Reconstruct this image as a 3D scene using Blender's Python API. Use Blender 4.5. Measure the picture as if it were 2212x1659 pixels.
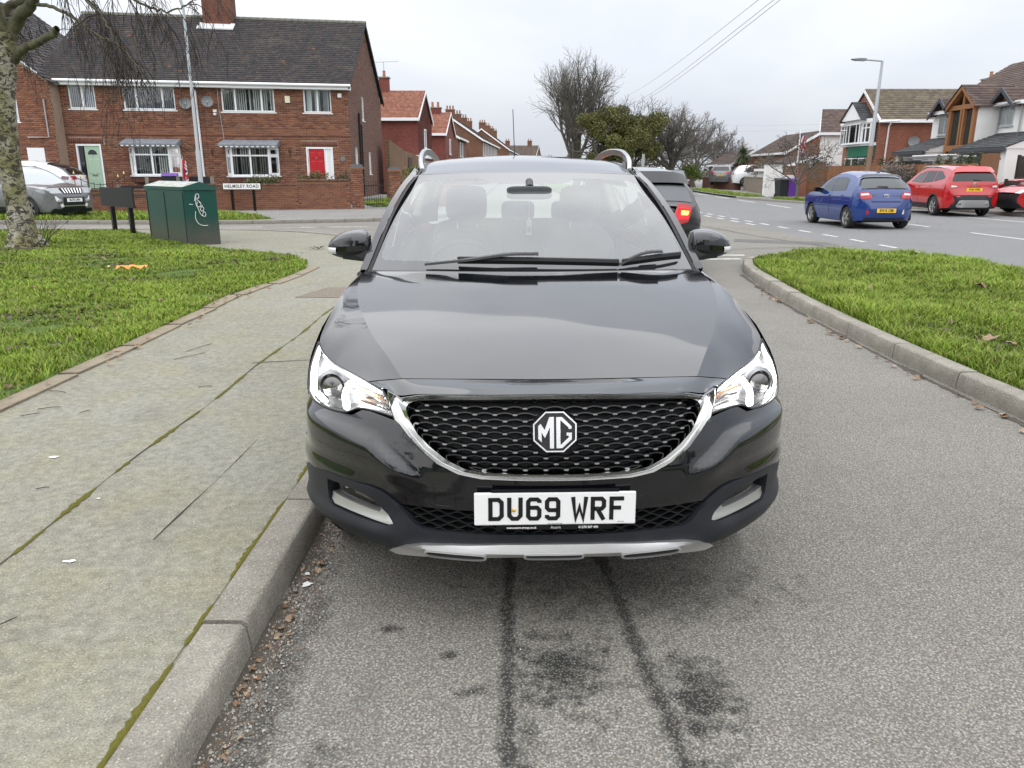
import bpy, bmesh, math, random
import numpy as np
from mathutils import Vector, Matrix
from mathutils.geometry import delaunay_2d_cdt, tessellate_polygon
random.seed(7); RNG = np.random.default_rng(7)
SC = bpy.context.scene
COL = SC.collection
for o in list(bpy.data.objects): bpy.data.objects.remove(o)
R = math.radians

# ------------------------------------------------------------------ camera
cam = bpy.data.cameras.new('camera'); camo = bpy.data.objects.new('camera', cam); COL.objects.link(camo)
camo.location = (0, 0, 1.52)
camo.rotation_euler = (R(90 - 15.425), 0, 0)
cam.sensor_fit = 'HORIZONTAL'; cam.sensor_width = 36; cam.lens = 36 * 1662 / 2212.0
cam.clip_start = 0.05; cam.clip_end = 2500
SC.camera = camo
SC.render.resolution_x = 1024; SC.render.resolution_y = 768
SC.render.engine = 'CYCLES'
SC.view_settings.view_transform = 'Standard'; SC.view_settings.look = 'None'
SC.view_settings.exposure = 1.84; SC.view_settings.gamma = 1.0; SC.view_settings.use_curve_mapping = False

# ------------------------------------------------------------------ sky: Nishita veiled by an even overcast
SUN_EL, SUN_AZ = R(72), R(-150)      # azimuth from +Y, negative = towards -X
W = bpy.data.worlds.new('World'); SC.world = W; W.use_nodes = True
nt = W.node_tree; nt.nodes.clear()
def N(nt, t, **kw):
    n = nt.nodes.new(t)
    for k, v in kw.items(): setattr(n, k, v)
    return n
out = N(nt, 'ShaderNodeOutputWorld'); mixs = N(nt, 'ShaderNodeMixShader')
bgs = N(nt, 'ShaderNodeBackground'); bgc = N(nt, 'ShaderNodeBackground')
sky = N(nt, 'ShaderNodeTexSky', sky_type='NISHITA', sun_disc=False, sun_elevation=SUN_EL, sun_rotation=SUN_AZ, altitude=120, dust_density=2.5)
nt.links.new(sky.outputs[0], bgs.inputs[0]); bgs.inputs[1].default_value = 0.05
tc = N(nt, 'ShaderNodeTexCoord'); mp = N(nt, 'ShaderNodeMapping'); mp.inputs['Scale'].default_value = (1.1, 1.1, 3.4)
nz = N(nt, 'ShaderNodeTexNoise'); nz.inputs['Scale'].default_value = 1.7; nz.inputs['Detail'].default_value = 4.5; nz.inputs['Roughness'].default_value = .52; nz.inputs['Distortion'].default_value = .35
cr_ = N(nt, 'ShaderNodeValToRGB'); e = cr_.color_ramp.elements
e[0].position = .30; e[0].color = (.165, .177, .205, 1); e[1].position = .68; e[1].color = (.226, .232, .240, 1)
nt.links.new(tc.outputs['Generated'], mp.inputs[0]); nt.links.new(mp.outputs[0], nz.inputs[0]); nt.links.new(nz.outputs[0], cr_.inputs[0])
nt.links.new(cr_.outputs[0], bgc.inputs[0])
# an overcast sky brightens gently towards the zenith
sx_ = N(nt, 'ShaderNodeSeparateXYZ'); mr_ = N(nt, 'ShaderNodeMapRange'); mr_.inputs[1].default_value = 0; mr_.inputs[2].default_value = 1; mr_.inputs[3].default_value = 1.0; mr_.inputs[4].default_value = 3.0
nt.links.new(tc.outputs['Generated'], sx_.inputs[0]); nt.links.new(sx_.outputs[2], mr_.inputs[0]); nt.links.new(mr_.outputs[0], bgc.inputs[1])
mixs.inputs[0].default_value = .90
nt.links.new(bgs.outputs[0], mixs.inputs[1]); nt.links.new(bgc.outputs[0], mixs.inputs[2]); nt.links.new(mixs.outputs[0], out.inputs[0])

sl = bpy.data.lights.new('sun', 'SUN'); sl.energy = .75; sl.angle = R(140); sl.color = (1, .965, .91)
so = bpy.data.objects.new('sun', sl); COL.objects.link(so)
_d = Vector((math.sin(SUN_AZ) * math.cos(SUN_EL), math.cos(SUN_AZ) * math.cos(SUN_EL), math.sin(SUN_EL)))
so.rotation_euler = _d.to_track_quat('Z', 'Y').to_euler(); so.location = (0, 0, 60)

# ------------------------------------------------------------------ materials
MATS = {}
def mat(name, col=(.5, .5, .5), rough=.6, metal=0, coat=0, emit=None, estr=0, trans=0, ior=1.45, spec=.5, alpha=1):
    if name in MATS: return MATS[name]
    m = bpy.data.materials.new(name); m.use_nodes = True; b = m.node_tree.nodes['Principled BSDF']
    b.inputs['Base Color'].default_value = (*col, 1); b.inputs['Roughness'].default_value = rough; b.inputs['Metallic'].default_value = metal
    b.inputs['Coat Weight'].default_value = coat; b.inputs['Coat Roughness'].default_value = .03; b.inputs['IOR'].default_value = ior
    b.inputs['Specular IOR Level'].default_value = spec; b.inputs['Transmission Weight'].default_value = trans; b.inputs['Alpha'].default_value = alpha
    if emit: b.inputs['Emission Color'].default_value = (*emit, 1); b.inputs['Emission Strength'].default_value = estr
    MATS[name] = m; return m
class NB:
    """little node-building helper on one material"""
    def __init__(s, m): s.t = m.node_tree; s.b = s.t.nodes['Principled BSDF']; s.tc = None
    def n(s, t, **kw): return N(s.t, t, **kw)
    def l(s, a, b): s.t.links.new(a, b)
    def co(s, which='Object', scale=None, rot=None):
        if not s.tc: s.tc = s.n('ShaderNodeTexCoord')
        o = s.tc.outputs[which]
        if scale is None and rot is None: return o
        mpn = s.n('ShaderNodeMapping'); mpn.inputs['Scale'].default_value = scale or (1, 1, 1)
        if rot: mpn.inputs['Rotation'].default_value = rot
        s.l(o, mpn.inputs[0]); return mpn.outputs[0]
    def noise(s, scale, detail=4, rough=.55, co=None, dist=0):
        n = s.n('ShaderNodeTexNoise'); n.inputs['Scale'].default_value = scale; n.inputs['Detail'].default_value = detail; n.inputs['Roughness'].default_value = rough; n.inputs['Distortion'].default_value = dist
        s.l(co or s.co(), n.inputs[0]); return n.outputs[0]
    def vor(s, scale, co=None, feature='F1', out='Distance', rnd=1):
        n = s.n('ShaderNodeTexVoronoi', feature=feature); n.inputs['Scale'].default_value = scale; n.inputs['Randomness'].default_value = rnd
        s.l(co or s.co(), n.inputs[0]); return n.outputs[out]
    def ramp(s, f, *stops):
        n = s.n('ShaderNodeValToRGB'); el = n.color_ramp.elements
        while len(el) < len(stops): el.new(.5)
        for k, (p, c) in zip(el, stops): k.position = p; k.color = (*c, 1) if isinstance(c, tuple) else (c, c, c, 1)
        s.l(f, n.inputs[0]); return n.outputs[0]
    def mix(s, f, a, b, mode='MIX'):
        n = s.n('ShaderNodeMix', data_type='RGBA', blend_type=mode)
        for i, v in ((0, f), (6, a), (7, b)):
            if isinstance(v, (int, float)): n.inputs[i].default_value = v if i == 0 else (v, v, v, 1)
            elif isinstance(v, tuple): n.inputs[i].default_value = (*v, 1)
            else: s.l(v, n.inputs[i])
        return n.outputs[2]
    def math(s, op, a, b=0):
        n = s.n('ShaderNodeMath', operation=op)
        for i, v in ((0, a), (1, b)):
            if isinstance(v, (int, float)): n.inputs[i].default_value = v
            else: s.l(v, n.inputs[i])
        return n.outputs[0]
    def base(s, c): s.l(c, s.b.inputs['Base Color'])
    def rough(s, c): s.l(c, s.b.inputs['Roughness'])
    def bump(s, h, strength=.3, dist=.01):
        n = s.n('ShaderNodeBump'); n.inputs['Strength'].default_value = strength; n.inputs['Distance'].default_value = dist
        s.l(h, n.inputs['Height']); s.l(n.outputs[0], s.b.inputs['Normal'])
    def attr(s, name):
        n = s.n('ShaderNodeAttribute', attribute_name=name); return n.outputs['Color']
    def sep(s, v):
        n = s.n('ShaderNodeSeparateXYZ'); s.l(v, n.inputs[0]); return n.outputs
    def rnd(s): return s.n('ShaderNodeObjectInfo').outputs['Random']
def pmat(name, rough=.8, **kw):
    m = mat(name, (.5, .5, .5), rough, **kw); return m, NB(m)

# ------------------------------------------------------------------ mesh helpers
class MB:
    def __init__(s): s.v = []; s.f = []; s.m = []
    def add(s, vs, fs, mi=0):
        o = len(s.v); s.v += [tuple(map(float, p)) for p in vs]; s.f += [tuple(i + o for i in f) for f in fs]; s.m += [mi] * len(fs); return s
    def box(s, x0, x1, y0, y1, z0, z1, mi=0):
        v = [(x0, y0, z0), (x1, y0, z0), (x1, y1, z0), (x0, y1, z0), (x0, y0, z1), (x1, y0, z1), (x1, y1, z1), (x0, y1, z1)]
        return s.add(v, [(3, 2, 1, 0), (4, 5, 6, 7), (0, 1, 5, 4), (1, 2, 6, 5), (2, 3, 7, 6), (3, 0, 4, 7)], mi)
    def hexa(s, v, mi=0):   # 8 points, bottom ring then top ring
        return s.add(v, [(3, 2, 1, 0), (4, 5, 6, 7), (0, 1, 5, 4), (1, 2, 6, 5), (2, 3, 7, 6), (3, 0, 4, 7)], mi)
    def tube(s, pts, r, n=8, cap=True, mi=0):
        pts = [Vector(p) for p in pts]; rr = r if isinstance(r, (list, tuple)) else [r] * len(pts)
        up = None; rings = []
        for i, p in enumerate(pts):
            d = (pts[min(i + 1, len(pts) - 1)] - pts[max(i - 1, 0)])
            if d.length < 1e-9: d = Vector((0, 0, 1))
            d.normalize()
            if up is None: up = d.orthogonal().normalized()
            else:
                up = up - d * up.dot(d); up = up.normalized() if up.length > 1e-6 else d.orthogonal().normalized()
            w = d.cross(up); rings.append([p + (up * math.cos(a) + w * math.sin(a)) * rr[i] for a in [2 * math.pi * k / n for k in range(n)]])
        vs = [q for r_ in rings for q in r_]; fs = []
        for i in range(len(pts) - 1):
            for k in range(n): fs.append((i * n + k, i * n + (k + 1) % n, (i + 1) * n + (k + 1) % n, (i + 1) * n + k))
        if cap: fs.append(tuple(reversed(range(n)))); fs.append(tuple(range((len(pts) - 1) * n, len(pts) * n)))
        return s.add(vs, fs, mi)
    def grid(s, P, mi=0, flip=False, closed=False):   # P[i][j] points
        ni, nj = len(P), len(P[0]); vs = [q for r_ in P for q in r_]; fs = []
        for i in range(ni - 1):
            for j in range(nj if closed else nj - 1):
                a, b, c, d = i * nj + j, i * nj + (j + 1) % nj, (i + 1) * nj + (j + 1) % nj, (i + 1) * nj + j
                fs.append((d, c, b, a) if flip else (a, b, c, d))
        return s.add(vs, fs, mi)
    def lathe(s, prof, n=24, axis='z', c=(0, 0, 0), mi=0, cap=False):   # prof (r, h)
        P = []
        for r_, h in prof:
            ring = []
            for k in range(n):
                a = 2 * math.pi * k / n; u, v = r_ * math.cos(a), r_ * math.sin(a)
                ring.append({'z': (c[0] + u, c[1] + v, c[2] + h), 'x': (c[0] + h, c[1] + u, c[2] + v), 'y': (c[0] + u, c[1] + h, c[2] + v)}[axis])
            P.append(ring)
        return s.grid(P, mi, closed=True, flip=(axis == 'y'))
    def prism(s, poly, d0, d1, axis='y', mi=0):   # poly 2D outline swept along axis; y: (x,z) ; x: (y,z) ; z: (x,y)
        n = len(poly); f = {'y': lambda p, d: (p[0], d, p[1]), 'x': lambda p, d: (d, p[0], p[1]), 'z': lambda p, d: (p[0], p[1], d)}[axis]
        vs = [f(p, d0) for p in poly] + [f(p, d1) for p in poly]
        fs = [(i, (i + 1) % n, n + (i + 1) % n, n + i) for i in range(n)]
        tri = tessellate_polygon([[Vector((p[0], p[1], 0)) for p in poly]])
        fs += [tuple(t) for t in tri] + [tuple(n + i for i in reversed(t)) for t in tri]
        return s.add(vs, fs, mi)
    def mesh(s, name, mats, smooth=None, fix=True):
        me = bpy.data.meshes.new(name); me.from_pydata(s.v, [], s.f)
        for m in (mats if isinstance(mats, (list, tuple)) else [mats]): me.materials.append(m)
        if len(set(s.m)) > 1: me.polygons.foreach_set('material_index', s.m)
        if fix:
            bm = bmesh.new(); bm.from_mesh(me); bmesh.ops.recalc_face_normals(bm, faces=bm.faces); bm.to_mesh(me); bm.free()
        if smooth is not None:
            me.polygons.foreach_set('use_smooth', [True] * len(me.polygons)); me.set_sharp_from_angle(angle=R(smooth))
        me.update(); return me
    def build(s, name, mats, parent=None, smooth=None, loc=None, fix=True):
        return link(name, s.mesh(name, mats, smooth, fix), parent, loc)
def link(name, me, parent=None, loc=None, rot=None):
    o = bpy.data.objects.new(name, me); COL.objects.link(o); o.parent = parent
    if loc: o.location = loc
    if rot: o.rotation_euler = rot
    return o
def thing(name, label, cat, loc=(0, 0, 0), rz=0, group=None):
    o = bpy.data.objects.new(name, None); COL.objects.link(o); o.location = loc; o.rotation_euler = (0, 0, rz); o.empty_display_size = .1
    return tag(o, label, cat, group)
def tag(o, label, cat, group=None):
    o['label'] = label; o['category'] = cat
    if group: o['group'] = group
    return o
def struct(o, kind='structure'):
    o['kind'] = kind; return o
def bevel(o, w, seg=2, ang=40):
    m = o.modifiers.new('b', 'BEVEL'); m.width = w; m.segments = seg; m.limit_method = 'ANGLE'; m.angle_limit = R(ang); m.harden_normals = False
    return o
def np_mesh(name, V, F, mats, parent=None, smooth=False, attr=None):
    """V (n,3), F (m,3|4) numpy -> object, fast"""
    me = bpy.data.meshes.new(name); V = np.asarray(V, np.float32); F = np.asarray(F, np.int32); k = F.shape[1]
    me.vertices.add(len(V)); me.vertices.foreach_set('co', V.ravel()); me.loops.add(F.size); me.loops.foreach_set('vertex_index', F.ravel())
    me.polygons.add(len(F)); me.polygons.foreach_set('loop_start', np.arange(0, F.size, k, dtype=np.int32)); me.polygons.foreach_set('loop_total', np.full(len(F), k, np.int32))
    if smooth: me.polygons.foreach_set('use_smooth', np.ones(len(F), bool))
    for m in (mats if isinstance(mats, (list, tuple)) else [mats]): me.materials.append(m)
    if attr is not None:
        a = me.color_attributes.new('tint', 'FLOAT_COLOR', 'POINT'); c = np.ones((len(V), 4), np.float32); c[:, :3] = attr; a.data.foreach_set('color', c.ravel())
    me.update(calc_edges=True); return link(name, me, parent)
def crom(pts, n=10, closed=False):
    P = [np.array(p, float) for p in pts]
    P = [P[-1]] + P + [P[0], P[1]] if closed else [2 * P[0] - P[1]] + P + [2 * P[-1] - P[-2]]
    o = []
    for i in range(1, len(P) - 2):
        a, b, c, d = P[i - 1:i + 3]
        for k in range(n):
            t = k / n; o.append(.5 * (2 * b + (c - a) * t + (2 * a - 5 * b + 4 * c - d) * t * t + (3 * b - a - 3 * c + d) * t ** 3))
    if not closed: o.append(P[-2])
    return o
def resample(pts, n):
    P = np.array(pts, float); L = np.concatenate([[0], np.cumsum(np.linalg.norm(np.diff(P, axis=0), axis=1))]); t = np.linspace(0, L[-1], n)
    return np.stack([np.interp(t, L, P[:, k]) for k in range(P.shape[1])], 1)
def surf(ctrl, ni=8, nj=8):
    """bicubic (Catmull-Rom) interpolation of a control net of 3-D points"""
    rows = [crom(r_, nj) for r_ in ctrl]; cols = list(zip(*rows))
    return [list(q) for q in zip(*[crom(c, ni) for c in cols])]
def inpoly(pt, poly):
    x, y = pt; c = False; j = len(poly) - 1
    for i in range(len(poly)):
        xi, yi = poly[i]; xj, yj = poly[j]
        if (yi > y) != (yj > y) and x < (xj - xi) * (y - yi) / (yj - yi) + xi: c = not c
        j = i
    return c
def cdt(poly, step, holes=(), sy=None):
    """triangulate a polygon (with holes) with inner grid points -> verts2d, faces"""
    sy = sy or step
    def dens(pl):
        o = []
        for a, b in zip(pl, pl[1:] + pl[:1]):
            n = max(1, int(math.hypot((a[0] - b[0]) / step, (a[1] - b[1]) / sy) + .5))
            o += [(a[0] + (b[0] - a[0]) * k / n, a[1] + (b[1] - a[1]) * k / n) for k in range(n)]
        return o
    loops = [dens([tuple(map(float, p)) for p in poly])] + [dens([tuple(map(float, p)) for p in h]) for h in holes]
    vs = []; ed = []
    for lp in loops:
        o = len(vs); vs += [Vector(p) for p in lp]; ed += [(o + i, o + (i + 1) % len(lp)) for i in range(len(lp))]
    xs = [p[0] for p in poly]; ys = [p[1] for p in poly]; B_ = np.array([q for lp in loops for q in lp])
    nx = int((max(xs) - min(xs)) / step) + 1; ny = int((max(ys) - min(ys)) / sy) + 1
    for i in range(nx + 1):
        for j in range(ny + 1):
            p = (min(xs) + (i + (.5 if j % 2 else 0)) * step, min(ys) + j * sy)
            if inpoly(p, loops[0]) and not any(inpoly(p, h) for h in loops[1:]):
                if (((B_[:, 0] - p[0]) / step) ** 2 + ((B_[:, 1] - p[1]) / sy) ** 2).min() > .3: vs.append(Vector(p))
    r_ = delaunay_2d_cdt(vs, ed, [], 0, 1e-6)
    V2 = [(p.x, p.y) for p in r_[0]]; F = []
    for f in r_[2]:
        c = (sum(V2[i][0] for i in f) / len(f), sum(V2[i][1] for i in f) / len(f))
        if inpoly(c, loops[0]) and not any(inpoly(c, h) for h in loops[1:]): F.append(tuple(f))
    return V2, F
def copy_tree(o, parent=None):
    c = o.copy(); COL.objects.link(c); c.parent = parent
    for ch in list(o.children): copy_tree(ch, c)
    return c
def text_mesh(txt, size, depth=.0, ext=0.002, align='CENTER', sx=1.0, bold=0.0, space=1.0):
    cu = bpy.data.curves.new('lettering', 'FONT'); cu.body = txt; cu.size = size; cu.align_x = align; cu.align_y = 'CENTER'; cu.extrude = ext; cu.offset = bold; cu.space_character = space; cu.resolution_u = 3
    o = bpy.data.objects.new('lettering', cu); dg = bpy.context.evaluated_depsgraph_get(); COL.objects.link(o); dg.update()
    me = bpy.data.meshes.new_from_object(o.evaluated_get(bpy.context.evaluated_depsgraph_get())); bpy.data.objects.remove(o)
    for v in me.vertices: v.co.x *= sx
    return me
def lettering(txt, size, m, parent, loc, rot, name='lettering', ext=.0015, sx=1.0, bold=0.0, align='CENTER', space=1.0):
    me = text_mesh(txt, size, ext=ext, sx=sx, bold=bold, align=align, space=space); me.materials.clear(); me.materials.append(m)
    return link(name, me, parent, loc, rot)

# ------------------------------------------------------------------ shared materials
def m_asphalt(name, a, b, speck=(.34, .33, .305), sc=1.0, stain=.4, damp_shade=False):
    m, k = pmat(name, .92); big = k.noise(.55, 5, .6); sp = k.vor(125 * sc); spc = k.vor(125 * sc, out='Color'); fine = k.noise(120 * sc, 4, .75)
    c = k.mix(k.ramp(big, (.32, 0.), (.7, 1.)), a, b)
    c = k.mix(k.ramp(fine, (.3, .55), (.7, 1.25)), (0, 0, 0), c, 'MULTIPLY') if False else k.mix(1, c, k.ramp(fine, (.34, .30), (.66, 1.65)), 'MULTIPLY')
    sx = k.sep(spc)
    c = k.mix(k.math('MULTIPLY', k.math('GREATER_THAN', sx[0], .80), k.math('LESS_THAN', sp, .42)), c, k.mix(sx[1], speck, tuple(x * .55 for x in speck)))
    c = k.mix(k.math('MULTIPLY', k.math('GREATER_THAN', sp, .50), .55), c, tuple(x * .32 for x in a))
    c = k.mix(k.ramp(k.noise(1.6, 6, .7, dist=1.2), (.56, 0.), (.74, stain)), c, tuple(x * .45 for x in a))
    if damp_shade:
        # damp and oil-dark patches with their own ragged shapes, soaked between the stones; the wide one below the car is painted shade
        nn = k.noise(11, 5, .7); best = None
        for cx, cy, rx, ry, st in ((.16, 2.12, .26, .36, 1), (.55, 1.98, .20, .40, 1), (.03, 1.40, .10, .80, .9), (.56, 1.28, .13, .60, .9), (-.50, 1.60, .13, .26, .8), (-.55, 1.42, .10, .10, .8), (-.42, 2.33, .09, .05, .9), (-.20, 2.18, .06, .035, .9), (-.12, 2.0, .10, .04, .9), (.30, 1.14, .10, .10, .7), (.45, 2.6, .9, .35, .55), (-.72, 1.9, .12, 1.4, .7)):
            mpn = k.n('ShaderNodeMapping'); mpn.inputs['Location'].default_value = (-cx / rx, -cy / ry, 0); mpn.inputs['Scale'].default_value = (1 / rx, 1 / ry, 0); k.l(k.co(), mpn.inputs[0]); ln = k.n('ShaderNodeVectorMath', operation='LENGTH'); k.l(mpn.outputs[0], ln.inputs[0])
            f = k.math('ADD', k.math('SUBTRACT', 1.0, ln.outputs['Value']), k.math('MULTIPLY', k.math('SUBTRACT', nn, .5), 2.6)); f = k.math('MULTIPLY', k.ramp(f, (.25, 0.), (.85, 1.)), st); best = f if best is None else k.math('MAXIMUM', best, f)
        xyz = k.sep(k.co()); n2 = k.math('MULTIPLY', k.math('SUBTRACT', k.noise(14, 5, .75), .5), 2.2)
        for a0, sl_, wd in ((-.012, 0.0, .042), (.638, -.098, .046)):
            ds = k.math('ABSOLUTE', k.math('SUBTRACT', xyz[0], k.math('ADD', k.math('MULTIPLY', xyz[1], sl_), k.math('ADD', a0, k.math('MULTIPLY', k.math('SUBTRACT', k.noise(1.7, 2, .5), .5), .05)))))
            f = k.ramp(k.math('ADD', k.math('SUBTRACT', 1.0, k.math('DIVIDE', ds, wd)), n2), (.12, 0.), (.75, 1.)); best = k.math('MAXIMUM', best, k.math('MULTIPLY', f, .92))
        wet_shade = k.mix(k.ramp(sp, (.26, 0.), (.50, 1.)), tuple(x * .62 for x in a), (.018, .018, .016)); c = k.mix(best, c, wet_shade)
    k.base(c); k.bump(k.math('SUBTRACT', k.math('MULTIPLY', fine, .5), sp), .55, .006); return m
M_ROAD = m_asphalt('road_asphalt', (.196, .184, .158), (.248, .233, .202), damp_shade=True)
M_MAIN = m_asphalt('main_road_asphalt', (.185, .186, .185), (.218, .218, .214), (.30, .30, .29), 1, .15)
def m_pavement():
    m, k = pmat('mossy_pavement', .93); big = k.noise(.7, 5, .65, dist=.6); mid = k.noise(2.6, 5, .6); fine = k.noise(150, 4, .75); sp = k.vor(120, out='Color'); sd = k.vor(120)
    c = k.mix(k.ramp(big, (.35, 0.), (.66, 1.)), (.190, .182, .140), (.212, .207, .172))
    c = k.mix(k.ramp(mid, (.44, 0.), (.70, .42)), c, (.218, .202, .108))
    c = k.mix(k.ramp(k.noise(1.3, 6, .7, dist=2), (.52, 0.), (.74, .55)), c, (.138, .128, .102))
    c = k.mix(1, c, k.ramp(k.noise(22, 6, .75), (.32, .70), (.68, 1.28)), 'MULTIPLY'); c = k.mix(1, c, k.ramp(fine, (.30, .45), (.70, 1.55)), 'MULTIPLY')
    s_ = k.sep(sp); c = k.mix(k.math('MULTIPLY', k.math('GREATER_THAN', s_[0], .93), k.math('LESS_THAN', sd, .4)), c, (.31, .30, .25))
    k.base(c); k.bump(k.math('SUBTRACT', fine, sd), .4, .004); return m
M_PAVE = m_pavement()
def m_concrete(name, a, b, dark=.3):
    m, k = pmat(name, .9); c = k.mix(k.ramp(k.noise(5, 6, .65), (.3, 0.), (.7, 1.)), a, b)
    c = k.mix(1, c, k.ramp(k.noise(150, 4, .75), (.30, .5), (.70, 1.45)), 'MULTIPLY'); sp = k.vor(130, out='Color'); sd = k.vor(130)
    c = k.mix(k.math('MULTIPLY', k.math('GREATER_THAN', k.sep(sp)[0], .92), k.math('LESS_THAN', sd, .42)), c, tuple(min(1, x * 1.3) for x in b))
    c = k.mix(k.ramp(k.noise(2.2, 5, .7, dist=1), (.52, 0.), (.75, dark)), c, tuple(x * .4 for x in a))
    k.base(c); k.bump(k.math('SUBTRACT', k.math('MULTIPLY', k.noise(90, 5, .75), 2.0), sd), .6, .006); return m
M_KERB = m_concrete('kerb_concrete', (.195, .180, .148), (.305, .285, .240))
M_KERB2 = m_concrete('kerb_concrete_far', (.18, .165, .14), (.25, .235, .20))
def m_grass():
    m, k = pmat('turf_soil', .95); c = k.mix(k.ramp(k.noise(3, 5, .6), (.35, 0.), (.65, 1.)), (.060, .105, .014), (.10, .165, .020))
    c = k.mix(k.ramp(k.noise(1.9, 5, .7, dist=.5), (.60, 0.), (.72, .9)), c, (.085, .062, .038)); c = k.mix(1, c, k.ramp(k.noise(90, 3, .7), (.25, .45), (.75, 1.5)), 'MULTIPLY')
    k.base(c); k.bump(k.noise(120, 4, .7), .8, .03); return m
M_TURF = m_grass()
def m_blade():
    m, k = pmat('grass_blade', .55); k.base(k.attr('tint')); k.b.inputs['Subsurface Weight'].default_value = 0
    k.b.inputs['Specular IOR Level'].default_value = .25; return m
M_BLADE = m_blade()
M_LINE, _k = pmat('road_paint', .7); _k.base(_k.mix(_k.ramp(_k.noise(14, 6, .75), (.40, .95), (.56, 0.)), (.62, .61, .57), (.27, .27, .26))); _k.bump(_k.noise(120, 2), .3, .004)
def m_brick_geo(name, cols, rough=.9):
    """one colour per brick (object random or point tint) + grain"""
    m, k = pmat(name, rough); t = k.attr('tint'); c = k.mix(1, t, k.ramp(k.noise(38, 4, .65), (.25, .72), (.75, 1.25)), 'MULTIPLY')
    k.base(c); k.bump(k.noise(90, 3, .6), .25, .004); return m
M_BRICK = m_brick_geo('brick', None)
def m_brick_tex(name, a, b, mortar, scale=1.0, rot=None, rough=.92, axis='XZ'):
    """distant brickwork, too far away to tell the single bricks"""
    m, k = pmat(name, rough); xyz = k.sep(k.co('Object')); cmb = k.n('ShaderNodeCombineXYZ')
    k.l(xyz[{'X': 0, 'Y': 1}[axis[0]]], cmb.inputs[0]); k.l(xyz[2], cmb.inputs[1])
    br = k.n('ShaderNodeTexBrick'); br.inputs['Scale'].default_value = scale; br.inputs['Brick Width'].default_value = .235; br.inputs['Row Height'].default_value = .078; br.inputs['Mortar Size'].default_value = .006
    br.inputs['Color1'].default_value = (*a, 1); br.inputs['Color2'].default_value = (*b, 1); br.inputs['Mortar'].default_value = (*mortar, 1); br.inputs['Bias'].default_value = -.1
    k.l(cmb.outputs[0], br.inputs[0]); c = k.mix(1, br.outputs[0], k.ramp(k.noise(.9, 5, .65), (.3, .78), (.7, 1.18)), 'MULTIPLY')
    c = k.mix(1, c, k.ramp(k.noise(9, 3, .6), (.3, .8), (.7, 1.2)), 'MULTIPLY'); k.base(c); k.bump(br.outputs['Fac'], -.4, .006); return m
M_MORTAR = m_concrete('mortar', (.28, .20, .145), (.34, .25, .185))
M_WHITE = mat('white_upvc', (.78, .79, .80), .35)
M_WHITE2, _k = pmat('white_render', .9); _k.base(_k.mix(_k.ramp(_k.noise(.8, 5, .6), (.3, 0.), (.7, 1.)), (.66, .655, .63), (.78, .775, .76))); _k.bump(_k.noise(60, 3), .2, .01)
def m_glass_win():
    m = mat('window_glass', (.02, .025, .03), .04, spec=.8); return m
M_WGLASS = m_glass_win()
def m_clear(name, tint, ior, refl=1.0):
    m = bpy.data.materials.new(name); m.use_nodes = True; t = m.node_tree; t.nodes.clear(); o = N(t, 'ShaderNodeOutputMaterial'); mx = N(t, 'ShaderNodeMixShader'); fr = N(t, 'ShaderNodeFresnel'); fr.inputs[0].default_value = ior
    tr = N(t, 'ShaderNodeBsdfTransparent'); tr.inputs[0].default_value = (*tint, 1); gl = N(t, 'ShaderNodeBsdfGlossy'); gl.inputs['Roughness'].default_value = .015; gl.inputs[0].default_value = (refl, refl, refl, 1)
    t.links.new(fr.outputs[0], mx.inputs[0]); t.links.new(tr.outputs[0], mx.inputs[1]); t.links.new(gl.outputs[0], mx.inputs[2]); t.links.new(mx.outputs[0], o.inputs[0]); return m
M_CGLASS = m_clear('clear_glass', (.80, .86, .84), 1.5)
M_PANE = m_clear('house_pane', (.80, .85, .87), 1.8)
M_WSCREEN = m_clear('windscreen_glass', (.70, .76, .74), 2.1)
M_BLACK = mat('matt_black', (.012, .012, .013), .6)
M_GBLACK = mat('gloss_black', (.004, .004, .005), .18)
M_RUBBER, _k = pmat('tyre_rubber', .75); _k.base(_k.mix(_k.noise(30, 3), (.014, .014, .014), (.03, .029, .028)))
M_CHROME = mat('chrome', (.58, .58, .57), .09, metal=1)
M_SILVER = mat('satin_silver', (.56, .56, .55), .33, metal=.85)
M_ALLOY = mat('alloy', (.50, .50, .50), .28, metal=.9)
M_DARKGLASS = mat('privacy_glass', (.008, .009, .011), .03, spec=.7)
M_PLATEW = mat('plate_white', (.80, .80, .79), .4); M_PLATEY = mat('plate_yellow', (.80, .50, .03), .4); M_INK = mat('plate_ink', (.006, .006, .007), .45)
M_RED = mat('red_lens', (.42, .012, .014), .12, coat=.6); M_CLEARLENS = mat('clear_lens', (.62, .62, .60), .12, coat=.6)

# ------------------------------------------------------------------ ground
def sheet(name, poly, z, m, kind='structure', step=None, parent=None):
    mb = MB()
    if step:
        V2, F = cdt(poly, step); mb.add([(x, y, z) for x, y in V2], F)
    else:
        t = tessellate_polygon([[Vector((*p, 0)) for p in poly]]); mb.add([(*p, z) for p in poly], [tuple(f) for f in t])
    me = mb.mesh(name, m); 
    if me.polygons and me.polygons[0].normal.z < 0: me.flip_normals()
    o = link(name, me, parent)
    if parent is None: o['kind'] = kind
    return o
sheet('ground', [(-900, -400), (900, -400), (900, 1600), (-900, 1600)], -.05, M_TURF)
M_FAR = m_asphalt('service_road_asphalt', (.205, .20, .185), (.25, .243, .225), (.36, .35, .33), 1, .3)
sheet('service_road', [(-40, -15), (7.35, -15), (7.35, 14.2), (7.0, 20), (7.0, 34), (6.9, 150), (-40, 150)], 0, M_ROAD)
sheet('main_road', [(7.35, -15), (40, -15), (40, 150), (6.9, 150), (7.0, 34), (7.0, 20), (7.35, 14.2)], 0, M_MAIN)
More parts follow.
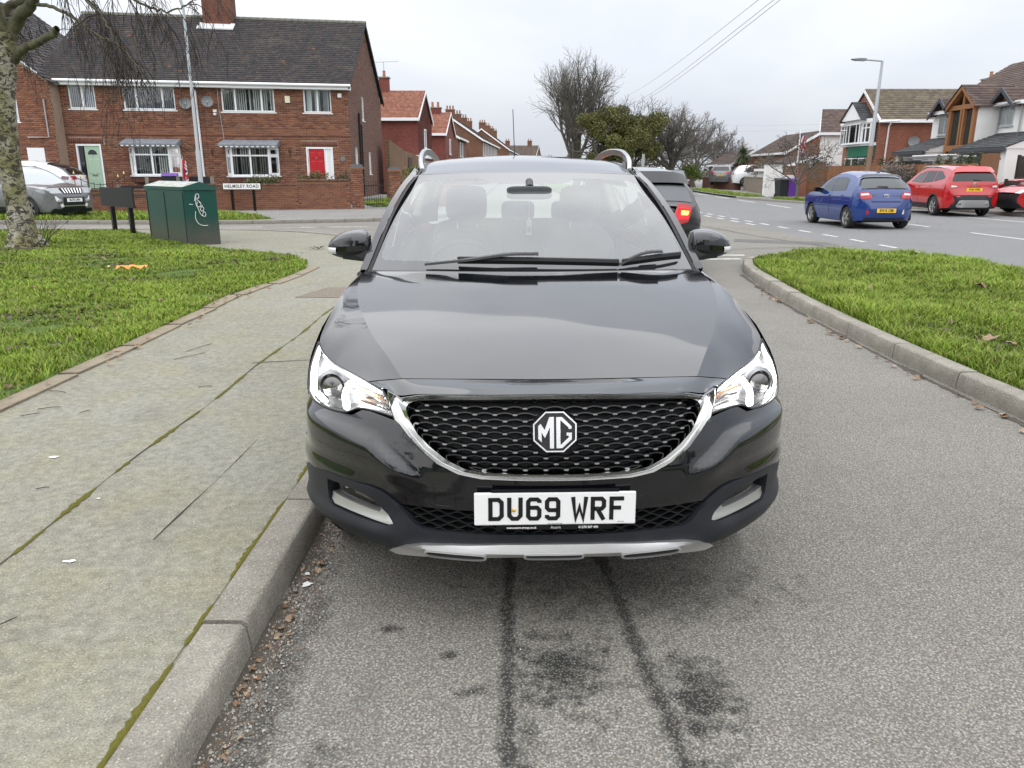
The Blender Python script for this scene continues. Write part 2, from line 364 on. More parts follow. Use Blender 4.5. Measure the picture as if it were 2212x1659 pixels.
# raised footways and verges
L_EDGE = [(-1.0, -6), (-1.0, 13.0)] + [tuple(p) for p in crom([(-1.0, 13.0), (-1.35, 14.4), (-2.3, 15.9), (-3.5, 17.4), (-5.0, 18.9), (-6.8, 19.7), (-9, 19.9)], 5)] + [(-45, 19.9)]
sheet('left_pavement', L_EDGE + [(-45, -6)], .10, M_PAVE)
GL = [(-3.27, -6), (-3.27, 5), (-3.30, 7.5), (-3.36, 9.2), (-3.15, 10.3), (-3.1, 11.6), (-3.35, 12.7), (-3.9, 13.6), (-4.7, 14.2), (-5.6, 14.8), (-6.5, 15.9), (-7.7, 17.3), (-8.8, 18.6), (-9.6, 19.55), (-45, 19.6), (-45, -6)]
sheet('left_verge', GL, .112, M_TURF)
ISL = [(3.9, -3)] + [tuple(p) for p in crom([(3.58, 2.5), (3.38, 4.0), (3.30, 5.2), (3.30, 6.7), (3.37, 8.7), (3.52, 10.6), (3.65, 11.75), (3.92, 12.85), (4.54, 13.65), (5.5, 14.1), (6.55, 14.02), (7.22, 13.35), (7.4, 12.2), (7.4, 10)], 5)] + [(7.4, -3)]
sheet('grass_island', ISL, .112, M_TURF)
FARL = [(-45, 23.55)] + [tuple(p) for p in crom([(-12, 23.55), (-9.2, 23.5), (-7.6, 23.75), (-5.6, 24.35), (-3.9, 25.2), (-2.7, 26.4), (-1.9, 28.4), (-1.7, 31)], 5)] + [(-1.7, 150), (-45, 150)]
sheet('far_pavement', FARL, .10, M_FAR)
sheet('far_verge', [(-45, 23.8), (-10, 23.8), (-8.2, 24.0), (-7.4, 24.5), (-8.2, 25.9), (-9.7, 27.6), (-45, 27.6)], .108, M_TURF)
ISL2 = [(3.4, 150), (3.4, 36)] + [tuple(p) for p in crom([(3.4, 36), (3.8, 33.6), (5.0, 32.6), (6.2, 33.4), (6.6, 36)], 4)] + [(6.6, 150)]
sheet('far_island', ISL2, .10, M_TURF)
RK = [(18.0, -15), (18.0, 24)] + [tuple(p) for p in crom([(18.0, 24), (17.9, 29), (17.2, 33), (15.6, 36.4), (14.3, 39.5), (13.55, 44), (13.4, 49), (13.8, 57), (14.6, 66), (16.0, 80)], 4)] + [(22, 150), (60, 150), (60, -15)]
sheet('right_pavement', RK, .10, M_FAR)
sheet('right_verge', [(18.2, 20), (18.2, 24.6), (18.3, 26.2), (19.2, 26.4), (19.2, 20)], .108, M_TURF)
sheet('right_verge', [(17.0, 34.0), (15.9, 36.6), (14.6, 39.7), (14.0, 43), (15.2, 43), (16.2, 39), (17.8, 34.6)], .108, M_TURF)
sheet('right_verge', [(13.75, 46.4), (13.65, 49), (14.0, 57), (14.8, 66), (16.3, 66), (15.4, 57), (15.1, 49), (15.0, 46.6)], .108, M_TURF)
# strip of edging flags between verge and footway, mostly buried
M_EDGE = m_concrete('edging_stone', (.20, .165, .115), (.27, .225, .16), .7)
mb_e = MB(); mb_e.box(-.075, .075, -.44, .44, -.05, .014); me_edge = mb_e.mesh('edging_stone', M_EDGE)
le = bpy.data.objects['left_verge']
for i in range(14):
    y = 1.2 + i * .93; x = np.interp(y, [-6, 5, 7.5, 9.2, 10.3, 11.6, 12.7, 13.6], [-3.2, -3.2, -3.23, -3.29, -3.08, -3.03, -3.28, -3.8])
    if y > 12.2: break
    o = link('edging_stone', me_edge, le, (x, y, .10), (0, R(random.uniform(-2, 2)), R(random.uniform(-1.5, 1.5)) + (R(-4) if 9.2 < y < 10.6 else 0)))
# ---- kerbs, stone by stone
def kerb_mesh(L, m, w=.15, h=.125, batter=.05, rad=.014):
    prof = [(-w, -.1), (-w, h - .006), (-w + .006, h), (-rad - batter * .3, h), (-rad * .4 - batter * .25, h - rad * .35), (-batter * .2, h - rad), (0, h * .35), (0, -.1)]
    return MB().prism(prof, -L / 2, L / 2, 'y').mesh('kerb_stone', m, 35)
ME_K = kerb_mesh(.948, M_KERB); ME_K2 = kerb_mesh(.905, M_KERB2)
def kerb_line(parent, pts, me, L, rev=False, zoff=0, start=0):
    """stones along a polyline; face points to the right of travel unless rev"""
    P = np.array(pts, float)[:, :2]; S = np.concatenate([[0], np.cumsum(np.linalg.norm(np.diff(P, axis=0), axis=1))]); s = start
    while s + L < S[-1]:
        a = np.array([np.interp(s, S, P[:, k]) for k in (0, 1)]); b = np.array([np.interp(s + L, S, P[:, k]) for k in (0, 1)]); c = (a + b) / 2; d = b - a
        ang = math.atan2(d[1], d[0]) - math.pi / 2 + (math.pi if rev else 0)
        o = link('kerb_stone', me, parent, (c[0], c[1], zoff + random.uniform(-.004, .004)), (R(random.uniform(-.25, .25)), R(random.uniform(-.6, .6)), ang)); s += L
lp = bpy.data.objects['left_pavement']
kerb_line(lp, [(-.85, -1.65), (-.85, 13.0)] + [tuple(p) for p in crom([(-.85, 13.0), (-1.2, 14.5), (-2.2, 16.0), (-3.4, 17.5), (-4.95, 19.05), (-6.8, 19.85), (-9, 20.05)], 6)] + [(-26, 20.05)], ME_K, .96, False, -.004)
gi = bpy.data.objects['grass_island']
isl_out = [(3.6, 1.2), (3.5, 2.5), (3.30, 4.0), (3.22, 5.2), (3.22, 6.7), (3.29, 8.7), (3.44, 10.6), (3.57, 11.8), (3.85, 12.95), (4.5, 13.75), (5.5, 14.2), (6.6, 14.1), (7.3, 13.4), (7.48, 12.2), (7.48, 10), (7.48, 2)]
kerb_line(gi, crom(isl_out, 6), ME_K, .96, True, 0, .35)
fp = bpy.data.objects['far_pavement']
kerb_line(fp, [(x, y - .12) for x, y in FARL[:-2]], ME_K2, .915, False, -.01, 18)
rp = bpy.data.objects['right_pavement']
kerb_line(rp, [(x - .1, y) for x, y in RK[2:26]], ME_K2, .915, True, -.01)
# ---- mossy joints, trench line and dark patch on the footway
M_MOSS, _k = pmat('moss', .98); _k.base(_k.mix(_k.noise(40, 4, .7), (.085, .085, .010), (.19, .17, .018))); _k.bump(_k.noise(160, 3, .7), .9, .02)
M_CRACK = mat('crack_dirt', (.085, .08, .06), .95)
def ribbon(name, pts, w, m, z, parent=None, jit=.5, seg=.03, th=.006, gaps=0):
    P = resample(pts, max(3, int(sum(math.dist(a, b) for a, b in zip(pts, pts[1:])) / seg))); mb = MB(); row = []
    f1, f2 = random.uniform(0, 9), random.uniform(0, 9)
    for i, p in enumerate(P):
        d = P[min(i + 1, len(P) - 1)] - P[max(i - 1, 0)]; d /= max(1e-6, np.linalg.norm(d)); n_ = np.array([-d[1], d[0]])
        q = .5 + .5 * math.sin(i * .21 + f1) * math.sin(i * .083 + f2); ww = w * (1 - jit + jit * 1.6 * q) * random.uniform(.7, 1.3)
        if gaps and q < gaps: ww *= .25
        a, b, c = p + n_ * ww * random.uniform(.5, 1), p, p - n_ * ww * random.uniform(.5, 1)
        row.append([(a[0], a[1], z), (b[0], b[1], z + th * q), (c[0], c[1], z)])
    mb.grid(row); me = mb.mesh(name, m); o = link(name, me, parent)
    if parent is None: o['kind'] = 'structure'
    return o
ribbon('moss', [(-1.015, y) for y in np.arange(1.2, 13, .3)], .016, M_MOSS, .1035, lp, .85, .02, .006, .3)
ribbon('moss', [(-1.93 + .012 * math.sin(y * 3), y) for y in np.arange(1.2, 9.2, .2)], .014, M_MOSS, .1035, lp, .9, .02, .005, .4)
ribbon('crack', [(-1.93 + .012 * math.sin(y * 3), y) for y in np.arange(1.2, 9.2, .2)], .003, M_CRACK, .1025, lp, .8)
ribbon('crack', [(-1.42 + .02 * math.sin(y * 2), y) for y in np.arange(2.8, 4.0, .2)], .002, M_CRACK, .1025, lp, .9)
ribbon('crack', [(-2.0, 5.75), (-1.55, 5.85), (-1.1, 5.75)], .005, M_CRACK, .1025, lp, .5)
ribbon('crack', [(-1.75, 7.0), (-1.70, 8.1), (-1.1, 8.1)], .005, M_CRACK, .1025, lp, .5)
ribbon('moss', [(-1.16, 5.65), (-1.10, 5.85), (-1.17, 6.05)], .045, M_MOSS, .1035, lp, .5)
sheet('repair_patch', [(-2.55, 8.95), (-1.05, 8.9), (-1.05, 9.7), (-2.35, 9.75)], .104, m_asphalt('repair_asphalt', (.20, .165, .125), (.225, .185, .14), (.3, .28, .25), 1, .2), parent=lp)
for yj in [1.17 - .96, 1.17, 2.13, 3.09]: pass
# ---- gutter dirt, tar joints and damp stains in front of the car
M_GUT, _k = pmat('gutter_dirt', .95); _k.base(_k.mix(_k.noise(60, 4, .7), (.030, .027, .021), (.115, .10, .078))); _k.bump(_k.vor(110), .7, .006)
sr = bpy.data.objects['service_road']
ribbon('gutter_dirt', [(-.82, y) for y in np.arange(.9, 13, .25)], .065, M_GUT, .0035, sr, .8, .014, .004)
ribbon('gutter_dirt', [(x - .06, y) for x, y in [tuple(q[:2]) for q in crom(isl_out[1:8], 8)]], .03, M_GUT, .0035, sr, .8, .03, .004)
M_TAR, _k = pmat('tar_joint', .8); _k.base(_k.mix(_k.ramp(_k.vor(85), (.26, 0.), (.44, 1.)), (.17, .165, .15), (.022, .022, .02))); _k.bump(_k.vor(95), .6, .006)
M_DAMP, _k = pmat('damp_patch', .75); _k.base(_k.mix(_k.ramp(_k.vor(90), (.28, 0.), (.46, 1.)), (.13, .128, .12), (.018, .019, .018))); _k.bump(_k.vor(90), .6, .006)
def blotch(cx, cy, rx, ry, m, n=46, z=.004, name='stain', parent=None, rough=.55):
    P = []; ph = [random.uniform(0, 6.28) for _ in range(6)]
    for i in range(n):
        a = 2 * math.pi * i / n; r_ = 1 + rough * (.5 * math.sin(2 * a + ph[0]) + .45 * math.sin(3 * a + ph[1]) + .35 * math.sin(5 * a + ph[2]) + .3 * math.sin(9 * a + ph[3]) + random.uniform(-.35, .35)) * .6
        P.append((cx + rx * math.cos(a) * max(.15, r_), cy + ry * math.sin(a) * max(.15, r_)))
    return sheet(name, P, z, m, parent=parent)
bz = [.0045]
def bl(cx, cy, rx, ry, m=M_DAMP):
    bz[0] += .00012; return blotch(cx, cy, rx, ry, m, z=bz[0], parent=sr)
M_GUANO = mat('white_dropping', (.66, .66, .62), .9)
for cx, cy, rx in [(.93, 1.475, .022), (.955, 1.455, .016), (.445, 1.455, .018), (-.78, 2.62, .02), (-.80, 2.70, .012), (-.62, 1.30, .014)]: blotch(cx, cy, rx, rx * .8, M_GUANO, 22, .0075, 'dropping', sr)
for cx, cy, rx in [(-2.36, 3.72, .026), (-1.67, 2.62, .022), (-1.86, 3.2, .009), (-1.62, 6.6, .016)]: blotch(cx, cy, rx, rx * .5, M_GUANO, 22, .1045, 'dropping', lp)
# ---- painted markings
mr = bpy.data.objects['main_road']
def dash(x0, y0, x1, y1, w=.11, parent=mr, z=.005):
    d = math.hypot(x1 - x0, y1 - y0); nx, ny = -(y1 - y0) / d * w / 2, (x1 - x0) / d * w / 2
    return sheet('road_marking', [(x0 + nx, y0 + ny), (x0 - nx, y0 - ny), (x1 - nx, y1 - ny), (x1 + nx, y1 + ny)], z, M_LINE, parent=parent)
for y in np.arange(13.2, 34, 1.42):
    x = np.interp(y, [13, 16, 18.5, 21.9, 27.6, 34], [7.95, 7.93, 7.88, 7.65, 7.40, 7.15]); dash(x, y, np.interp(y + .72, [13, 16, 18.5, 21.9, 27.6, 34], [7.95, 7.93, 7.88, 7.65, 7.40, 7.15]), y + .72)
for y in np.arange(23.2, 33, 1.42): dash(np.interp(y, [23, 33], [7.20, 6.62]), y, np.interp(y + .72, [23, 33], [7.20, 6.62]), y + .72)
for y in np.arange(10, 110, 6.0):
    xc = np.interp(y, [10, 20, 34, 50, 110], [12.1, 11.85, 12.1, 12.9, 15.5]) ; dash(xc, y + .3, np.interp(y + 4.2, [10, 20, 34, 50, 110], [12.1, 11.85, 12.1, 12.9, 15.5]), y + 4.2, .12)
for a, b in zip([(16.2, 10), (16.05, 24), (15.4, 30)], [(16.05, 24), (15.4, 30), (14.7, 34)]): dash(*a, *b, .12)
for x0, y0, x1, y1 in [(3.35, 13.93, 4.12, 13.98), (3.6, 14.62, 4.38, 14.62), (4.72, 14.25, 5.3, 14.3), (2.3, 13.9, 2.9, 13.9), (2.3, 14.6, 3.0, 14.6), (1.2, 13.9, 1.8, 13.9), (1.2, 14.6, 1.8, 14.6)]: dash(x0, y0, x1, y1, .15, sr)
for x in np.arange(-24, -4, 3.0): dash(x, 22.2, x + 1.9, 22.25, .10, sr)
dash(-9.5, 21.0, -4.1, 22.6, .06, sr)
ribbon('tar_joint', [(7.0, 14.5), (6.0, 19), (5.2, 25)], .03, M_TAR, .004, sr, .5, .1, .001)
ribbon('tar_joint', [(3.4, 15.0), (5.0, 16.0), (7.3, 16.4)], .025, M_TAR, .004, sr, .5, .1, .001)
sheet('repair_patch', [(5.0, 17.5), (7.0, 16.6), (7.0, 17.4), (5.2, 18.3)], .004, m_asphalt('trench_asphalt', (.12, .117, .11), (.15, .146, .14), (.3, .3, .28), 1, .2), parent=sr)

# ================================================================== the black crossover parked at the kerb
def m_paint(name, col, rough=.16, coat=1.0, spec=.5, metal=0, dust=.0):
    m, k = pmat(name, rough, coat=coat, metal=metal, spec=spec); c = k.mix(k.noise(3, 4), tuple(x * .94 for x in col), tuple(min(1, x * 1.06) for x in col)); k.base(c)
    k.rough(k.ramp(k.noise(6, 5, .7), (.3, rough * .8), (.75, rough * 1.35 + dust))); return m
M_MG = m_paint('black_paint', (.0035, .0042, .0058), .12, spec=.2)
M_MG.node_tree.nodes['Principled BSDF'].inputs['Coat IOR'].default_value = 1.55
M_CLAD, _k = pmat('grey_cladding', .5, spec=.45); _k.base(_k.mix(_k.ramp(_k.noise(7, 5, .65), (.35, 0.), (.7, 1.)), (.012, .0135, .017), (.020, .022, .027))); _k.bump(_k.noise(900, 2), .12, .001)
M_GRILLE = mat('grille_plastic', (.010, .011, .012), .33)
M_FABRIC = mat('seat_leather', (.055, .058, .06), .55); M_DASH = mat('dash_plastic', (.045, .048, .05), .6); M_TRIM = mat('cabin_trim', (.16, .165, .165), .8)
M_DRL = mat('daytime_light', (.9, .9, .9), .3, emit=(1, .985, .96), estr=2.0)
M_REFL = mat('lamp_reflector', (.40, .40, .41), .22, metal=.9)
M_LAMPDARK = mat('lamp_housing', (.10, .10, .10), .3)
M_LENS = m_clear('lamp_lens', (.95, .96, .95), 1.35)
def _ws():
    m = M_WSCREEN; t = m.node_tree; o = [n for n in t.nodes if n.type == 'OUTPUT_MATERIAL'][0]; mx = [n for n in t.nodes if n.type == 'MIX_SHADER'][0]
    d = N(t, 'ShaderNodeBsdfDiffuse'); d.inputs[0].default_value = (.62, .66, .65, 1); m2 = N(t, 'ShaderNodeMixShader'); nz_ = N(t, 'ShaderNodeTexNoise'); nz_.inputs['Scale'].default_value = 5; nz_.inputs['Detail'].default_value = 5
    tcn = N(t, 'ShaderNodeTexCoord'); t.links.new(tcn.outputs['Object'], nz_.inputs[0]); rp = N(t, 'ShaderNodeMapRange'); rp.inputs[1].default_value = .3; rp.inputs[2].default_value = .75; rp.inputs[3].default_value = .06; rp.inputs[4].default_value = .12
    t.links.new(nz_.outputs[0], rp.inputs[0]); t.links.new(rp.outputs[0], m2.inputs[0]); t.links.new(mx.outputs[0], m2.inputs[1]); t.links.new(d.outputs[0], m2.inputs[2]); t.links.new(m2.outputs[0], o.inputs[0])
_ws()

MG = thing('parked_car', 'black crossover parked at the kerb in the foreground, facing the camera with its lamps lit', 'car', (.142, 2.30, 0), R(1.7))
# front surface: plan curve (x,y) swept through height with small leans
_PP = np.array(crom([(0, 0), (.15, .003), (.30, .018), (.45, .058), (.58, .122), (.69, .205), (.785, .300), (.855, .40), (.900, .52), (.916, .64), (.918, .80), (.918, 1.0)], 24))
_SL = np.concatenate([[0], np.cumsum(np.linalg.norm(np.diff(_PP, axis=0), axis=1))])
_ZD = [.20, .26, .30, .36, .42, .50, .58, .65, .72, .78, .84]; _DY = [.03, .014, .010, .008, .012, 0, .005, .022, .05, .085, .13]; _DX = [-.035, -.014, -.004, 0, .006, .010, .006, 0, -.002, -.008, -.02]
def FB(s, z, off=0):
    a = abs(s); sg = 1 if s >= 0 else -1
    def raw(a):
        x = np.interp(a, _SL, _PP[:, 0]); y = np.interp(a, _SL, _PP[:, 1]); return x + np.interp(z, _ZD, _DX) * min(1, a / .8), y + np.interp(z, _ZD, _DY)
    x, y = raw(a); zz = z
    if off:
        x1, y1 = raw(max(0, a - .012)); x2, y2 = raw(a + .012); tx, ty = x2 - x1, y2 - y1; L = math.hypot(tx, ty); nx, ny = ty / L, -tx / L
        dyz = (np.interp(z + .02, _ZD, _DY) - np.interp(z - .02, _ZD, _DY)) / .04; nz_ = -ny * dyz * .0 + dyz * .6
        q = math.sqrt(1 + nz_ * nz_); x += nx * off / q; y += ny * off / q; zz = z + nz_ * off / q
    return (sg * x, y, zz)
def s_of_y(y): return float(np.interp(y, _PP[:, 1], _SL))
def mirror(pl): return [(-a, *r_) for a, *r_ in reversed(pl)]
def fpanel(name, poly, off, m, parent, step=.02, holes=(), thick=.0, smooth=40):
    V2, F = cdt(poly, step, holes); fo = off if callable(off) else (lambda s, z: off); mb = MB(); mb.add([FB(s, z, fo(s, z)) for s, z in V2], F)
    if thick:
        for lp in [poly] + list(holes):
            n = max(2, 1); L = [tuple(p) for p in lp] + [tuple(lp[0])]; P0 = []
            for a, b in zip(L, L[1:]):
                k = max(1, int(math.hypot(a[0] - b[0], a[1] - b[1]) / step)); P0 += [(a[0] + (b[0] - a[0]) * i / k, a[1] + (b[1] - a[1]) * i / k) for i in range(k)]
            P0.append(L[-1]); mb.grid([[FB(s, z, fo(s, z)) for s, z in P0], [FB(s, z, fo(s, z) - thick) for s, z in P0]])
    return mb.build(name, m, parent, smooth)
# --- bumper skin with its sculpted ridge
UP = [(.44, .570), (.46, .582), (.611, .672), (.718, .692), (.86, .700), (1.3, .71)]; LO = [(.44, .545), (.518, .575), (.633, .638), (.855, .660), (1.3, .668)]
def sm(t): t = min(1, max(0, t)); return t * t * (3 - 2 * t)
def bump_off(s, z):
    a = abs(s); u = np.interp(a, [p[0] for p in UP], [p[1] for p in UP]); l = np.interp(a, [p[0] for p in LO], [p[1] for p in LO])
    w = sm((a - .40) / .16) * (1 - .55 * sm((a - .95) / .2)); d = .030 * sm((u - z) / max(.02, u - l)) * w
    low = sm((l - z) / max(.05, l - .50)); d *= 1 - .85 * low
    d += .012 * sm((.545 - z) / .03) * sm((z - .30) / .1) * sm((a - .62) / .12)      # flare above the cladding
    return d
ARC = (.87, .335, .375)
def arch_s(z, r=.375, yc=.87):
    h = z - ARC[1]; y = yc - math.sqrt(max(0.0001, r * r - h * h)); return s_of_y(y - .004)
chrome_pairs = [((0, .820), (0, .803)), ((.163, .8185), (.160, .8015)), ((.305, .815), (.301, .798)), ((.405, .810), (.395, .793)), ((.458, .805), (.446, .789)), ((.495, .797), (.463, .785)), ((.523, .792), (.475, .781)), ((.552, .800), (.483, .776)), ((.580, .808), (.487, .770)), ((.574, .790), (.489, .763)), ((.556, .755), (.486, .753)), ((.537, .724), (.478, .740)), ((.519, .716), (.468, .726)), ((.494, .694), (.444, .695)), ((.447, .649), (.402, .662)), ((.383, .608), (.348, .628)), ((.314, .581), (.290, .603)), ((.24, .569), (.225, .593)), ((.106, .565), (.10, .589)), ((0, .564), (0, .588))]
HL_LOW = [(.535, .723), (.591, .731), (.649, .737), (.688, .735), (.715, .722), (.738, .711), (.791, .708), (.864, .711), (.939, .716), (1.0, .722)]
half = [(o_[0], o_[1]) for o_, i_ in reversed(chrome_pairs[11:])] + HL_LOW[0:] + [(s_of_y(.60), .70), (s_of_y(.60), .665)]
half += [(arch_s(z), z) for z in (.62, .57, .52, .485)] + [(.945, .482), (.931, .487), (.847, .500), (.736, .503), (.638, .498), (.589, .490), (.561, .477), (.524, .452)]
bp = half + [(.45, .452), (0, .452)]
full = [(s, z) for s, z in bp] + [(-s, z) for s, z in reversed(bp[:-1]) if s > 0]
full = [p for i, p in enumerate(full) if i == 0 or math.dist(p, full[i - 1]) > 1e-4]
fpanel('bumper', full, bump_off, M_MG, MG, .016, smooth=50)
# --- grey cladding round the fog lamps and along the chin
fog_open = [(.545, .373), (.548, .398), (.615, .450), (.650, .463), (.70, .468), (.78, .473), (.852, .468), (.861, .42), (.862, .384), (.838, .367), (.661, .367), (.567, .365)]
clad_half = [(0, .372), (.30, .372), (.403, .371), (.442, .374), (.467, .387), (.524, .450), (.561, .475), (.589, .488), (.638, .496), (.736, .501), (.847, .498), (.931, .486), (.965, .472)] + [(arch_s(z) - .0, z) for z in (.44, .39, .335, .29)] + [(s_of_y(.48), .248), (.94, .240), (.84, .244), (.705, .258), (.60, .275), (.579, .278), (.521, .304), (.476, .319), (.408, .329), (.338, .334), (.17, .343), (0, .344)]
def clad_off(s, z):
    a = abs(s); d = .008
    if a > .42: d += .010 * sm((a - .42) / .15)
    # rolled shape below the fog openings: bulge out at z~.33 then turn under
    d += .016 * math.exp(-((z - .335) / .03) ** 2) * sm((a - .5) / .12) - .03 * sm((.30 - z) / .06)
    return d
cl_full = clad_half + [(-s, z) for s, z in reversed(clad_half) if s > 0]
fpanel('bumper_cladding', cl_full, clad_off, M_CLAD, MG, .014, [fog_open, [(-s, z) for s, z in reversed(fog_open)]], .05, 50)
# --- skid plate with three raised slots
sk = [(0, .3435), (.17, .3425), (.338, .3335), (.44, .324), (.503, .309), (.545, .290), (.577, .272), (.54, .266), (.42, .280), (.284, .293), (.10, .301), (0, .302)]
skf = sk + [(-s, z) for s, z in reversed(sk[1:-1])]
skid = fpanel('skid_plate', skf, lambda s, z: .020 + .012 * math.exp(-((z - .315) / .016) ** 2), M_SILVER, MG, .012, thick=.05)
for c, w in ((-.328, .10), (-.005, .096), (.320, .10)):
    mb = MB(); rows = []
    for i in range(33):
        a = 2 * math.pi * i / 32; ca, sa = math.cos(a), math.sin(a); ex = lambda v, p: math.copysign(abs(v) ** p, v)
        zc = np.interp(abs(c), [0, .33], [.306, .299]); rows.append([FB(c + w * k * ex(ca, .35), zc + h * ex(sa, .6), o_) for k, h, o_ in ((1.06, .0125, .020), (1.03, .0115, .034), (.97, .0085, .035), (.93, .0065, .022))])
    mb.grid(rows); mb.build('slot_rim', M_SILVER, skid, 60)
    fpanel('slot', [(c - w * .94, zc - .006), (c + w * .94, zc - .006), (c + w * .94, zc + .006), (c - w * .94, zc + .006)], .029, M_BLACK, skid, .03)
# --- upper grille: chrome surround, recessed mesh, studs, badge
prof = [(0, .000), (.05, .016), (.16, .021), (.24, .004), (.28, .002), (1.0, .026), (1.0, -.022)]
loopR = chrome_pairs; loop = loopR + [((-a[0], a[1]), (-b[0], b[1])) for a, b in reversed(loopR[1:-1])]
pts = []
for i in range(len(loop)):
    a, b = loop[i], loop[(i + 1) % len(loop)]; n = max(1, int(math.dist(a[0], b[0]) / .02))
    for k in range(n):
        t = k / n; lerp = lambda p, q: (p[0] + (q[0] - p[0]) * t, p[1] + (q[1] - p[1]) * t); pts.append((lerp(a[0], b[0]), lerp(a[1], b[1])))
mb = MB(); P = []
for o_, i_ in pts + pts[:1]: P.append([FB(o_[0] + (i_[0] - o_[0]) * t, o_[1] + (i_[1] - o_[1]) * t, d) for t, d in prof])
mb.grid(P); mb.build('grille_surround', M_CHROME, MG, 18)
inner = [tuple(i_) for o_, i_ in pts]
gr = fpanel('grille', inner, -.045, M_BLACK, MG, .03)
mbr = MB(); mbl = MB(); stud = MB(); q = []
for i in range(10):
    a = 2 * math.pi * i / 10; q.append((.0080 * math.copysign(abs(math.cos(a)) ** .6, math.cos(a)), .0030 * math.sin(a)))
stud.prism(q, -.003, .003, 'y'); me_st = stud.mesh('stud', mat('stud_metal', (.34, .34, .34), .35, metal=.8), 40)
nst = 0; PITCH = .0655
for r_ in range(12):
    z0 = .5965 + r_ * .0183; ph = 0 if r_ % 2 else .5
    front = []; S = np.arange(-.50, .5001, .0065)
    seg = []
    def flush(seg):
        if len(seg) > 2:
            for th, mbx in ((.0016, mbr),):
                top = [[FB(s, z, -.004), FB(s, z + th * .2, -.040)] for s, z in seg]; mbx.grid(top)
                mbx.grid([[FB(s, z, -.004), FB(s, z - .0035, -.004)] for s, z in seg]); mbx.grid([[FB(s, z - .0035, -.004), FB(s, z - .0035, -.040)] for s, z in seg])
    for s in S:
        u = s / PITCH + ph; fr = u - math.floor(u); z = z0 + .0075 * math.sin(math.pi * fr) ** .8
        if inpoly((s, z), inner) and not (abs(s + .003) < .072 and abs(z - .713) < .064 and abs(s + .003) + abs(z - .713) < .105): seg.append((s, z))
        else: flush(seg); seg = []
    flush(seg)
    for k in range(-9, 10):
        s = (k - ph) * PITCH
        if inpoly((s - .008, z0), inner) and inpoly((s + .008, z0), inner) and inpoly((s, z0 + .006), inner) and not (abs(s + .003) < .078 and abs(z0 - .713) < .068 and abs(s + .003) + abs(z0 - .713) < .115):
            p = FB(s, z0, .0005); x1, y1, _ = FB(s + .01, z0); x0, y0, _ = FB(s - .01, z0); link('stud', me_st, gr, p, (R(-12), 0, math.atan2(y1 - y0, x1 - x0))); nst += 1
mbr.build('grille_rib', M_GRILLE, gr, 60)
# badge
bc = FB(-.003, .713, .012); BT = R(-20)
BM = Matrix.Translation(bc) @ Matrix.Rotation(BT, 4, 'X')
def bx(px, py): return ((px - 712) * 1.165e-4, -(py - 830) * 1.12e-4)
badge = link('badge', None, MG)
oct_o = [bx(*p) for p in [(440, 232), (965, 228), (1330, 585), (1320, 1080), (950, 1425), (450, 1425), (88, 1085), (85, 600)]]
def scl(pl, k): return [(x * k, y * k) for x, y in pl]
def place(mb, name, m, parent, sm_=None): mb.v = [tuple(BM @ Vector(p)) for p in mb.v]; return mb.build(name, m, parent, sm_)
mb = MB().prism(scl(oct_o, .97), .004, .012, 'y'); bpl = place(mb, 'badge_plate', M_GBLACK, MG)
bpl.name = 'badge'; bpl.data.name = 'badge'; bpl['label'] = 'octagonal chrome emblem with two letters'
bpy.data.objects.remove(badge)
bpl.name = 'badge'
mb = MB(); ring = []
for k, d in ((1.0, .012), (1.0, -.001), (.965, -.006), (.90, -.006), (.86, .001), (.86, .008)): ring.append([(x * k, d, y * k) for x, y in oct_o])
mb.grid(ring, closed=True); place(mb, 'badge_rim', M_CHROME, bpl)
for name, pl in (('letter_m', [(245, 665), (320, 590), (420, 765), (430, 765), (560, 400), (685, 397), (678, 1300), (560, 1298), (565, 720), (430, 1010), (340, 860), (348, 1140), (245, 1030)]), ('letter_g', [(740, 400), (910, 398), (1170, 665), (1172, 745), (1080, 760), (1080, 715), (868, 512), (862, 1210), (1080, 1000), (1080, 950), (1022, 945), (1020, 850), (1175, 845), (1170, 1040), (905, 1290), (740, 1298)])):
    mb = MB().prism([bx(*p) for p in pl], -.006, .005, 'y'); o = place(mb, name, M_CHROME, bpl); bevel(o, .0012, 1, 50)
# --- lower grille with wavy bars
lg = [(0, .366), (.30, .366), (.41, .362), (.455, .383), (.53, .458), (0, .458)]
lgr = fpanel('lower_grille', lg + [(-s, z) for s, z in reversed(lg) if s > 0], -.04, M_BLACK, MG, .05)
mb = MB()
for r_ in range(6):
    z0 = .375 + r_ * .0155; lim = np.interp(z0, [.36, .383, .458], [.40, .45, .525]); seg = []
    for s in np.arange(-lim, lim + .001, .008): seg.append((s, z0 + .0055 * math.sin(s / .0335 * math.pi / 1.0 + (math.pi if r_ % 2 else 0))))
    mb.grid([[FB(s, z + .002, -.004), FB(s, z + .002, -.035)] for s, z in seg]); mb.grid([[FB(s, z + .002, -.004), FB(s, z - .002, -.004)] for s, z in seg])
mb.build('grille_bar', M_GRILLE, lgr, 60)
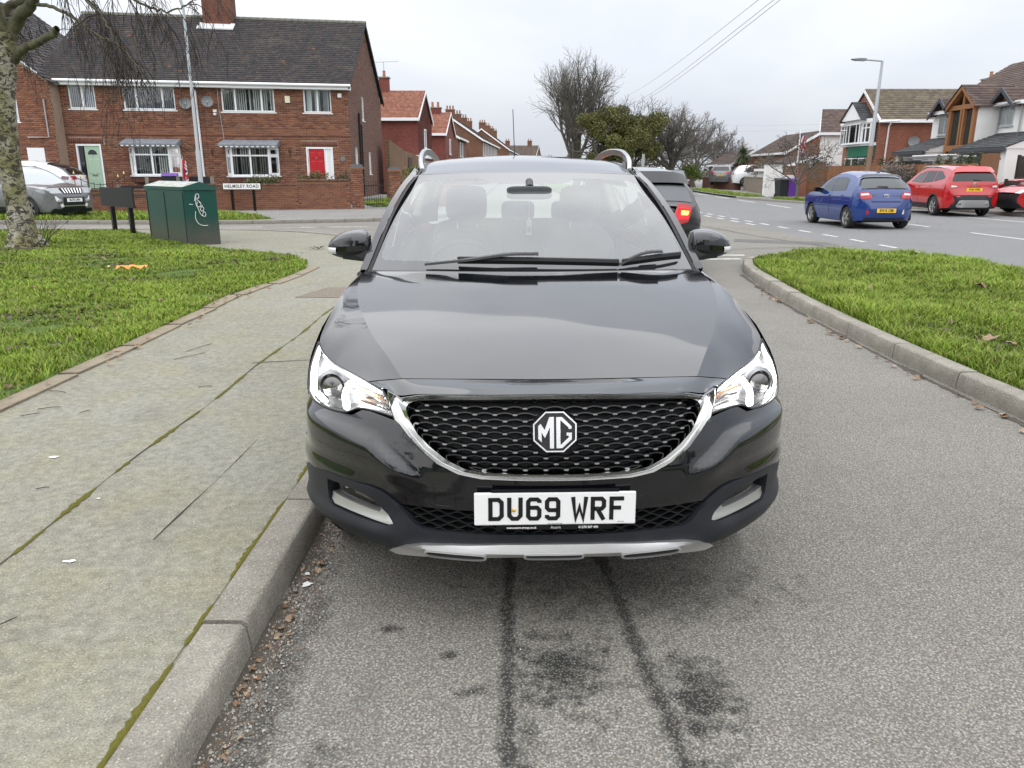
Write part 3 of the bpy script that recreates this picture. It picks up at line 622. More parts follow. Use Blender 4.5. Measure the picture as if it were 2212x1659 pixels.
# --- fog lamps
for sg in (1, -1):
    f = lambda pl: [(sg * s, z) for s, z in (pl if sg > 0 else reversed(pl))]
    fl = fpanel('fog_lamp', f([(.535, .355), (.875, .355), (.875, .482), (.535, .482)]), -.045, M_GRILLE, MG, .03)
    fpanel('fog_trim', f([(.547, .3745), (.564, .369), (.66, .3735), (.766, .375), (.833, .3735), (.857, .387), (.848, .414), (.791, .409), (.70, .405), (.604, .403), (.596, .416), (.634, .460), (.603, .441)]), lambda s, z: .006 + .008 * sm((.40 - z) / .03), M_SILVER, fl, .012, thick=.03)
    fpanel('fog_lens', f([(.605, .4055), (.70, .4085), (.79, .413), (.846, .417), (.842, .462), (.78, .466), (.70, .463), (.634, .457)]), -.008, M_LENS, fl, .03)
    fpanel('fog_reflector', f([(.62, .412), (.70, .415), (.76, .420), (.76, .457), (.70, .457), (.638, .450)]), -.030, mat('fog_inner', (.16, .15, .13), .25, metal=.6), fl, .03)
    p = FB(sg * .775, .452, -.02); MB().box(-.012, .012, -.008, .008, -.009, .009).build('bulb', mat('fog_bulb', (.8, .8, .78), .1, metal=.3), fl, loc=p)
# --- number plate
PLT = link('number_plate', MB().box(-.26, .26, -.004, .004, -.0555, .0555).mesh('number_plate', M_PLATEW), MG, (-.004, -.022, .4775), (R(-3), 0, 0)); bevel(PLT, .006, 2)
PLT['label'] = 'white number plate reading DU69 WRF'
def stroke(mb, pl, w, closed=False, y=-.0055, th=.0025):
    P = [np.array(p, float) for p in pl]; n = len(P); L = []; Rr = []
    for i in range(n):
        a = P[i - 1] if (i > 0 or closed) else None; b = P[(i + 1) % n] if (i < n - 1 or closed) else None
        d1 = (P[i] - a) / np.linalg.norm(P[i] - a) if a is not None else None; d2 = (b - P[i]) / np.linalg.norm(b - P[i]) if b is not None else None
        d1 = d2 if d1 is None else d1; d2 = d1 if d2 is None else d2; n1 = np.array([-d1[1], d1[0]]); n2 = np.array([-d2[1], d2[0]]); m_ = n1 + n2; m_ /= max(.3, np.linalg.norm(m_)); k = w / 2 / max(.45, m_ @ n1)
        L.append(P[i] + m_ * k); Rr.append(P[i] - m_ * k)
    if closed: L.append(L[0]); Rr.append(Rr[0])
    mb.grid([[(l[0], y, l[1]), (r_[0], y, r_[1])] for l, r_ in zip(L, Rr)])
GLY = {'D': [([(.007, .007), (.007, .072)], 0), ([(0, .072), (.033, .072), (.043, .062), (.043, .017), (.033, .007), (0, .007)], 0)], 'U': [([(.007, .079), (.007, .018), (.017, .007), (.033, .007), (.043, .018), (.043, .079)], 0)],
       '6': [([(.043, .060), (.043, .066), (.036, .072), (.014, .072), (.007, .064), (.007, .015), (.014, .007), (.036, .007), (.043, .015), (.043, .036), (.036, .044), (.010, .044)], 0)], '9': [([(.007, .019), (.007, .013), (.014, .007), (.036, .007), (.043, .015), (.043, .064), (.036, .072), (.014, .072), (.007, .064), (.007, .043), (.014, .035), (.040, .035)], 0)],
       'W': [([(.004, .079), (.013, .004), (.025, .046), (.037, .004), (.046, .079)], 0)], 'R': [([(.007, 0), (.007, .072), (.036, .072), (.043, .064), (.043, .046), (.036, .038), (.007, .038)], 0), ([(.022, .038), (.043, 0)], 0)], 'F': [([(.007, 0), (.007, .072), (.047, .072)], 0), ([(.007, .041), (.038, .041)], 0)]}
xc = -.215
for ch in 'DU69 WRF':
    if ch == ' ': xc += .026; continue
    mb = MB()
    for pl, cl in GLY[ch]: stroke(mb, [(xc + a, b - .0395) for a, b in pl], .0138, cl)
    mb.build('lettering', M_INK, PLT); xc += .0605
for x, z, m in ((-.133, -.003, mat('brass_screw', (.75, .42, .08), .3, metal=.5)), (.137, .0, M_BLACK)): MB().lathe([(0.0001, -.010), (.0045, -.0095), (.0062, -.007), (.0062, -.004)], 12, 'y', (x, 0, z)).build('screw', m, PLT, 60)
MB().box(-.19, .19, -.003, .003, -.072, -.056).build('dealer_strip', M_GBLACK, PLT); MB().box(-.205, .205, -.004, .006, .056, .063).build('plate_bracket', M_GBLACK, PLT)
M_WTXT = mat('white_print', (.75, .75, .75), .5)
for t_, x, sz in (('www.acorn-group.co.uk', -.108, .0098), ('Acorn', .002, .013), ('01270 507 490', .108, .0105)): lettering(t_, sz, M_WTXT if t_ != 'Acorn' else mat('grey_print', (.42, .42, .43), .5), PLT, (x, -.0036, -.0645), (R(90), 0, 0), ext=.0003, bold=.0002)
lettering('Acorn Group CW1 6DJ', .0048, M_INK, PLT, (.0, -.0046, -.051), (R(90), 0, 0), ext=.0002); lettering('BS AU 145e', .0042, M_INK, PLT, (.212, -.0046, -.046), (R(90), 0, 0), ext=.0002)
# tow-eye cover line
mb = MB(); mb.v = []; P = [(-.36 + .036 * math.copysign(abs(math.cos(a)) ** .5, math.cos(a)), .500 + .036 * math.copysign(abs(math.sin(a)) ** .5, math.sin(a))) for a in np.linspace(0, 2 * math.pi, 40)]
mb.tube([FB(s, z, bump_off(s, z) + .0008) for s, z in P], .0013, 4, False); mb.build('tow_cover_seam', M_GRILLE, MG)

# --- bonnet: raised middle with a crease on each side, shoulders outside it
HN = [[(0, .25, .834), (.28, .262, .834), (.515, .29, .830), (.585, .325, .816), (.645, .36, .8015)], [(0, .44, .888), (.30, .447, .886), (.590, .46, .877), (.66, .465, .843), (.724, .475, .806)],
      [(0, .60, .930), (.33, .60, .927), (.652, .60, .909), (.735, .592, .864), (.802, .577, .816)], [(0, .76, .968), (.36, .765, .964), (.712, .77, .948), (.79, .735, .908), (.862, .665, .845)],
      [(0, .93, 1.005), (.38, .93, 1.0), (.762, .94, .983), (.828, .88, .945), (.886, .735, .878)], [(0, 1.10, 1.042), (.40, 1.1, 1.037), (.795, 1.12, 1.018), (.838, 1.03, .985), (.873, .90, .948)],
      [(0, 1.20, 1.062), (.40, 1.22, 1.058), (.803, 1.27, 1.047), (.838, 1.21, 1.025), (.858, 1.12, 1.004)], [(0, 1.255, 1.0725), (.40, 1.29, 1.0735), (.797, 1.385, 1.064), (.818, 1.385, 1.056), (.832, 1.36, 1.042)]]
mb = MB()
inn = [[(-r_[2][0],) + r_[2][1:], (-r_[1][0],) + r_[1][1:], r_[0], r_[1], r_[2]] for r_ in HN]
mb.grid(surf(inn, 8, 10))
for sg in (1, -1): mb.grid(surf([[(sg * p[0], p[1], p[2]) for p in r_[2:]] for r_ in HN], 8, 8), flip=sg < 0)
bon = mb.build('bonnet', M_MG, MG, 30)
# thin turned-down front lip so the shut line has depth
NN = [[(0, .100, .823), (.163, .108, .8215), (.305, .128, .818), (.405, .150, .813), (.458, .166, .8085), (.517, .199, .7955), (.556, .232, .8065), (.590, .268, .803)],
      [(0, .175, .8315), (.16, .182, .8305), (.31, .195, .829), (.42, .212, .8255), (.475, .224, .8215), (.535, .255, .811), (.575, .285, .8075), (.612, .308, .803)],
      [(0, .244, .8325), (.15, .248, .8325), (.28, .257, .8325), (.42, .271, .8315), (.512, .285, .8285), (.565, .308, .8185), (.60, .328, .8110), (.640, .352, .8005)]]
full_n = [[(-p[0], p[1], p[2]) for p in reversed(r_[1:])] + r_ for r_ in NN]
mb = MB(); G = surf(full_n, 6, 5); mb.grid(G); mb.grid([G[-1], [(p[0], p[1] + .002, p[2] - .02) for p in G[-1]]]); mb.grid([G[0], [(p[0], p[1] + .02, p[2] - .012) for p in G[0]]]); mb.build('nose_panel', M_MG, MG, 35)
mb = MB(); mb.grid([[(x, y + .002, z - .018) for x, y, z in [(sx * p[0], p[1], p[2]) for p in (HN[0] if sx > 0 else reversed(HN[0]))]] for sx in (1,)] + [[(p[0], p[1] - .012, p[2] - .02) for p in HN[0]]]); 
# --- headlights
for sg in (1, -1):
    net = [[(.522, .165, .7255), (.587, .205, .7335), (.660, .245, .7365), (.7155, .282, .7125), (.780, .332, .7095), (.850, .418, .7145), (.893, .515, .727)],
           [(.548, .203, .766), (.617, .272, .776), (.695, .345, .782), (.765, .378, .770), (.827, .448, .775), (.876, .523, .780), (.901, .600, .792)],
           [(.577, .250, .797), (.653, .368, .8005), (.724, .474, .804), (.801, .576, .814), (.846, .636, .832), (.872, .678, .852), (.888, .717, .8695)]]
    hl = link('headlight', None, None) if False else None
    net = [[(sg * p[0], p[1], p[2]) for p in r_] for r_ in net]
    G = surf(net, 8, 6); mb = MB().grid(G, flip=sg < 0); lens = mb.build('headlight', M_LENS, MG, 60)
    lens['label'] = 'swept-back headlight with a lit daytime running strip'
    def ins(a, b, d):   # a along 0..1, b up 0..1, d inward
        i = min(len(G) - 1, max(0, int(round(b * (len(G) - 1))))); j = min(len(G[0]) - 1, max(0, int(round(a * (len(G[0]) - 1))))); p = np.array(G[i][j]); return p + np.array([-sg * .35, .85, -.25]) * d
    GI = [[ins(j / 24, i / 10, .008 if (i in (0, 10) or j in (0, 24)) else .055) for j in range(25)] for i in range(11)]
    MB().grid(GI, flip=sg < 0).build('lamp_housing', M_REFL, lens, 60)
    # dark rim of the lens edge
    edge = [G[0][j] for j in range(len(G[0]))] + [G[i][-1] for i in range(1, len(G))] + [G[-1][j] for j in range(len(G[0]) - 2, -1, -1)] + [G[i][0] for i in range(len(G) - 2, -1, -1)]
    MB().tube(edge, .0042, 5, False).build('lamp_gasket', M_GRILLE, lens, 60)
    # projector with dark bezel
    pc = ins(.56, .52, .022); ax = Vector((sg * .30, -.93, .05)).normalized(); rot = ax.to_track_quat('Z', 'Y').to_matrix().to_4x4(); rot.translation = Vector(pc)
    def lathe_at(prof, name, m, n=28):
        b_ = MB().lathe(prof, n); b_.v = [tuple(rot @ Vector(p)) for p in b_.v]; return b_.build(name, m, lens, 60)
    lathe_at([(.066, -.01), (.064, .006), (.052, .010), (.047, .004), (.046, -.01)], 'lamp_bezel', M_REFL)
    lathe_at([(.046, -.012), (.044, .004), (.036, .014), (.022, .021), (.008, .0235), (.0001, .024)], 'projector', mat('projector_glass', (.045, .04, .035), .03, coat=1, spec=1))
    # lit light guides
    for path, rad in (([ins(a, b, .012) for a, b in ((.30, .80), (.36, .62), (.41, .45), (.44, .30), (.47, .14), (.50, .08))], [.006, .010, .012, .012, .013, .010]), ([ins(a, b, .012) for a, b in ((.985, .93), (.93, .80), (.88, .60), (.82, .40), (.75, .20), (.70, .12))], [.004, .008, .011, .012, .010, .006]), ([ins(a, b, .012) for a, b in ((.05, .80), (.16, .80), (.28, .82), (.40, .86), (.55, .90), (.75, .92))], [.004, .006, .007, .007, .006, .004])):
        MB().tube(crom(path, 5), list(np.interp(np.linspace(0, 1, (len(path) - 1) * 5 + 1), np.linspace(0, 1, len(path)), rad)), 8).build('daytime_light', M_DRL, lens, 60)
    # indicator reflector steps
    for k in range(4):
        b_ = .18 + k * .15; MB().tube([ins(.06, b_, .012), ins(.18, b_ + .02, .012), ins(.30, b_ - .01, .012)], .0045, 5).build('indicator_step', mat('indicator_amber', (.75, .42, .2), .25, metal=.5) if k == 2 else M_CHROME, lens, 60)
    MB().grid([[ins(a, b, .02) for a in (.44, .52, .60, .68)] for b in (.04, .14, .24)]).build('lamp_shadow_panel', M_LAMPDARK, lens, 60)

def well_arc(parent, x, yc, zc, r_, sg, dep=.26):
    P = []
    for a in np.linspace(-.22, math.pi + .22, 22): P.append([(x - sg * .01, yc + r_ * math.cos(a), zc + r_ * math.sin(a)), (x - sg * dep, yc + r_ * math.cos(a), zc + r_ * math.sin(a)), (x - sg * dep, yc + r_ * .3 * math.cos(a), zc + r_ * .3 * math.sin(a))])
    return MB().grid(P).build('wheel_well', M_BLACK, parent)
# --- body side as a function of length and height
_WY = [.4, .52, .64, .8, 2.0, 3.4, 3.8, 4.05, 4.2, 4.28]; _WX = [.87, .900, .914, .918, .916, .914, .888, .84, .78, .70]
def SX(y, z): return float(np.interp(y, _WY, _WX)) * (1 - .05 * sm((.42 - z) / .2)) - 1.05 * max(0, z - .75) ** 2 - .006 * math.exp(-((z - .62) / .06) ** 2)
def side(name, poly, m, sg, step=.04, off=0, parent=MG, holes=()):
    V2, F = cdt(poly, step, holes); mb = MB(); mb.add([(sg * (SX(y, z) + off), y, z) for y, z in V2], F if sg > 0 else [tuple(reversed(f)) for f in F]); return mb.build(name, m, parent, 50)
def arc(yc, r_, a0, a1, n=22, zc=.335): return [(yc + r_ * math.cos(R(a0 + (a1 - a0) * i / n)), zc + r_ * math.sin(R(a0 + (a1 - a0) * i / n))) for i in range(n + 1)]
fend = [(.605, .66), (.605, .70), (.525, .724), (.545, .755), (.580, .785), (.625, .812), (.668, .840), (.722, .868), (.80, .912), (.9, .944), (1.0, .975), (1.12, .999), (1.25, 1.022), (1.36, 1.038), (1.45, 1.046), (1.445, .9), (1.41, .6), (1.37, .30), (1.245, .30)] + arc(.87, .375, -5.4, 135)
fdoor = [(1.378, .30), (1.418, .6), (1.453, .9), (1.46, 1.05), (2.50, 1.075), (2.50, .30)]
rdoor = [(2.507, .30), (2.507, 1.075), (3.42, 1.10), (3.40, .92), (3.30, .78), (3.10, .62), (3.02, .45), (3.00, .30)]
quart = [(3.008, .30), (3.028, .45), (3.108, .618), (3.308, .776), (3.408, .918), (3.43, 1.10), (4.0, 1.13), (4.2, 1.10), (4.24, .9), (4.26, .6), (4.22, .35), (3.85, .32)] + arc(3.455, .375, -2, 182)
belt = lambda y: float(np.interp(y, [1.46, 2.5, 3.42, 4.0], [1.05, 1.075, 1.10, 1.13]))
redge = lambda y: (float(np.interp(y, [2.05, 2.4, 2.9, 3.5, 4.0, 4.2], [.607, .617, .617, .602, .572, .55])), float(np.interp(y, [2.05, 2.4, 2.9, 3.5, 4.0, 4.2], [1.502, 1.555, 1.572, 1.552, 1.50, 1.46])))
for sg in (1, -1):
    side('front_wing', fend, M_MG, sg)
    d = side('door', fdoor, M_MG, sg, .08); MB().box(-.012, .012, -.09, .09, -.012, .012).build('handle', M_CHROME, d, loc=(sg * (SX(2.3, .92) + .012), 2.33, .925))
    d = side('door', rdoor, M_MG, sg, .08); MB().box(-.012, .012, -.09, .09, -.012, .012).build('handle', M_CHROME, d, loc=(sg * (SX(3.2, .95) + .012), 3.23, .955))
    side('rear_quarter', quart, M_MG, sg, .06)
    # arch and sill cladding
    for yc, a0, a1 in ((.87, -4, 148), (3.455, -4, 184)):
        mb = MB(); P = []
        for a in np.linspace(a0, a1, 40):
            row = []
            for rr, of in ((.372, -.02), (.372, .012), (.405, .018), (.428, .010), (.430, .000)):
                y, z = yc + rr * math.cos(R(a)), .335 + rr * math.sin(R(a)); row.append((sg * (SX(y, max(z, .28)) + of), y, z))
            P.append(row)
        mb.grid(P); mb.build('arch_cladding', M_CLAD, MG, 50)
        well_arc(MG, sg * .90, yc, .335, .385, sg)
    MB().box(-.03, .015, 1.24, 3.09, .235, .335).build('sill', M_CLAD, MG, loc=(sg * .885, 0, 0))
    # roof rail
    rl = [(.575, 2.13, 1.530), (.590, 2.22, 1.575), (.597, 2.36, 1.612), (.600, 2.6, 1.642), (.600, 3.0, 1.655), (.595, 3.4, 1.640), (.585, 3.7, 1.600), (.575, 3.85, 1.545)]
    C = crom(rl, 6); mb = MB(); P = []
    for x, y, z in C: P.append([(sg * (x + dx), y, z + dz) for dx, dz in ((-.012, -.008), (-.013, .003), (-.006, .009), (.006, .009), (.012, .002), (.012, -.030), (-.010, -.030))])
    mb.grid(P, closed=True); mb.add(P[0], [tuple(range(7))]); mb.add(P[-1], [tuple(reversed(range(7)))]); rr_ = mb.build('roof_rail', mat('rail_silver', (.42, .42, .42), .3, metal=.9), MG, 40)
    MB().prism([(2.18, 1.50), (2.30, 1.575), (2.40, 1.60), (2.36, 1.54)], sg * .585 - .008, sg * .585 + .008, 'x').build('rail_foot', M_GBLACK, rr_)
    # pillars + side glass
    mb = MB(); lo = crom([(.792, 1.405, 1.068), (.768, 1.50, 1.142), (.716, 1.70, 1.300), (.655, 1.90, 1.432), (.607, 2.05, 1.502), (.596, 2.14, 1.527)], 6); hi = crom([(.828, 1.44, 1.055), (.806, 1.56, 1.13), (.748, 1.78, 1.295), (.682, 1.99, 1.425), (.632, 2.14, 1.500), (.618, 2.24, 1.530)], 6)
    mid = [((a[0] + b[0]) / 2 + .014, (a[1] + b[1]) / 2 - .012, (a[2] + b[2]) / 2 + .012) for a, b in zip(lo, hi)]
    mb.grid([[(sg * p[0], p[1], p[2]) for p in r_] for r_ in (lo, mid, hi)]); mb.build('pillar', M_MG, MG, 60)
    mb = MB(); mb.grid([[(sg * (p[0] - .003), p[1] + .002, p[2] - .002) for p in lo], [(sg * (p[0] - .022), p[1] - .004, p[2] + .002) for p in lo]]); mb.build('screen_seal', M_BLACK, MG)
    # little corner flap between bonnet, wing and screen
    MB().add([(sg * p[0], p[1], p[2]) for p in [(.795, 1.39, 1.066), (.835, 1.365, 1.044), (.850, 1.47, 1.047), (.828, 1.45, 1.062), (.790, 1.42, 1.078)]], [(0, 1, 2, 3), (0, 3, 4)]).build('corner_trim', M_GBLACK, MG)
    def green(y0, y1, b0=0, b1=1, n=8, off=0):
        P = []
        for i in range(n + 1):
            t = i / n; row = []
            for k in range(7):
                q_ = k / 6; bb = b0 + (b1 - b0) * q_; yb = y0 + (y1 - y0) * t; ex, ez = redge(max(2.05, min(4.2, yb + .0)));
                bx_, bz_ = SX(yb, belt(yb)), belt(yb); x = bx_ + (ex - bx_) * bb + .02 * math.sin(math.pi * bb); z = bz_ + (ez - bz_) * bb; row.append((sg * (x + off), yb, z))
            P.append(row)
        return P
    # front side glass is a triangle-ish quad behind the pillar
    P = []
    for t in np.linspace(0, 1, 9):
        yb = 1.52 + (2.47 - 1.52) * t; yt = 2.20 + (2.47 - 2.20) * t; ex, ez = redge(yt); bx_, bz_ = SX(yb, belt(yb)), belt(yb); P.append([(sg * (bx_ + (ex - bx_) * q_ + .018 * math.sin(math.pi * q_)), yb + (yt - yb) * q_, bz_ + (ez - .02 - bz_) * q_) for q_ in np.linspace(0, 1, 7)])
    MB().grid(P).build('side_window', M_CGLASS, MG, 60)
    MB().grid(green(2.47, 2.54, 0, 1, 2, .003)).build('door_pillar', M_GBLACK, MG, 60); MB().grid(green(2.54, 3.36, 0, .96)).build('side_window', M_CGLASS, MG, 60); MB().grid(green(3.36, 4.2, 0, 1, 6, .002)).build('rear_pillar', M_MG, MG, 60)
    MB().grid(green(2.10, 4.2, .955, 1.04, 12, .004)).build('window_frame', M_GBLACK, MG, 60)
# roof
RN = []
for y in (2.0, 2.12, 2.35, 2.7, 3.1, 3.5, 3.9, 4.22):
    zc = float(np.interp(y, [2.0, 2.12, 2.35, 2.7, 3.1, 3.5, 3.9, 4.22], [1.516, 1.545, 1.590, 1.616, 1.622, 1.607, 1.570, 1.515])); ex, ez = redge(max(y + .05, 2.05)); yo = .05 if y < 2.05 else 0.03
    RN.append([(-ex, y + yo, ez), (-ex * .86, y + yo * .8, ez + (zc - ez) * .42), (-ex * .5, y + yo * .3, ez + (zc - ez) * .80), (0, y, zc), (ex * .5, y + yo * .3, ez + (zc - ez) * .80), (ex * .86, y + yo * .8, ez + (zc - ez) * .42), (ex, y + yo, ez)])
MB().grid(surf(RN, 6, 4)).build('roof', M_MG, MG, 60)
MB().tube([(0.0, 3.95, 1.565), (.0, 4.02, 1.62), (-.004, 4.10, 1.75), (-.01, 4.22, 2.0)], [.009, .006, .0035, .003], 6).build('aerial', M_BLACK, MG)
# windscreen: dark border and clear middle
WN = [[(-.790, 1.41, 1.068), (-.60, 1.345, 1.073), (-.30, 1.290, 1.0745), (0, 1.272, 1.0745), (.30, 1.290, 1.0745), (.60, 1.345, 1.073), (.790, 1.41, 1.068)],
      [(-.703, 1.725, 1.305), (-.52, 1.655, 1.324), (-.26, 1.615, 1.334), (0, 1.602, 1.337), (.26, 1.615, 1.334), (.52, 1.655, 1.324), (.703, 1.725, 1.305)],
      [(-.607, 2.048, 1.502), (-.43, 2.018, 1.510), (-.22, 2.000, 1.5145), (0, 1.994, 1.516), (.22, 2.000, 1.5145), (.43, 2.018, 1.510), (.607, 2.048, 1.502)]]
WG = surf(WN, 10, 6)
def WS(a, b, off=0):
    fi, fj = b * (len(WG) - 1), (a + 1) / 2 * (len(WG[0]) - 1); i, j = min(len(WG) - 2, int(fi)), min(len(WG[0]) - 2, int(fj)); u, v = fi - i, fj - j
    p = WG[i][j] * (1 - u) * (1 - v) + WG[i + 1][j] * u * (1 - v) + WG[i][j + 1] * (1 - u) * v + WG[i + 1][j + 1] * u * v; return p + np.array([0, -.56, .83]) * off
clr = [(-.88, .085), (-.5, .072), (0, .068), (.5, .072), (.88, .085), (.915, .11), (.93, .16), (.935, .25), (.925, .80), (.90, .87), (.84, .905), (.60, .915), (.42, .92), (.36, .91), (.30, .86), (.22, .835), (-.22, .835), (-.30, .86), (-.36, .91), (-.42, .92), (-.60, .915), (-.84, .905), (-.90, .87), (-.925, .80), (-.935, .25), (-.93, .16), (-.915, .11)]
V2, F = cdt([(-1, 0), (1, 0), (1, 1), (-1, 1)], .07, [clr]); MB().add([WS(*p) for p in V2], F).build('windscreen_border', mat('screen_frit', (.010, .011, .012), .05, coat=1, spec=.8), MG, 60)
V2, F = cdt(clr, .08); MB().add([WS(*p) for p in V2], F).build('windscreen', M_WSCREEN, MG, 60)
mb = MB(); mb.grid([[(x, y - .03, z - .012) for x, y, z in WG[0]], [tuple(WG[0][j]) for j in range(len(WG[0]))], [tuple(WG[0][j] + np.array([0, .006, -.05])) for j in range(len(WG[0]))]]); mb.build('cowl', M_GRILLE, MG)
# wipers
def wiper(a0, a1, arm, h=.030):
    A_ = [WS(a0[0] + (a1[0] - a0[0]) * t, a0[1] + (a1[1] - a0[1]) * t, h + .006 * math.sin(math.pi * t)) for t in np.linspace(0, 1, 14)]
    mb = MB(); P = []
    for p in A_: P.append([tuple(p + np.array(d)) for d in ((0, -.010, -.004), (0, -.006, .010), (0, .006, .012), (0, .008, -.004), (0, .002, -.022))])
    mb.grid(P, closed=True); mb.add(P[0], [(0, 1, 2, 3, 4)]); mb.add(P[-1], [(4, 3, 2, 1, 0)]); w = mb.build('wiper', M_BLACK, MG, 40)
    Q = [WS(a, b, hh) for a, b, hh in arm]; mb = MB(); P = []
    for p, wd in zip(crom(Q, 5), np.interp(np.linspace(0, 1, (len(Q) - 1) * 5 + 1), [0, .55, .6, 1], [.010, .010, .016, .016])): P.append([tuple(p + np.array(d)) for d in ((0, -wd, 0), (0, -wd * .6, .010), (0, wd * .6, .014), (0, wd, 0))])
    mb.grid(P, closed=True); mb.build('wiper_arm', M_GBLACK, w, 40)
wiper((-.40, .055), (.44, .030), [(-.56, .015, .02), (-.35, .032, .035), (-.15, .055, .05), (.02, .058, .052)])
wiper((.455, .030), (.885, .085), [(.44, .012, .02), (.53, .048, .04), (.60, .064, .05), (.70, .070, .050)])
# door mirrors
for sg in (1, -1):
    sec = [(.800, 1.120, 1.215, .070), (.815, 1.108, 1.236, .086), (.86, 1.100, 1.243, .096), (.915, 1.101, 1.236, .095), (.960, 1.108, 1.219, .084), (.992, 1.120, 1.196, .064), (1.010, 1.140, 1.172, .03)]
    def ringm(x, z0, z1, dep):
        o = []; zc, h = (z0 + z1) / 2, (z1 - z0) / 2
        for k in range(24):
            a = 2 * math.pi * k / 24; c, s_ = math.cos(a), math.sin(a); ex = lambda v, p: math.copysign(abs(v) ** p, v)
            o.append((sg * x, 1.60 + (x - .8) * .18 - dep * (ex(c, .75) if c > 0 else .55 * ex(c, .35)), zc + h * ex(s_, .75)))
        return o
    P = [ringm(*q_) for q_ in crom(sec, 3)]; capv = MB(); capv.grid(P, closed=True, flip=sg < 0); capv.add(P[-1], [tuple(range(24))]); capv.add(P[0], [tuple(reversed(range(24)))])
    # split: upper cap gloss, lower housing satin
    up = MB(); lo_ = MB(); zl = lambda x: 1.150 + (abs(x) - .8) * .02
    for f in capv.f:
        c = np.mean([capv.v[i] for i in f], axis=0); (up if c[2] > zl(c[0]) else lo_).add([capv.v[i] for i in f], [tuple(range(len(f)))])
    def weld(mb, name, m, parent):
        me = mb.mesh(name, m); bm = bmesh.new(); bm.from_mesh(me); bmesh.ops.remove_doubles(bm, verts=bm.verts, dist=1e-5); bm.to_mesh(me); bm.free(); me.polygons.foreach_set('use_smooth', [True] * len(me.polygons)); me.set_sharp_from_angle(angle=R(55)); return link(name, me, parent)
    cap = weld(up, 'door_mirror', M_MG, MG); weld(lo_, 'mirror_housing', M_GRILLE, cap)
    MB().hexa([(sg * x, y, z) for x, y, z in [(.775, 1.50, 1.092), (.93, 1.545, 1.106), (.93, 1.62, 1.106), (.775, 1.60, 1.092), (.775, 1.51, 1.150), (.93, 1.545, 1.147), (.93, 1.62, 1.147), (.775, 1.60, 1.150)]]).build('mirror_arm', M_GRILLE, cap)
    ind = []
    for x in np.linspace(.955, 1.008, 7):
        s0 = np.interp(x, [q_[0] for q_ in sec], [q_[3] for q_ in sec]); ind.append([(sg * (x + .006), 1.60 + (x - .8) * .18 - s0 * k - .004, z) for z, k in ((1.160, .92), (1.152, 1.0), (1.140, .98), (1.130, .85))])
    MB().grid(ind).build('mirror_indicator', M_CLEARLENS, cap, 60)
# rear of the car
TG = [[(-ex * 1.0, y, z) for ex, y, z in ()] for _ in ()]
tail = [(.56, 4.22, 1.47), (.63, 4.27, 1.30), (.72, 4.30, 1.10), (.80, 4.27, .90), (.82, 4.28, .65), (.80, 4.27, .40), (.75, 4.2, .30)]
mb = MB(); mb.grid([[(-x, y - .08, z), (-x * .9, y, z), (0, y + .05, z), (x * .9, y, z), (x, y - .08, z)] for x, y, z in tail[2:]]); mb.build('tailgate', M_MG, MG, 60)
mb = MB(); mb.grid([[(-x * .98, y - .06, z), (-x * .8, y, z), (0, y + .05, z), (x * .8, y, z), (x * .98, y - .06, z)] for x, y, z in tail[:3]]); mb.build('rear_window', M_CGLASS, MG, 60)
for sg in (1, -1): MB().hexa([(sg * x, y, z) for x, y, z in [(.60, 4.29, .88), (.80, 4.24, .88), (.80, 4.10, .90), (.60, 4.2, .88), (.60, 4.29, 1.02), (.78, 4.24, 1.02), (.80, 4.05, 1.02), (.60, 4.2, 1.02)]]).build('tail_lamp', M_RED, MG)
MB().box(-.56, .56, .45, 4.05, .20, .27).build('underbody', M_BLACK, MG)
MB().box(-.62, .62, .30, .60, .28, .70).build('radiator', M_BLACK, MG)
# --- wheels (shared builder)
def wheel_mesh(r_, w, rim, spokes, kind=0):
    ty = MB().lathe([(rim, -w * .42), (rim * 1.03, -w * .5), (r_ * .93, -w * .5), (r_ * .985, -w * .40), (r_, -w * .2), (r_, w * .2), (r_ * .985, w * .40), (r_ * .93, w * .5), (rim * 1.03, w * .5), (rim, w * .42)], 36, 'x').mesh('tyre', M_RUBBER, 50)
    rm = MB(); rm.lathe([(rim, w * .43), (rim * .95, w * .44), (rim * .92, w * .36), (rim * .88, -w * .3)], 36, 'x')
    for k in range(spokes):
        a = 2 * math.pi * k / spokes
        for off in ((-.16, .16) if kind == 1 else (0,)):
            def pt(rr, t, x): return (x, rr * math.cos(a + t), rr * math.sin(a + t))
            hw0, hw1 = (.20, .075) if kind == 1 else (.30, .17)
            t0, t1 = off * .55, off
            rm.hexa([pt(rim * .2, t0 - hw0 * 1.2, w * .28), pt(rim * .93, t1 - hw1, w * .30), pt(rim * .93, t1 + hw1, w * .30), pt(rim * .2, t0 + hw0 * 1.2, w * .28), pt(rim * .2, t0 - hw0, w * .38), pt(rim * .93, t1 - hw1 * .8, w * .41), pt(rim * .93, t1 + hw1 * .8, w * .41), pt(rim * .2, t0 + hw0, w * .38)])
    rm.lathe([(rim * .24, w * .30), (rim * .22, w * .41), (rim * .12, w * .43), (.0001, w * .43)], 20, 'x')
    return ty, rm.mesh('rim', M_ALLOY, 40), MB().lathe([(rim * .90, w * .05), (.0001, w * .05)], 24, 'x').mesh('brake_disc', M_BLACK)
def add_wheels(parent, r_, w, rim, spokes, xs, ys, kind=0, rim_mat=None):
    ty, rm, bd = wheel_mesh(r_, w, rim, spokes, kind)
    if rim_mat: rm.materials[0] = rim_mat
    for sg in (1, -1):
        for y in ys:
            t = link('wheel', ty, parent, (sg * xs, y, r_), (random.uniform(0, 6), 0, 0 if sg > 0 else math.pi)); link('rim', rm, t); link('brake_disc', bd, t)
add_wheels(MG, .335, .205, .225, 5, .775, (.89, 3.455), 1)
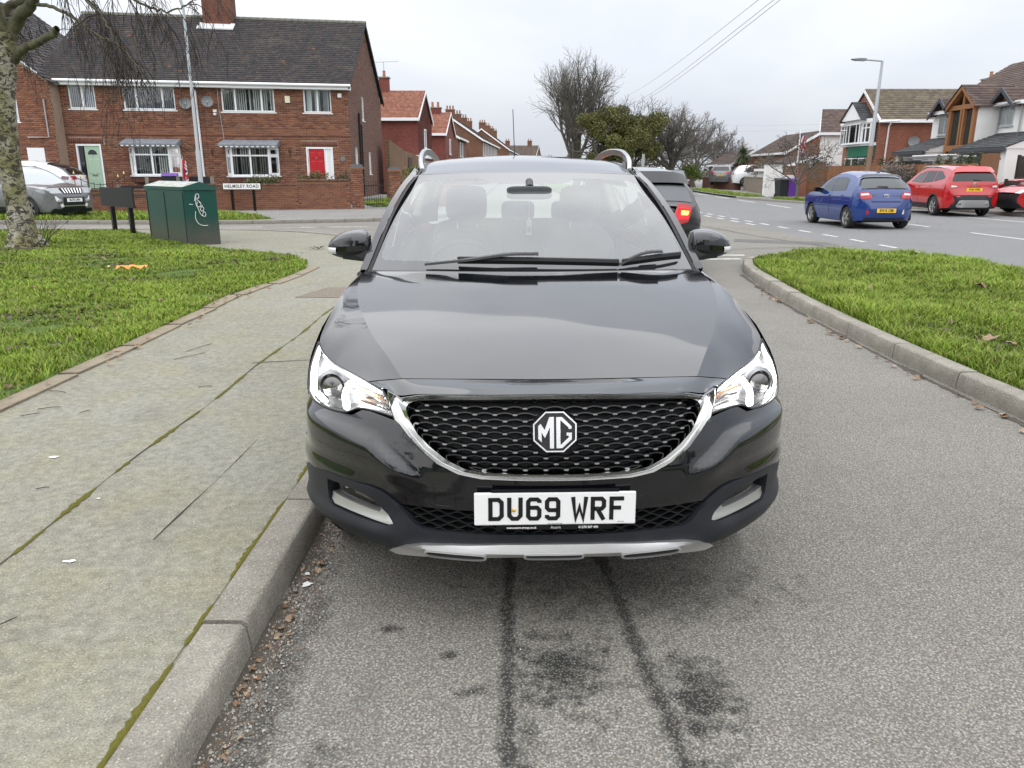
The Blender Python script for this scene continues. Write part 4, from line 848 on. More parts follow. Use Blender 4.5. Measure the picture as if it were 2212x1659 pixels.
# --- cabin
def rbox(name, m, parent, c, half, p=.35, n=20, taper=0, bend=0):
    """rounded block (superellipsoid)"""
    mb = MB(); P = []; ex = lambda v, e_: math.copysign(abs(v) ** e_, v)
    for i in range(n // 2 + 1):
        la = -math.pi / 2 + math.pi * i / (n // 2); row = []
        for k in range(n):
            lo__ = 2 * math.pi * k / n; zz = ex(math.sin(la), p); kx = ex(math.cos(la), p); sc_ = 1 + taper * zz
            row.append((c[0] + half[0] * kx * ex(math.cos(lo__), p) * sc_, c[1] + half[1] * kx * ex(math.sin(lo__), p) + bend * zz, c[2] + half[2] * zz))
        P.append(row)
    mb.grid(P, closed=True); return mb.build(name, m, parent, 60)
MB().grid([[(x, 1.33 + .05 * abs(x) + t * .42, 1.045 - .03 * t - .03 * abs(x) ** 2 + .02 * math.sin(math.pi * t)) for x in np.linspace(-.72, .72, 13)] for t in np.linspace(0, 1, 6)] + [[(x, 1.80, .80) for x in np.linspace(-.72, .72, 13)]]).build('dashboard', M_DASH, MG, 60)
rbox('instrument_hood', M_DASH, MG, (-.34, 1.66, 1.05), (.17, .09, .045))
tor = MB(); Pw = []
for k in range(33):
    a = 2 * math.pi * k / 32; Pw.append((-.34 + .185 * math.cos(a), 1.88 - .185 * math.sin(a) * .42, 1.0 + .185 * math.sin(a) * .90))
sw = MB().tube(Pw, .014, 8, False).build('steering_wheel', M_DASH, MG, 60); rbox('wheel_boss', M_DASH, sw, (-.34, 1.87, .99), (.10, .03, .06))
for sg in (1, -1):
    st = rbox('front_seat', M_FABRIC, MG, (sg * .345, 2.42, .92), (.235, .075, .27), .42, 24, -.14, .07); rbox('headrest', M_FABRIC, st, (sg * .345, 2.50, 1.335), (.125, .05, .105), .45)
    for d in (-.06, .06): MB().tube([(sg * .345 + d, 2.49, 1.17), (sg * .345 + d, 2.50, 1.27)], .007, 6).build('headrest_post', M_CHROME, st)
    rbox('seat_cushion', M_FABRIC, st, (sg * .345, 2.16, .60), (.25, .27, .09), .45)
rs = rbox('rear_seat', M_FABRIC, MG, (0, 3.30, .93), (.62, .08, .27), .3, 24, 0, .06)
for x in (-.36, 0, .36): rbox('headrest', M_FABRIC, rs, (x, 3.38, 1.25), (.12, .045, .07), .45)
MB().box(-.74, .74, 1.4, 4.15, .30, .36).build('cabin_floor', M_DASH, MG); MB().box(-.66, .66, 3.45, 4.12, .98, 1.0).build('parcel_shelf', M_DASH, MG)
for sg in (1, -1): MB().add([(sg * .74, 1.45, .34), (sg * .74, 3.6, .34), (sg * .755, 3.6, 1.05), (sg * .775, 1.45, 1.03)], [(0, 1, 2, 3)]).build('door_lining', M_TRIM, MG)
MB().grid([[(x, y, z - .03 - .05 * (x / .58) ** 2) for x in np.linspace(-.56, .56, 7)] for y, z in ((2.06, 1.515), (2.35, 1.575), (2.8, 1.60), (3.4, 1.59), (4.1, 1.53))]).build('headlining', M_TRIM, MG, 60)
im = rbox('inside_mirror', M_DASH, MG, (.0, 1.79, 1.415), (.118, .018, .034), .4); MB().tube([(.004, 1.81, 1.44), (.004, 1.88, 1.47)], .02, 10).build('mirror_stem', M_DASH, im)
MB().add([WS(-.98 + .0, .02, .003), WS(-.90, .02, .003), WS(-.90, .06, .003), WS(-.98, .06, .003)], [(0, 1, 2, 3)]).build('screen_label', M_GBLACK, MG) if False else None
af = tag(MB().prism([(-.014, -.045), (.014, -.045), (.014, .028), (.007, .035), (.006, .045), (-.006, .045), (-.007, .035), (-.014, .028)], -.002, .002, 'y').mesh and MB().prism([(-.014, -.045), (.014, -.045), (.014, .028), (.007, .035), (.006, .045), (-.006, .045), (-.007, .035), (-.014, .028)], -.002, .002, 'y').build('air_freshener', mat('freshener_card', (.80, .74, .72), .7)), 'white bottle-shaped air freshener card hanging behind the windscreen of the parked black car', 'air freshener')
_m = Matrix.Translation((.142, 2.30, 0)) @ Matrix.Rotation(R(1.7), 4, 'Z'); af.location = _m @ Vector((0.0, 1.80, 1.245))
MB().tube([(0, 0, .045), (0, .0, .14)], .0008, 4).build('string', M_PLATEW, af); MB().box(-.009, .009, -.0035, -.0025, -.03, .0).build('printed_band', mat('freshener_print', (.18, .17, .15), .6), af)

# ================================================================== buildings
def m_tiles(name, a, b, moss, ms=.5):
    m, k = pmat(name, .9); t = k.attr('tint'); c = k.mix(1, t, k.ramp(k.noise(26, 4, .65), (.25, .7), (.75, 1.3)), 'MULTIPLY')
    c = k.mix(k.ramp(k.noise(.9, 6, .7, dist=.8), (.56, 0.), (.74, ms)), c, moss); k.base(c); k.bump(k.noise(60, 3), .3, .008); return m
M_TILE_D = m_tiles('roof_tile', None, None, (.135, .125, .095)); M_TILE_F = m_tiles('roof_tile_far', None, None, (.12, .10, .06), .25)
M_PBRICK, _k = pmat('brick_piece', .9); _k.base(_k.mix(1, _k.ramp(_k.rnd(), (0, (.140, .056, .034)), (.35, (.19, .078, .045)), (.7, (.235, .100, .055)), (1, (.15, .068, .048))), _k.ramp(_k.noise(38, 4, .65), (.25, .72), (.75, 1.25)), 'MULTIPLY')); _k.bump(_k.noise(90, 3), .25, .004)
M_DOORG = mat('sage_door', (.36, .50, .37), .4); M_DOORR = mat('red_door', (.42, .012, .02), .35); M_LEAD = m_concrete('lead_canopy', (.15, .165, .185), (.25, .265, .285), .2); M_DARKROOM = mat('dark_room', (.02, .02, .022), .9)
M_BLIND = mat('blind_slat', (.52, .52, .47), .8); M_CURTAIN = mat('net_curtain', (.60, .62, .60), .9); M_BLINDB = mat('blue_blind', (.42, .46, .54), .8); M_TERRA = mat('chimney_pot', (.33, .15, .09), .85); M_GREY = mat('galvanised_grey', (.36, .37, .375), .5, metal=.3); M_DISH = mat('dish_grey', (.16, .165, .17), .5)
class Frame:
    """sheared local frame: point = P + u*U + v*V + z"""
    def __init__(s, P, U, V, z=0): s.P = P; s.U = U; s.V = V; s.z = z
    def __call__(s, p): u, v, z = p; return (u * s.U[0] + v * s.V[0], u * s.U[1] + v * s.V[1], z)
    def put(s, mb, name, m, parent, sm_=None): mb.v = [s(p) for p in mb.v]; return mb.build(name, m, parent, sm_)
def face_map(W, D):
    """(t, d, z) on a wall -> (u, v, z); d = outwards"""
    return {'front': lambda t, d, z: (t, -d, z), 'right': lambda t, d, z: (W + d, t, z), 'left': lambda t, d, z: (-d, D - t, z), 'back': lambda t, d, z: (W - t, D + d, z)}
def tinted(name, polys, m, parent, fr=None, fm=None):
    """polys: list of (8 corner pts, rgb) boxes -> one mesh with a colour per piece"""
    V = []; F = []; T = []
    for c8, rgb in polys:
        o = len(V); V += [fr(fm(*p)) if fm else (fr(p) if fr else p) for p in c8]; T += [rgb] * 8
        F += [(o + 4, o + 5, o + 6, o + 7), (o, o + 1, o + 5, o + 4), (o + 1, o + 2, o + 6, o + 5), (o + 2, o + 3, o + 7, o + 6), (o + 3, o, o + 4, o + 7), (o + 3, o + 2, o + 1, o)]
    o = np_mesh(name, V, F, m, parent, attr=np.array(T, np.float32)); o['kind'] = 'stuff'; return o
def brick_rgb(pal):
    a = random.choice(pal); k = random.uniform(.82, 1.18); return tuple(x * k for x in a)
PAL_L = [(.205, .084, .048), (.175, .070, .042), (.235, .100, .056), (.140, .058, .040), (.215, .105, .066)]
def brick_wall(parent, fr, fm, poly, holes, pal, m, pieces=0, proud=.006, bw=.2275, bh=.0755, grey=0, keep=None):
    """courses of single bricks inside poly minus holes; first `pieces` of them are objects of their own"""
    xs = [p[0] for p in poly]; zs = [p[1] for p in poly]; boxes = []; objs = []; r_ = 0; z = min(zs)
    g_ = .010
    while z + bh - g_ <= max(zs) + .001:
        x = min(xs) - (bw / 2 if r_ % 2 else 0)
        while x < max(xs):
            x0, x1 = max(x, min(xs)), min(x + bw - g_, max(xs)); zc = z + bh / 2
            if x1 - x0 > .03 and inpoly((x0 + .004, zc), poly) and inpoly((x1 - .004, zc), poly):
                hit = [h for h in holes if x1 > h[0] and x0 < h[1] and zc > h[2] - .02 and zc < h[3] + .02]
                seg = [(x0, x1)]
                for h in hit:
                    seg = [(a, b) for s_ in seg for a, b in ((s_[0], min(s_[1], h[0])), (max(s_[0], h[1]), s_[1])) if b - a > .03]
                for a, b in seg:
                    d = proud + random.uniform(-.0025, .0025); boxes.append((a, b, z, z + bh - g_, d, len(seg) == 1 and not hit and b - a > .2))
            x += bw
        z += bh; r_ += 1
    if pieces:
        full = [b for b in boxes if b[5] and (keep is None or keep(b))]; full = full[:pieces]; ids = set(map(id, full)); rest = [b for b in boxes if id(b) not in ids]
        w_, h_ = bw - g_, bh - g_; c0 = fr(fm(0, 0, 0)); 
        mb = MB(); e_ = [fm(0, 0, 0), fm(w_, 0, 0), fm(w_, -.05, 0), fm(0, -.05, 0)]; b0 = np.array(fr(fm(0, 0, 0)))
        mb.hexa([tuple(np.array(fr(p)) - b0) for p in e_] + [tuple(np.array(fr((p[0], p[1], p[2] + h_))) - b0) for p in e_]); me = mb.mesh('brick', M_PBRICK)
        for b in full: link('brick', me, parent, fr(fm(b[0], b[4], b[2])))
    else: rest = boxes
    pl = [([(a, d, z0), (b, d, z0), (b, -.05, z0), (a, -.05, z0), (a, d, z1), (b, d, z1), (b, -.05, z1), (a, -.05, z1)], brick_rgb(pal)) for a, b, z0, z1, d, _ in rest]
    return tinted('brickwork', pl, m, parent, fr, fm)
def wall_sheet(parent, fr, fm, poly, holes, m, d=0, name='wall', th=.0):
    hp = [[(h[0], h[2]), (h[1], h[2]), (h[1], h[3]), (h[0], h[3])] for h in holes]
    V2, F = cdt(poly, 40, hp); mb = MB().add([fr(fm(t, d, z)) for t, z in V2], F)
    for h in hp: mb.grid([[fr(fm(t, d, z)) for t, z in h + h[:1]], [fr(fm(t, d - .12, z)) for t, z in h + h[:1]]])
    return mb.build(name, m, parent)
def window(parent, fr, fm, x0, x1, z0, z1, cols, transom=None, blind=None, d=0.0, sill=True, fmat=None, bar=.055, name='window', room=True, thin=False):
    """cols: relative column widths; transom: height fraction of the upper lights"""
    fmat = fmat or M_WHITE; mb = MB()
    def bx_(a, b, c, e, d0, d1): mb.hexa([fr(fm(*p)) for p in [(a, d1, c), (b, d1, c), (b, d0, c), (a, d0, c), (a, d1, e), (b, d1, e), (b, d0, e), (a, d0, e)]])
    bx_(x0, x0 + bar, z0, z1, d - .06, d + .012); bx_(x1 - bar, x1, z0, z1, d - .06, d + .012); bx_(x0 + bar, x1 - bar, z0, z0 + bar, d - .06, d + .012); bx_(x0 + bar, x1 - bar, z1 - bar, z1, d - .06, d + .012)
    tot = sum(cols); xs = [x0]; 
    for c in cols: xs.append(xs[-1] + (x1 - x0) * c / tot)
    for x in xs[1:-1]: bx_(x - bar * .6, x + bar * .6, z0 + bar, z1 - bar, d - .05, d + .008)
    zt = None
    if transom: zt = z1 - (z1 - z0) * transom
    o_ = None
    if zt:
        for a, b in zip(xs, xs[1:]): bx_(a + bar * .9, b - bar * .9, zt - bar * .55, zt + bar * .55, d - .05, d + .010)
    w = mb.build(name, fmat, parent)
    for a, b in zip(xs, xs[1:]):
        for c, e in (((z0, zt), (zt, z1)) if zt else ((z0, z1),)):
            pa, pb, pc_, pe = a + bar * .6, b - bar * .6, c + bar * .6, e - bar * .6
            MB().add([fr(fm(pa, d - .02, pc_)), fr(fm(pb, d - .02, pc_)), fr(fm(pb, d - .02, pe)), fr(fm(pa, d - .02, pe))], [(0, 1, 2, 3)]).build('pane', M_PANE if room else M_WGLASS, w)
    if sill: 
        mb = MB(); a, b, c, e, d0, d1 = x0 - .06, x1 + .06, z0 - .055, z0 - .003, d - .05, d + .07; mb.hexa([fr(fm(*p)) for p in [(a, d1, c), (b, d1, c), (b, d0, c), (a, d0, c), (a, d1, e - .012), (b, d1, e - .012), (b, d0, e), (a, d0, e)]]); mb.build('sill', fmat, w)
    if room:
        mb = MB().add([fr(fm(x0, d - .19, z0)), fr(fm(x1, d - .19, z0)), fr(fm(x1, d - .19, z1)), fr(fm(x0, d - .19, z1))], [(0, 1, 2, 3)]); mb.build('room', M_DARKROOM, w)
    if blind:
        bm_, n, gapf = blind; sw_ = (x1 - x0 - 2 * bar) / n; mbs = MB(); 
        me = None; base = None
        for i in range(n):
            if random.random() < gapf: continue
            a = x0 + bar + i * sw_; tw = random.uniform(.25, .5)
            pts = [fm(a + sw_ * .06, d - .09 - tw * sw_ * .5, z0 + .03), fm(a + sw_ * .80, d - .09 + tw * sw_ * .5, z0 + .03), fm(a + sw_ * .80, d - .09 + tw * sw_ * .5, z1 - .03), fm(a + sw_ * .06, d - .09 - tw * sw_ * .5, z1 - .03)]
            MB().add([fr(p) for p in pts], [(0, 1, 2, 3)]).build('blind_slat', bm_, w)
    return w
def roof_slope(parent, fr, A, B, C, Dd, rows, cols, rgbs, m, name='roof_tiles', th=.03, jag=.006):
    """tiles on the quad A(eave left) B(eave right) C(ridge right) D(ridge left), points in frame coords"""
    A, B, C, Dd = (np.array(p, float) for p in (A, B, C, Dd)); n_ = np.cross(B - A, Dd - A); n_ /= np.linalg.norm(n_); V = []; F = []; T = []
    for r_ in range(rows):
        t0, t1 = r_ / rows, min(1.0, (r_ + 1.12) / rows); sh = .5 if r_ % 2 else 0
        L0, L1, R0, R1 = A + (Dd - A) * t0, A + (Dd - A) * t1, B + (C - B) * t0, B + (C - B) * t1
        for c in range(cols + (1 if sh else 0)):
            u0, u1 = max(0, (c - sh) / cols), min(1, (c + 1 - sh) / cols - .0006)
            j = random.uniform(-jag, jag); h = th * random.uniform(.85, 1.15); p = [L0 + (R0 - L0) * u0, L0 + (R0 - L0) * u1, L1 + (R1 - L1) * u1, L1 + (R1 - L1) * u0]
            lo = [p[0] + n_ * h, p[1] + n_ * h, p[2] + n_ * .004, p[3] + n_ * .004]; o = len(V)
            V += [fr(q) for q in (p[0] - n_ * .01, p[1] - n_ * .01)] + [fr(q) for q in lo]; F += [(o + 2, o + 3, o + 4, o + 5), (o, o + 1, o + 3, o + 2)]
            rgb = brick_rgb(rgbs); T += [rgb] * 6
    o = np_mesh(name, V, F, m, parent, attr=np.array(T, np.float32)); o['kind'] = 'stuff'; return o
def tubeP(parent, fr, name, pts, r_, m, n=8): return MB().tube([fr(p) for p in pts], r_, n).build(name, m, parent, 60)

# ---- the semi-detached pair across the side road
PL_ = (-18.86, 33.0); a_ = R(11); FR = Frame(PL_, (math.cos(a_), math.sin(a_)), (0.0, 1.0))
LH = thing('brick_house', 'large semi-detached brick house with dark tiled roof, one red and one sage green door', 'house', (*PL_, 0))
W_, D_, ZB, ZE, ZR = 12.0, 8.6, .35, 5.06, 8.28
FM = face_map(W_, D_)
holes = [(.88, 1.89, 4.0, 4.93), (2.94, 4.95, 4.0, 4.93), (6.78, 8.93, 3.97, 4.93), (10.12, 11.28, 3.97, 4.93), (.90, 1.86, .35, 2.62), (2.95, 4.92, 1.36, 2.58), (6.80, 8.92, 1.33, 2.56), (10.10, 11.23, .35, 2.55)]
fpoly = [(0, ZB), (W_, ZB), (W_, ZE), (0, ZE)]
wall_sheet(LH, FR, FM['front'], fpoly, holes, M_MORTAR)
brick_wall(LH, FR, FM['front'], fpoly, holes + [(.66, 2.03, 2.62, 2.86), (9.9, 11.46, 2.55, 2.79)], PAL_L, M_BRICK, 260, keep=lambda b: b[2] > 2.9 and b[2] < 3.95)
gp = [(0, ZB), (D_, ZB), (D_, ZE), (D_ / 2, ZR), (0, ZE)]; gh = [(3.1, 3.75, 3.87, 4.92), (1.05, 1.75, 1.5, 2.56), (4.4, 5.1, 1.42, 2.48)]
wall_sheet(LH, FR, FM['right'], gp, gh, M_MORTAR); brick_wall(LH, FR, FM['right'], gp, gh, [(.150, .075, .055), (.125, .062, .048), (.165, .085, .062), (.14, .08, .065)], M_BRICK)
MB().add([FR(FM['left'](t, 0, z)) for t, z in gp], [tuple(range(5))]).build('wall', M_MORTAR, LH)
# soldier courses over the doors
for a, b, z0 in ((.66, 2.03, 2.64), (9.9, 11.46, 2.57)):
    n = int((b - a) / .078); 
    tinted('lintel_bricks', [([(a + i * .078, .008, z0), (a + i * .078 + .066, .008, z0), (a + i * .078 + .066, -.05, z0), (a + i * .078, -.05, z0), (a + i * .078, .008, z0 + .215), (a + i * .078 + .066, .008, z0 + .215), (a + i * .078 + .066, -.05, z0 + .215), (a + i * .078, -.05, z0 + .215)], brick_rgb([(.16, .055, .04), (.135, .048, .036)])) for i in range(n)], M_BRICK, LH, FR, FM['front'])
RT_ = [(.048, .044, .044), (.040, .038, .040), (.056, .048, .046), (.045, .043, .045), (.062, .050, .044)]
roof_slope(LH, FR, (-.18, -.32, ZE - .02), (W_ + .16, -.32, ZE - .02), (W_ + .16, D_ / 2, ZR + .03), (-.18, D_ / 2, ZR + .03), 34, 72, RT_ * 40 + [(.13, .065, .045)], M_TILE_D)
roof_slope(LH, FR, (W_ + .16, D_ + .32, ZE - .02), (-.18, D_ + .32, ZE - .02), (-.18, D_ / 2, ZR + .03), (W_ + .16, D_ / 2, ZR + .03), 20, 30, RT_, M_TILE_D)
n = 40; M_RIDGE = m_concrete('ridge_tile', (.10, .10, .085), (.17, .165, .13), .4)
for i in range(n):
    u0, u1 = -.2 + i * (W_ + .38) / n, -.2 + (i + 1) * (W_ + .38) / n - .012; mb = MB()
    mb.grid([[FR((u, D_ / 2 + .13 * math.cos(a), ZR - .03 + .13 * math.sin(a) + (.012 if u == u0 else 0))) for a in np.linspace(0, math.pi, 7)] for u in (u0, u1)]); mb.build('ridge_tile', M_RIDGE, LH, 60)
mb = MB()
for q in ((0, 0), (D_, 1)):
    pass
FR.put(MB().hexa([(-.16, -.30, ZE - .17), (W_ + .14, -.30, ZE - .17), (W_ + .14, 0.01, ZE - .17), (-.16, .01, ZE - .17), (-.16, -.30, ZE - .01), (W_ + .14, -.30, ZE - .01), (W_ + .14, .01, ZE - .01), (-.16, .01, ZE - .01)]), 'fascia', M_WHITE, LH)
tubeP(LH, FR, 'gutter', [(-.2, -.36, ZE - .01), (W_ + .2, -.36, ZE - .01)], .058, M_WHITE)
for yy, (v0, v1) in ((0, (-.32, D_ / 2)), (1, (D_ + .32, D_ / 2))):
    FR.put(MB().hexa([(W_ + .10, v0, ZE - .14), (W_ + .155, v0, ZE - .14), (W_ + .155, v1, ZR - .10), (W_ + .10, v1, ZR - .10), (W_ + .10, v0, ZE - .02), (W_ + .155, v0, ZE - .02), (W_ + .155, v1, ZR + .02), (W_ + .10, v1, ZR + .02)]), 'barge_board', M_BLACK, LH)
tubeP(LH, FR, 'downpipe', [(5.75, -.36, ZE - .05), (5.78, -.30, ZE - .22), (5.80, -.07, ZE - .32), (5.82, -.06, .4)], .045, M_WHITE)
tubeP(LH, FR, 'soil_pipe', [(W_ + .07, 2.0, .4), (W_ + .07, 2.0, 4.1)], .05, M_BLACK); tubeP(LH, FR, 'waste_pipe', [(W_ + .06, 2.5, .4), (W_ + .06, 2.5, 3.6), (W_ + .06, 2.0, 3.7)], .03, M_BLACK)
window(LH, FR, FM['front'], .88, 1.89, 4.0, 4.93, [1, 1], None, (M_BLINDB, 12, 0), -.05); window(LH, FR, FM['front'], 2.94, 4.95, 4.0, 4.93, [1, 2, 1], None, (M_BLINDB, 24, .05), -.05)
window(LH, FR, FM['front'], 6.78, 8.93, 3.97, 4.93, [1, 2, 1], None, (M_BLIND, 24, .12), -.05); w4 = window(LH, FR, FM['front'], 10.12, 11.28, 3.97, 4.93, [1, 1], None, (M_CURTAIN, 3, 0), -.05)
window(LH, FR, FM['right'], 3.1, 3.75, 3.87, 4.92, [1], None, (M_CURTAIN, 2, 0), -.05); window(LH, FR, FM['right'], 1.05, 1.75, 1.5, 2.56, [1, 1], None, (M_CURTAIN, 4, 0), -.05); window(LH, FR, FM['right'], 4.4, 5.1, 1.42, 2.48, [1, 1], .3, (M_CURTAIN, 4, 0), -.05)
# bays
for x0, x1, z0, z1, bm_ in ((2.95, 4.92, 1.38, 2.56, M_BLIND), (6.80, 8.92, 1.35, 2.54, M_BLIND)):
    FR.put(MB().hexa([(x0 + .25, -.30, z0 - .28), (x1 - .25, -.30, z0 - .28), (x1, .0, z0 - .28), (x0, 0, z0 - .28), (x0 + .22, -.36, z0 - .03), (x1 - .22, -.36, z0 - .03), (x1, 0, z0 - .03), (x0, 0, z0 - .03)]), 'bay_base', M_BRICK if False else mat('bay_brick', (.13, .055, .04), .9), LH)
    b = window(LH, FR, FM['front'], x0 + .28, x1 - .28, z0, z1, [1, 1], .30, (bm_, 15, .08), .36, True, name='bay_window')
    # angled end lights
    for s_, xe, xi in ((0, x0, x0 + .28), (1, x1, x1 - .28)):
        def fmA(t, d, z, xe=xe, xi=xi): return (xe + (xi - xe) * t + (-1 if xe < xi else 1) * d * .75, -(.36 * t) - d * .66, z)
        window(LH, FR, fmA, 0.0, 1.0, z0, z1, [1], .30, (bm_, 3, 0), .02, True, bar=.12, name='bay_window', room=True)
    FR.put(MB().hexa([(x0 - .14, -.62, z1 + .02), (x1 + .14, -.62, z1 + .02), (x1 + .10, .0, z1 + .02), (x0 - .10, 0, z1 + .02), (x0 - .14, -.62, z1 + .08), (x1 + .14, -.62, z1 + .08), (x1 + .10, 0, z1 + .29), (x0 - .10, 0, z1 + .29)]), 'canopy', M_LEAD, LH)
    for i in range(11): FR.put(MB().prism([(x0 - .1 + i * (x1 - x0 + .2) / 11 + .10 + .07 * math.cos(a), z1 + .022 - .05 * math.sin(a)) for a in np.linspace(0, math.pi, 7)], -.615, -.60, 'y'), 'scallop', M_WHITE, LH)
def fdoor(x0, x1, z0, z1, leaf, side, m, arch):
    """framed front door on the front wall: leaf (a,b), side light (a,b)"""
    mb = MB(); 
    for a, b, c, e in ((x0, x0 + .06, z0, z1), (x1 - .06, x1, z0, z1), (x0 + .06, x1 - .06, z1 - .07, z1)): mb.hexa([FM['front'](*p) for p in [(a, .02, c), (b, .02, c), (b, -.08, c), (a, -.08, c), (a, .02, e), (b, .02, e), (b, -.08, e), (a, -.08, e)]])
    f_ = FR.put(mb, 'door', M_WHITE, LH)
    a, b = leaf; FR.put(MB().hexa([FM['front'](*p) for p in [(a, -.02, z0), (b, -.02, z0), (b, -.07, z0), (a, -.07, z0), (a, -.02, z1 - .07), (b, -.02, z1 - .07), (b, -.07, z1 - .07), (a, -.07, z1 - .07)]]), 'door_leaf', m, f_)
    w = b - a
    for px0, px1, pz0, pz1 in ((.12, .44, .10, .36), (.56, .88, .10, .36), (.12, .44, .44, .74), (.56, .88, .44, .74)) + (() if arch else ((.12, .44, .80, .92), (.56, .88, .80, .92))):
        zz = lambda q: z0 + (z1 - .07 - z0) * q; c = [(a + w * px0, zz(pz0)), (a + w * px1, zz(pz0)), (a + w * px1, zz(pz1)), (a + w * px0, zz(pz1))]
        mb = MB().grid([[FR(FM['front'](x, -.02 + .002, z)) for x, z in c + c[:1]], [FR(FM['front'](x + (a + w / 2 * 0 - x) * 0, -.006, z)) for x, z in [(c[0][0] + .02, c[0][1] + .02), (c[1][0] - .02, c[1][1] + .02), (c[2][0] - .02, c[2][1] - .02), (c[3][0] + .02, c[3][1] - .02), (c[0][0] + .02, c[0][1] + .02)]]]); mb.add([FR(FM['front'](x, -.006, z)) for x, z in [(c[0][0] + .02, c[0][1] + .02), (c[1][0] - .02, c[1][1] + .02), (c[2][0] - .02, c[2][1] - .02), (c[3][0] + .02, c[3][1] - .02)]], [(0, 1, 2, 3)]); mb.build('door_panel', m, f_)
    if arch: FR.put(MB().prism([(a + w / 2 + w * .30 * math.cos(t), z0 + (z1 - z0) * .80 + w * .34 * math.sin(t)) for t in np.linspace(0, math.pi, 14)], .012, .022, 'y'), 'fan_light', M_WGLASS, f_)
    zl = z0 + (z1 - z0) * .40; FR.put(MB().box(a + w * .32, a + w * .68, .005, .035, zl - .03, zl + .03), 'letter_plate', mat('brass', (.72, .52, .22), .25, metal=.9) if not arch else M_CHROME, f_)
    FR.put(MB().lathe([(.001, -.0), (.03, -.0), (.03, .03)], 10, 'y', (a + w / 2, -.0, z0 + (z1 - z0) * .78)), 'knocker', M_CHROME, f_)
    a, b = side
    if side: FR.put(MB().hexa([FM['front'](*p) for p in [(a, -.03, z0), (b, -.03, z0), (b, -.07, z0), (a, -.07, z0), (a, -.03, z1 - .07), (b, -.03, z1 - .07), (b, -.07, z1 - .07), (a, -.07, z1 - .07)]]), 'side_light', M_WGLASS if arch else M_WHITE, f_)
    if not arch:
        for c, e in ((.08, .40), (.46, .92)): FR.put(MB().box(a + .06, b - .06, .028, .034, z0 + (z1 - z0) * c, z0 + (z1 - z0) * e), 'door_panel', M_WHITE2, f_)
    return f_
dg = fdoor(.90, 1.86, .55, 2.62, (1.20, 1.78), (.98, 1.14), M_DOORG, True); dr = fdoor(10.10, 11.23, .50, 2.55, (10.20, 10.84), (10.90, 11.16), M_DOORR, False)
# chimney
cx, cy = 5.65, D_ / 2 - .25
FR.put(MB().box(cx - .55, cx + .62, cy - .45, cy + .45, ZR - .75, ZR + .95), 'chimney', m_brick_tex('chimney_brick', (.13, .045, .03), (.17, .062, .04), (.16, .12, .09)), LH)
ch = [c for c in LH.children if c.name.startswith('chimney')][0]
FR.put(MB().box(cx - .62, cx + .69, cy - .52, cy + .52, ZR + .95, ZR + 1.03), 'chimney_cap', M_KERB2, ch); FR.put(MB().hexa([(cx - .75, cy - .75, ZR - .62), (cx + .8, cy - .75, ZR - .62), (cx + .8, cy - .4, ZR - .35), (cx - .75, cy - .4, ZR - .35), (cx - .75, cy - .75, ZR - .57), (cx + .8, cy - .75, ZR - .57), (cx + .8, cy - .4, ZR - .30), (cx - .75, cy - .4, ZR - .30)]), 'flashing', mat('flashing', (.55, .56, .57), .5), ch)
for dx in (-.22, .06, .32): MB().lathe([(.13, 0), (.11, .04), (.10, .36), (.125, .40), (.11, .44), (.09, .44)], 14, 'z', FR((cx + dx, cy, ZR + 1.03))).build('chimney_pot', M_TERRA, ch, 50)
# small fixtures on the front
for u, z in ((5.45, 4.25), (6.32, 4.33)):
    c = Vector(FR((u, -.30, z))); ax = Vector((.35, -.85, .25)).normalized(); rot = ax.to_track_quat('Z', 'Y').to_matrix().to_4x4(); rot.translation = c; mb = MB().lathe([(.001, -.05), (.12, -.04), (.20, -.01), (.235, .02)], 24); mb.v = [tuple(rot @ Vector(p)) for p in mb.v]; ds = mb.build('satellite_dish', M_DISH, LH, 60)
    MB().tube([tuple(c), FR((u, .0, z - .15))], .025, 6).build('dish_bracket', M_GREY, ds); MB().tube([tuple(c + Vector((0, -.02, -.18))), tuple(c + ax * .28 + Vector((0, 0, -.1)))], .015, 6).build('feed_arm', M_GREY, ds)
tubeP(LH, FR, 'cable', [(6.68, -.03, 4.9), (6.66, -.03, 4.2), (6.74, -.03, 3.2), (6.78, -.03, 2.0), (6.80, -.03, 1.1), (6.5, -.03, .95)], .014, M_GREY, 5); tubeP(LH, FR, 'cable', [(6.05, -.02, 4.9), (6.05, -.02, .7)], .010, mat('brown_cable', (.12, .06, .045), .7), 5)
FR.put(MB().box(9.38, 9.58, -.07, 0, 4.35, 4.62), 'alarm_box', mat('alarm_box', (.72, .68, .50), .5), LH); FR.put(MB().box(11.58, 11.74, -.06, 0, 4.60, 4.76), 'vent_cover', M_WHITE, LH); FR.put(MB().lathe([(.001, -.05), (.09, -.05), (.12, 0)], 16, 'y', (11.64, 0, 2.04)), 'wall_lamp', M_DISH, LH)
FR.put(MB().box(6.42, 6.56, -.05, 0, 3.93, 4.04), 'junction_box', M_WHITE, LH); FR.put(MB().lathe([(.001, -.10), (.05, -.09), (.055, 0)], 12, 'y', (6.49, 0, 3.85)), 'camera', M_WHITE, LH)
for u in (6.24, 9.43): tubeP(LH, FR, 'basket_bracket', [(u, -.02, 2.45), (u, -.02, 2.15), (u + .02, -.28, 2.42), (u, -.02, 2.42)], .012, M_BLACK, 5)
FR.put(MB().box(-.02, 12.02, -.03, .0, 2.985, 3.005), 'string_course', mat('dark_course', (.09, .04, .03), .9), LH)

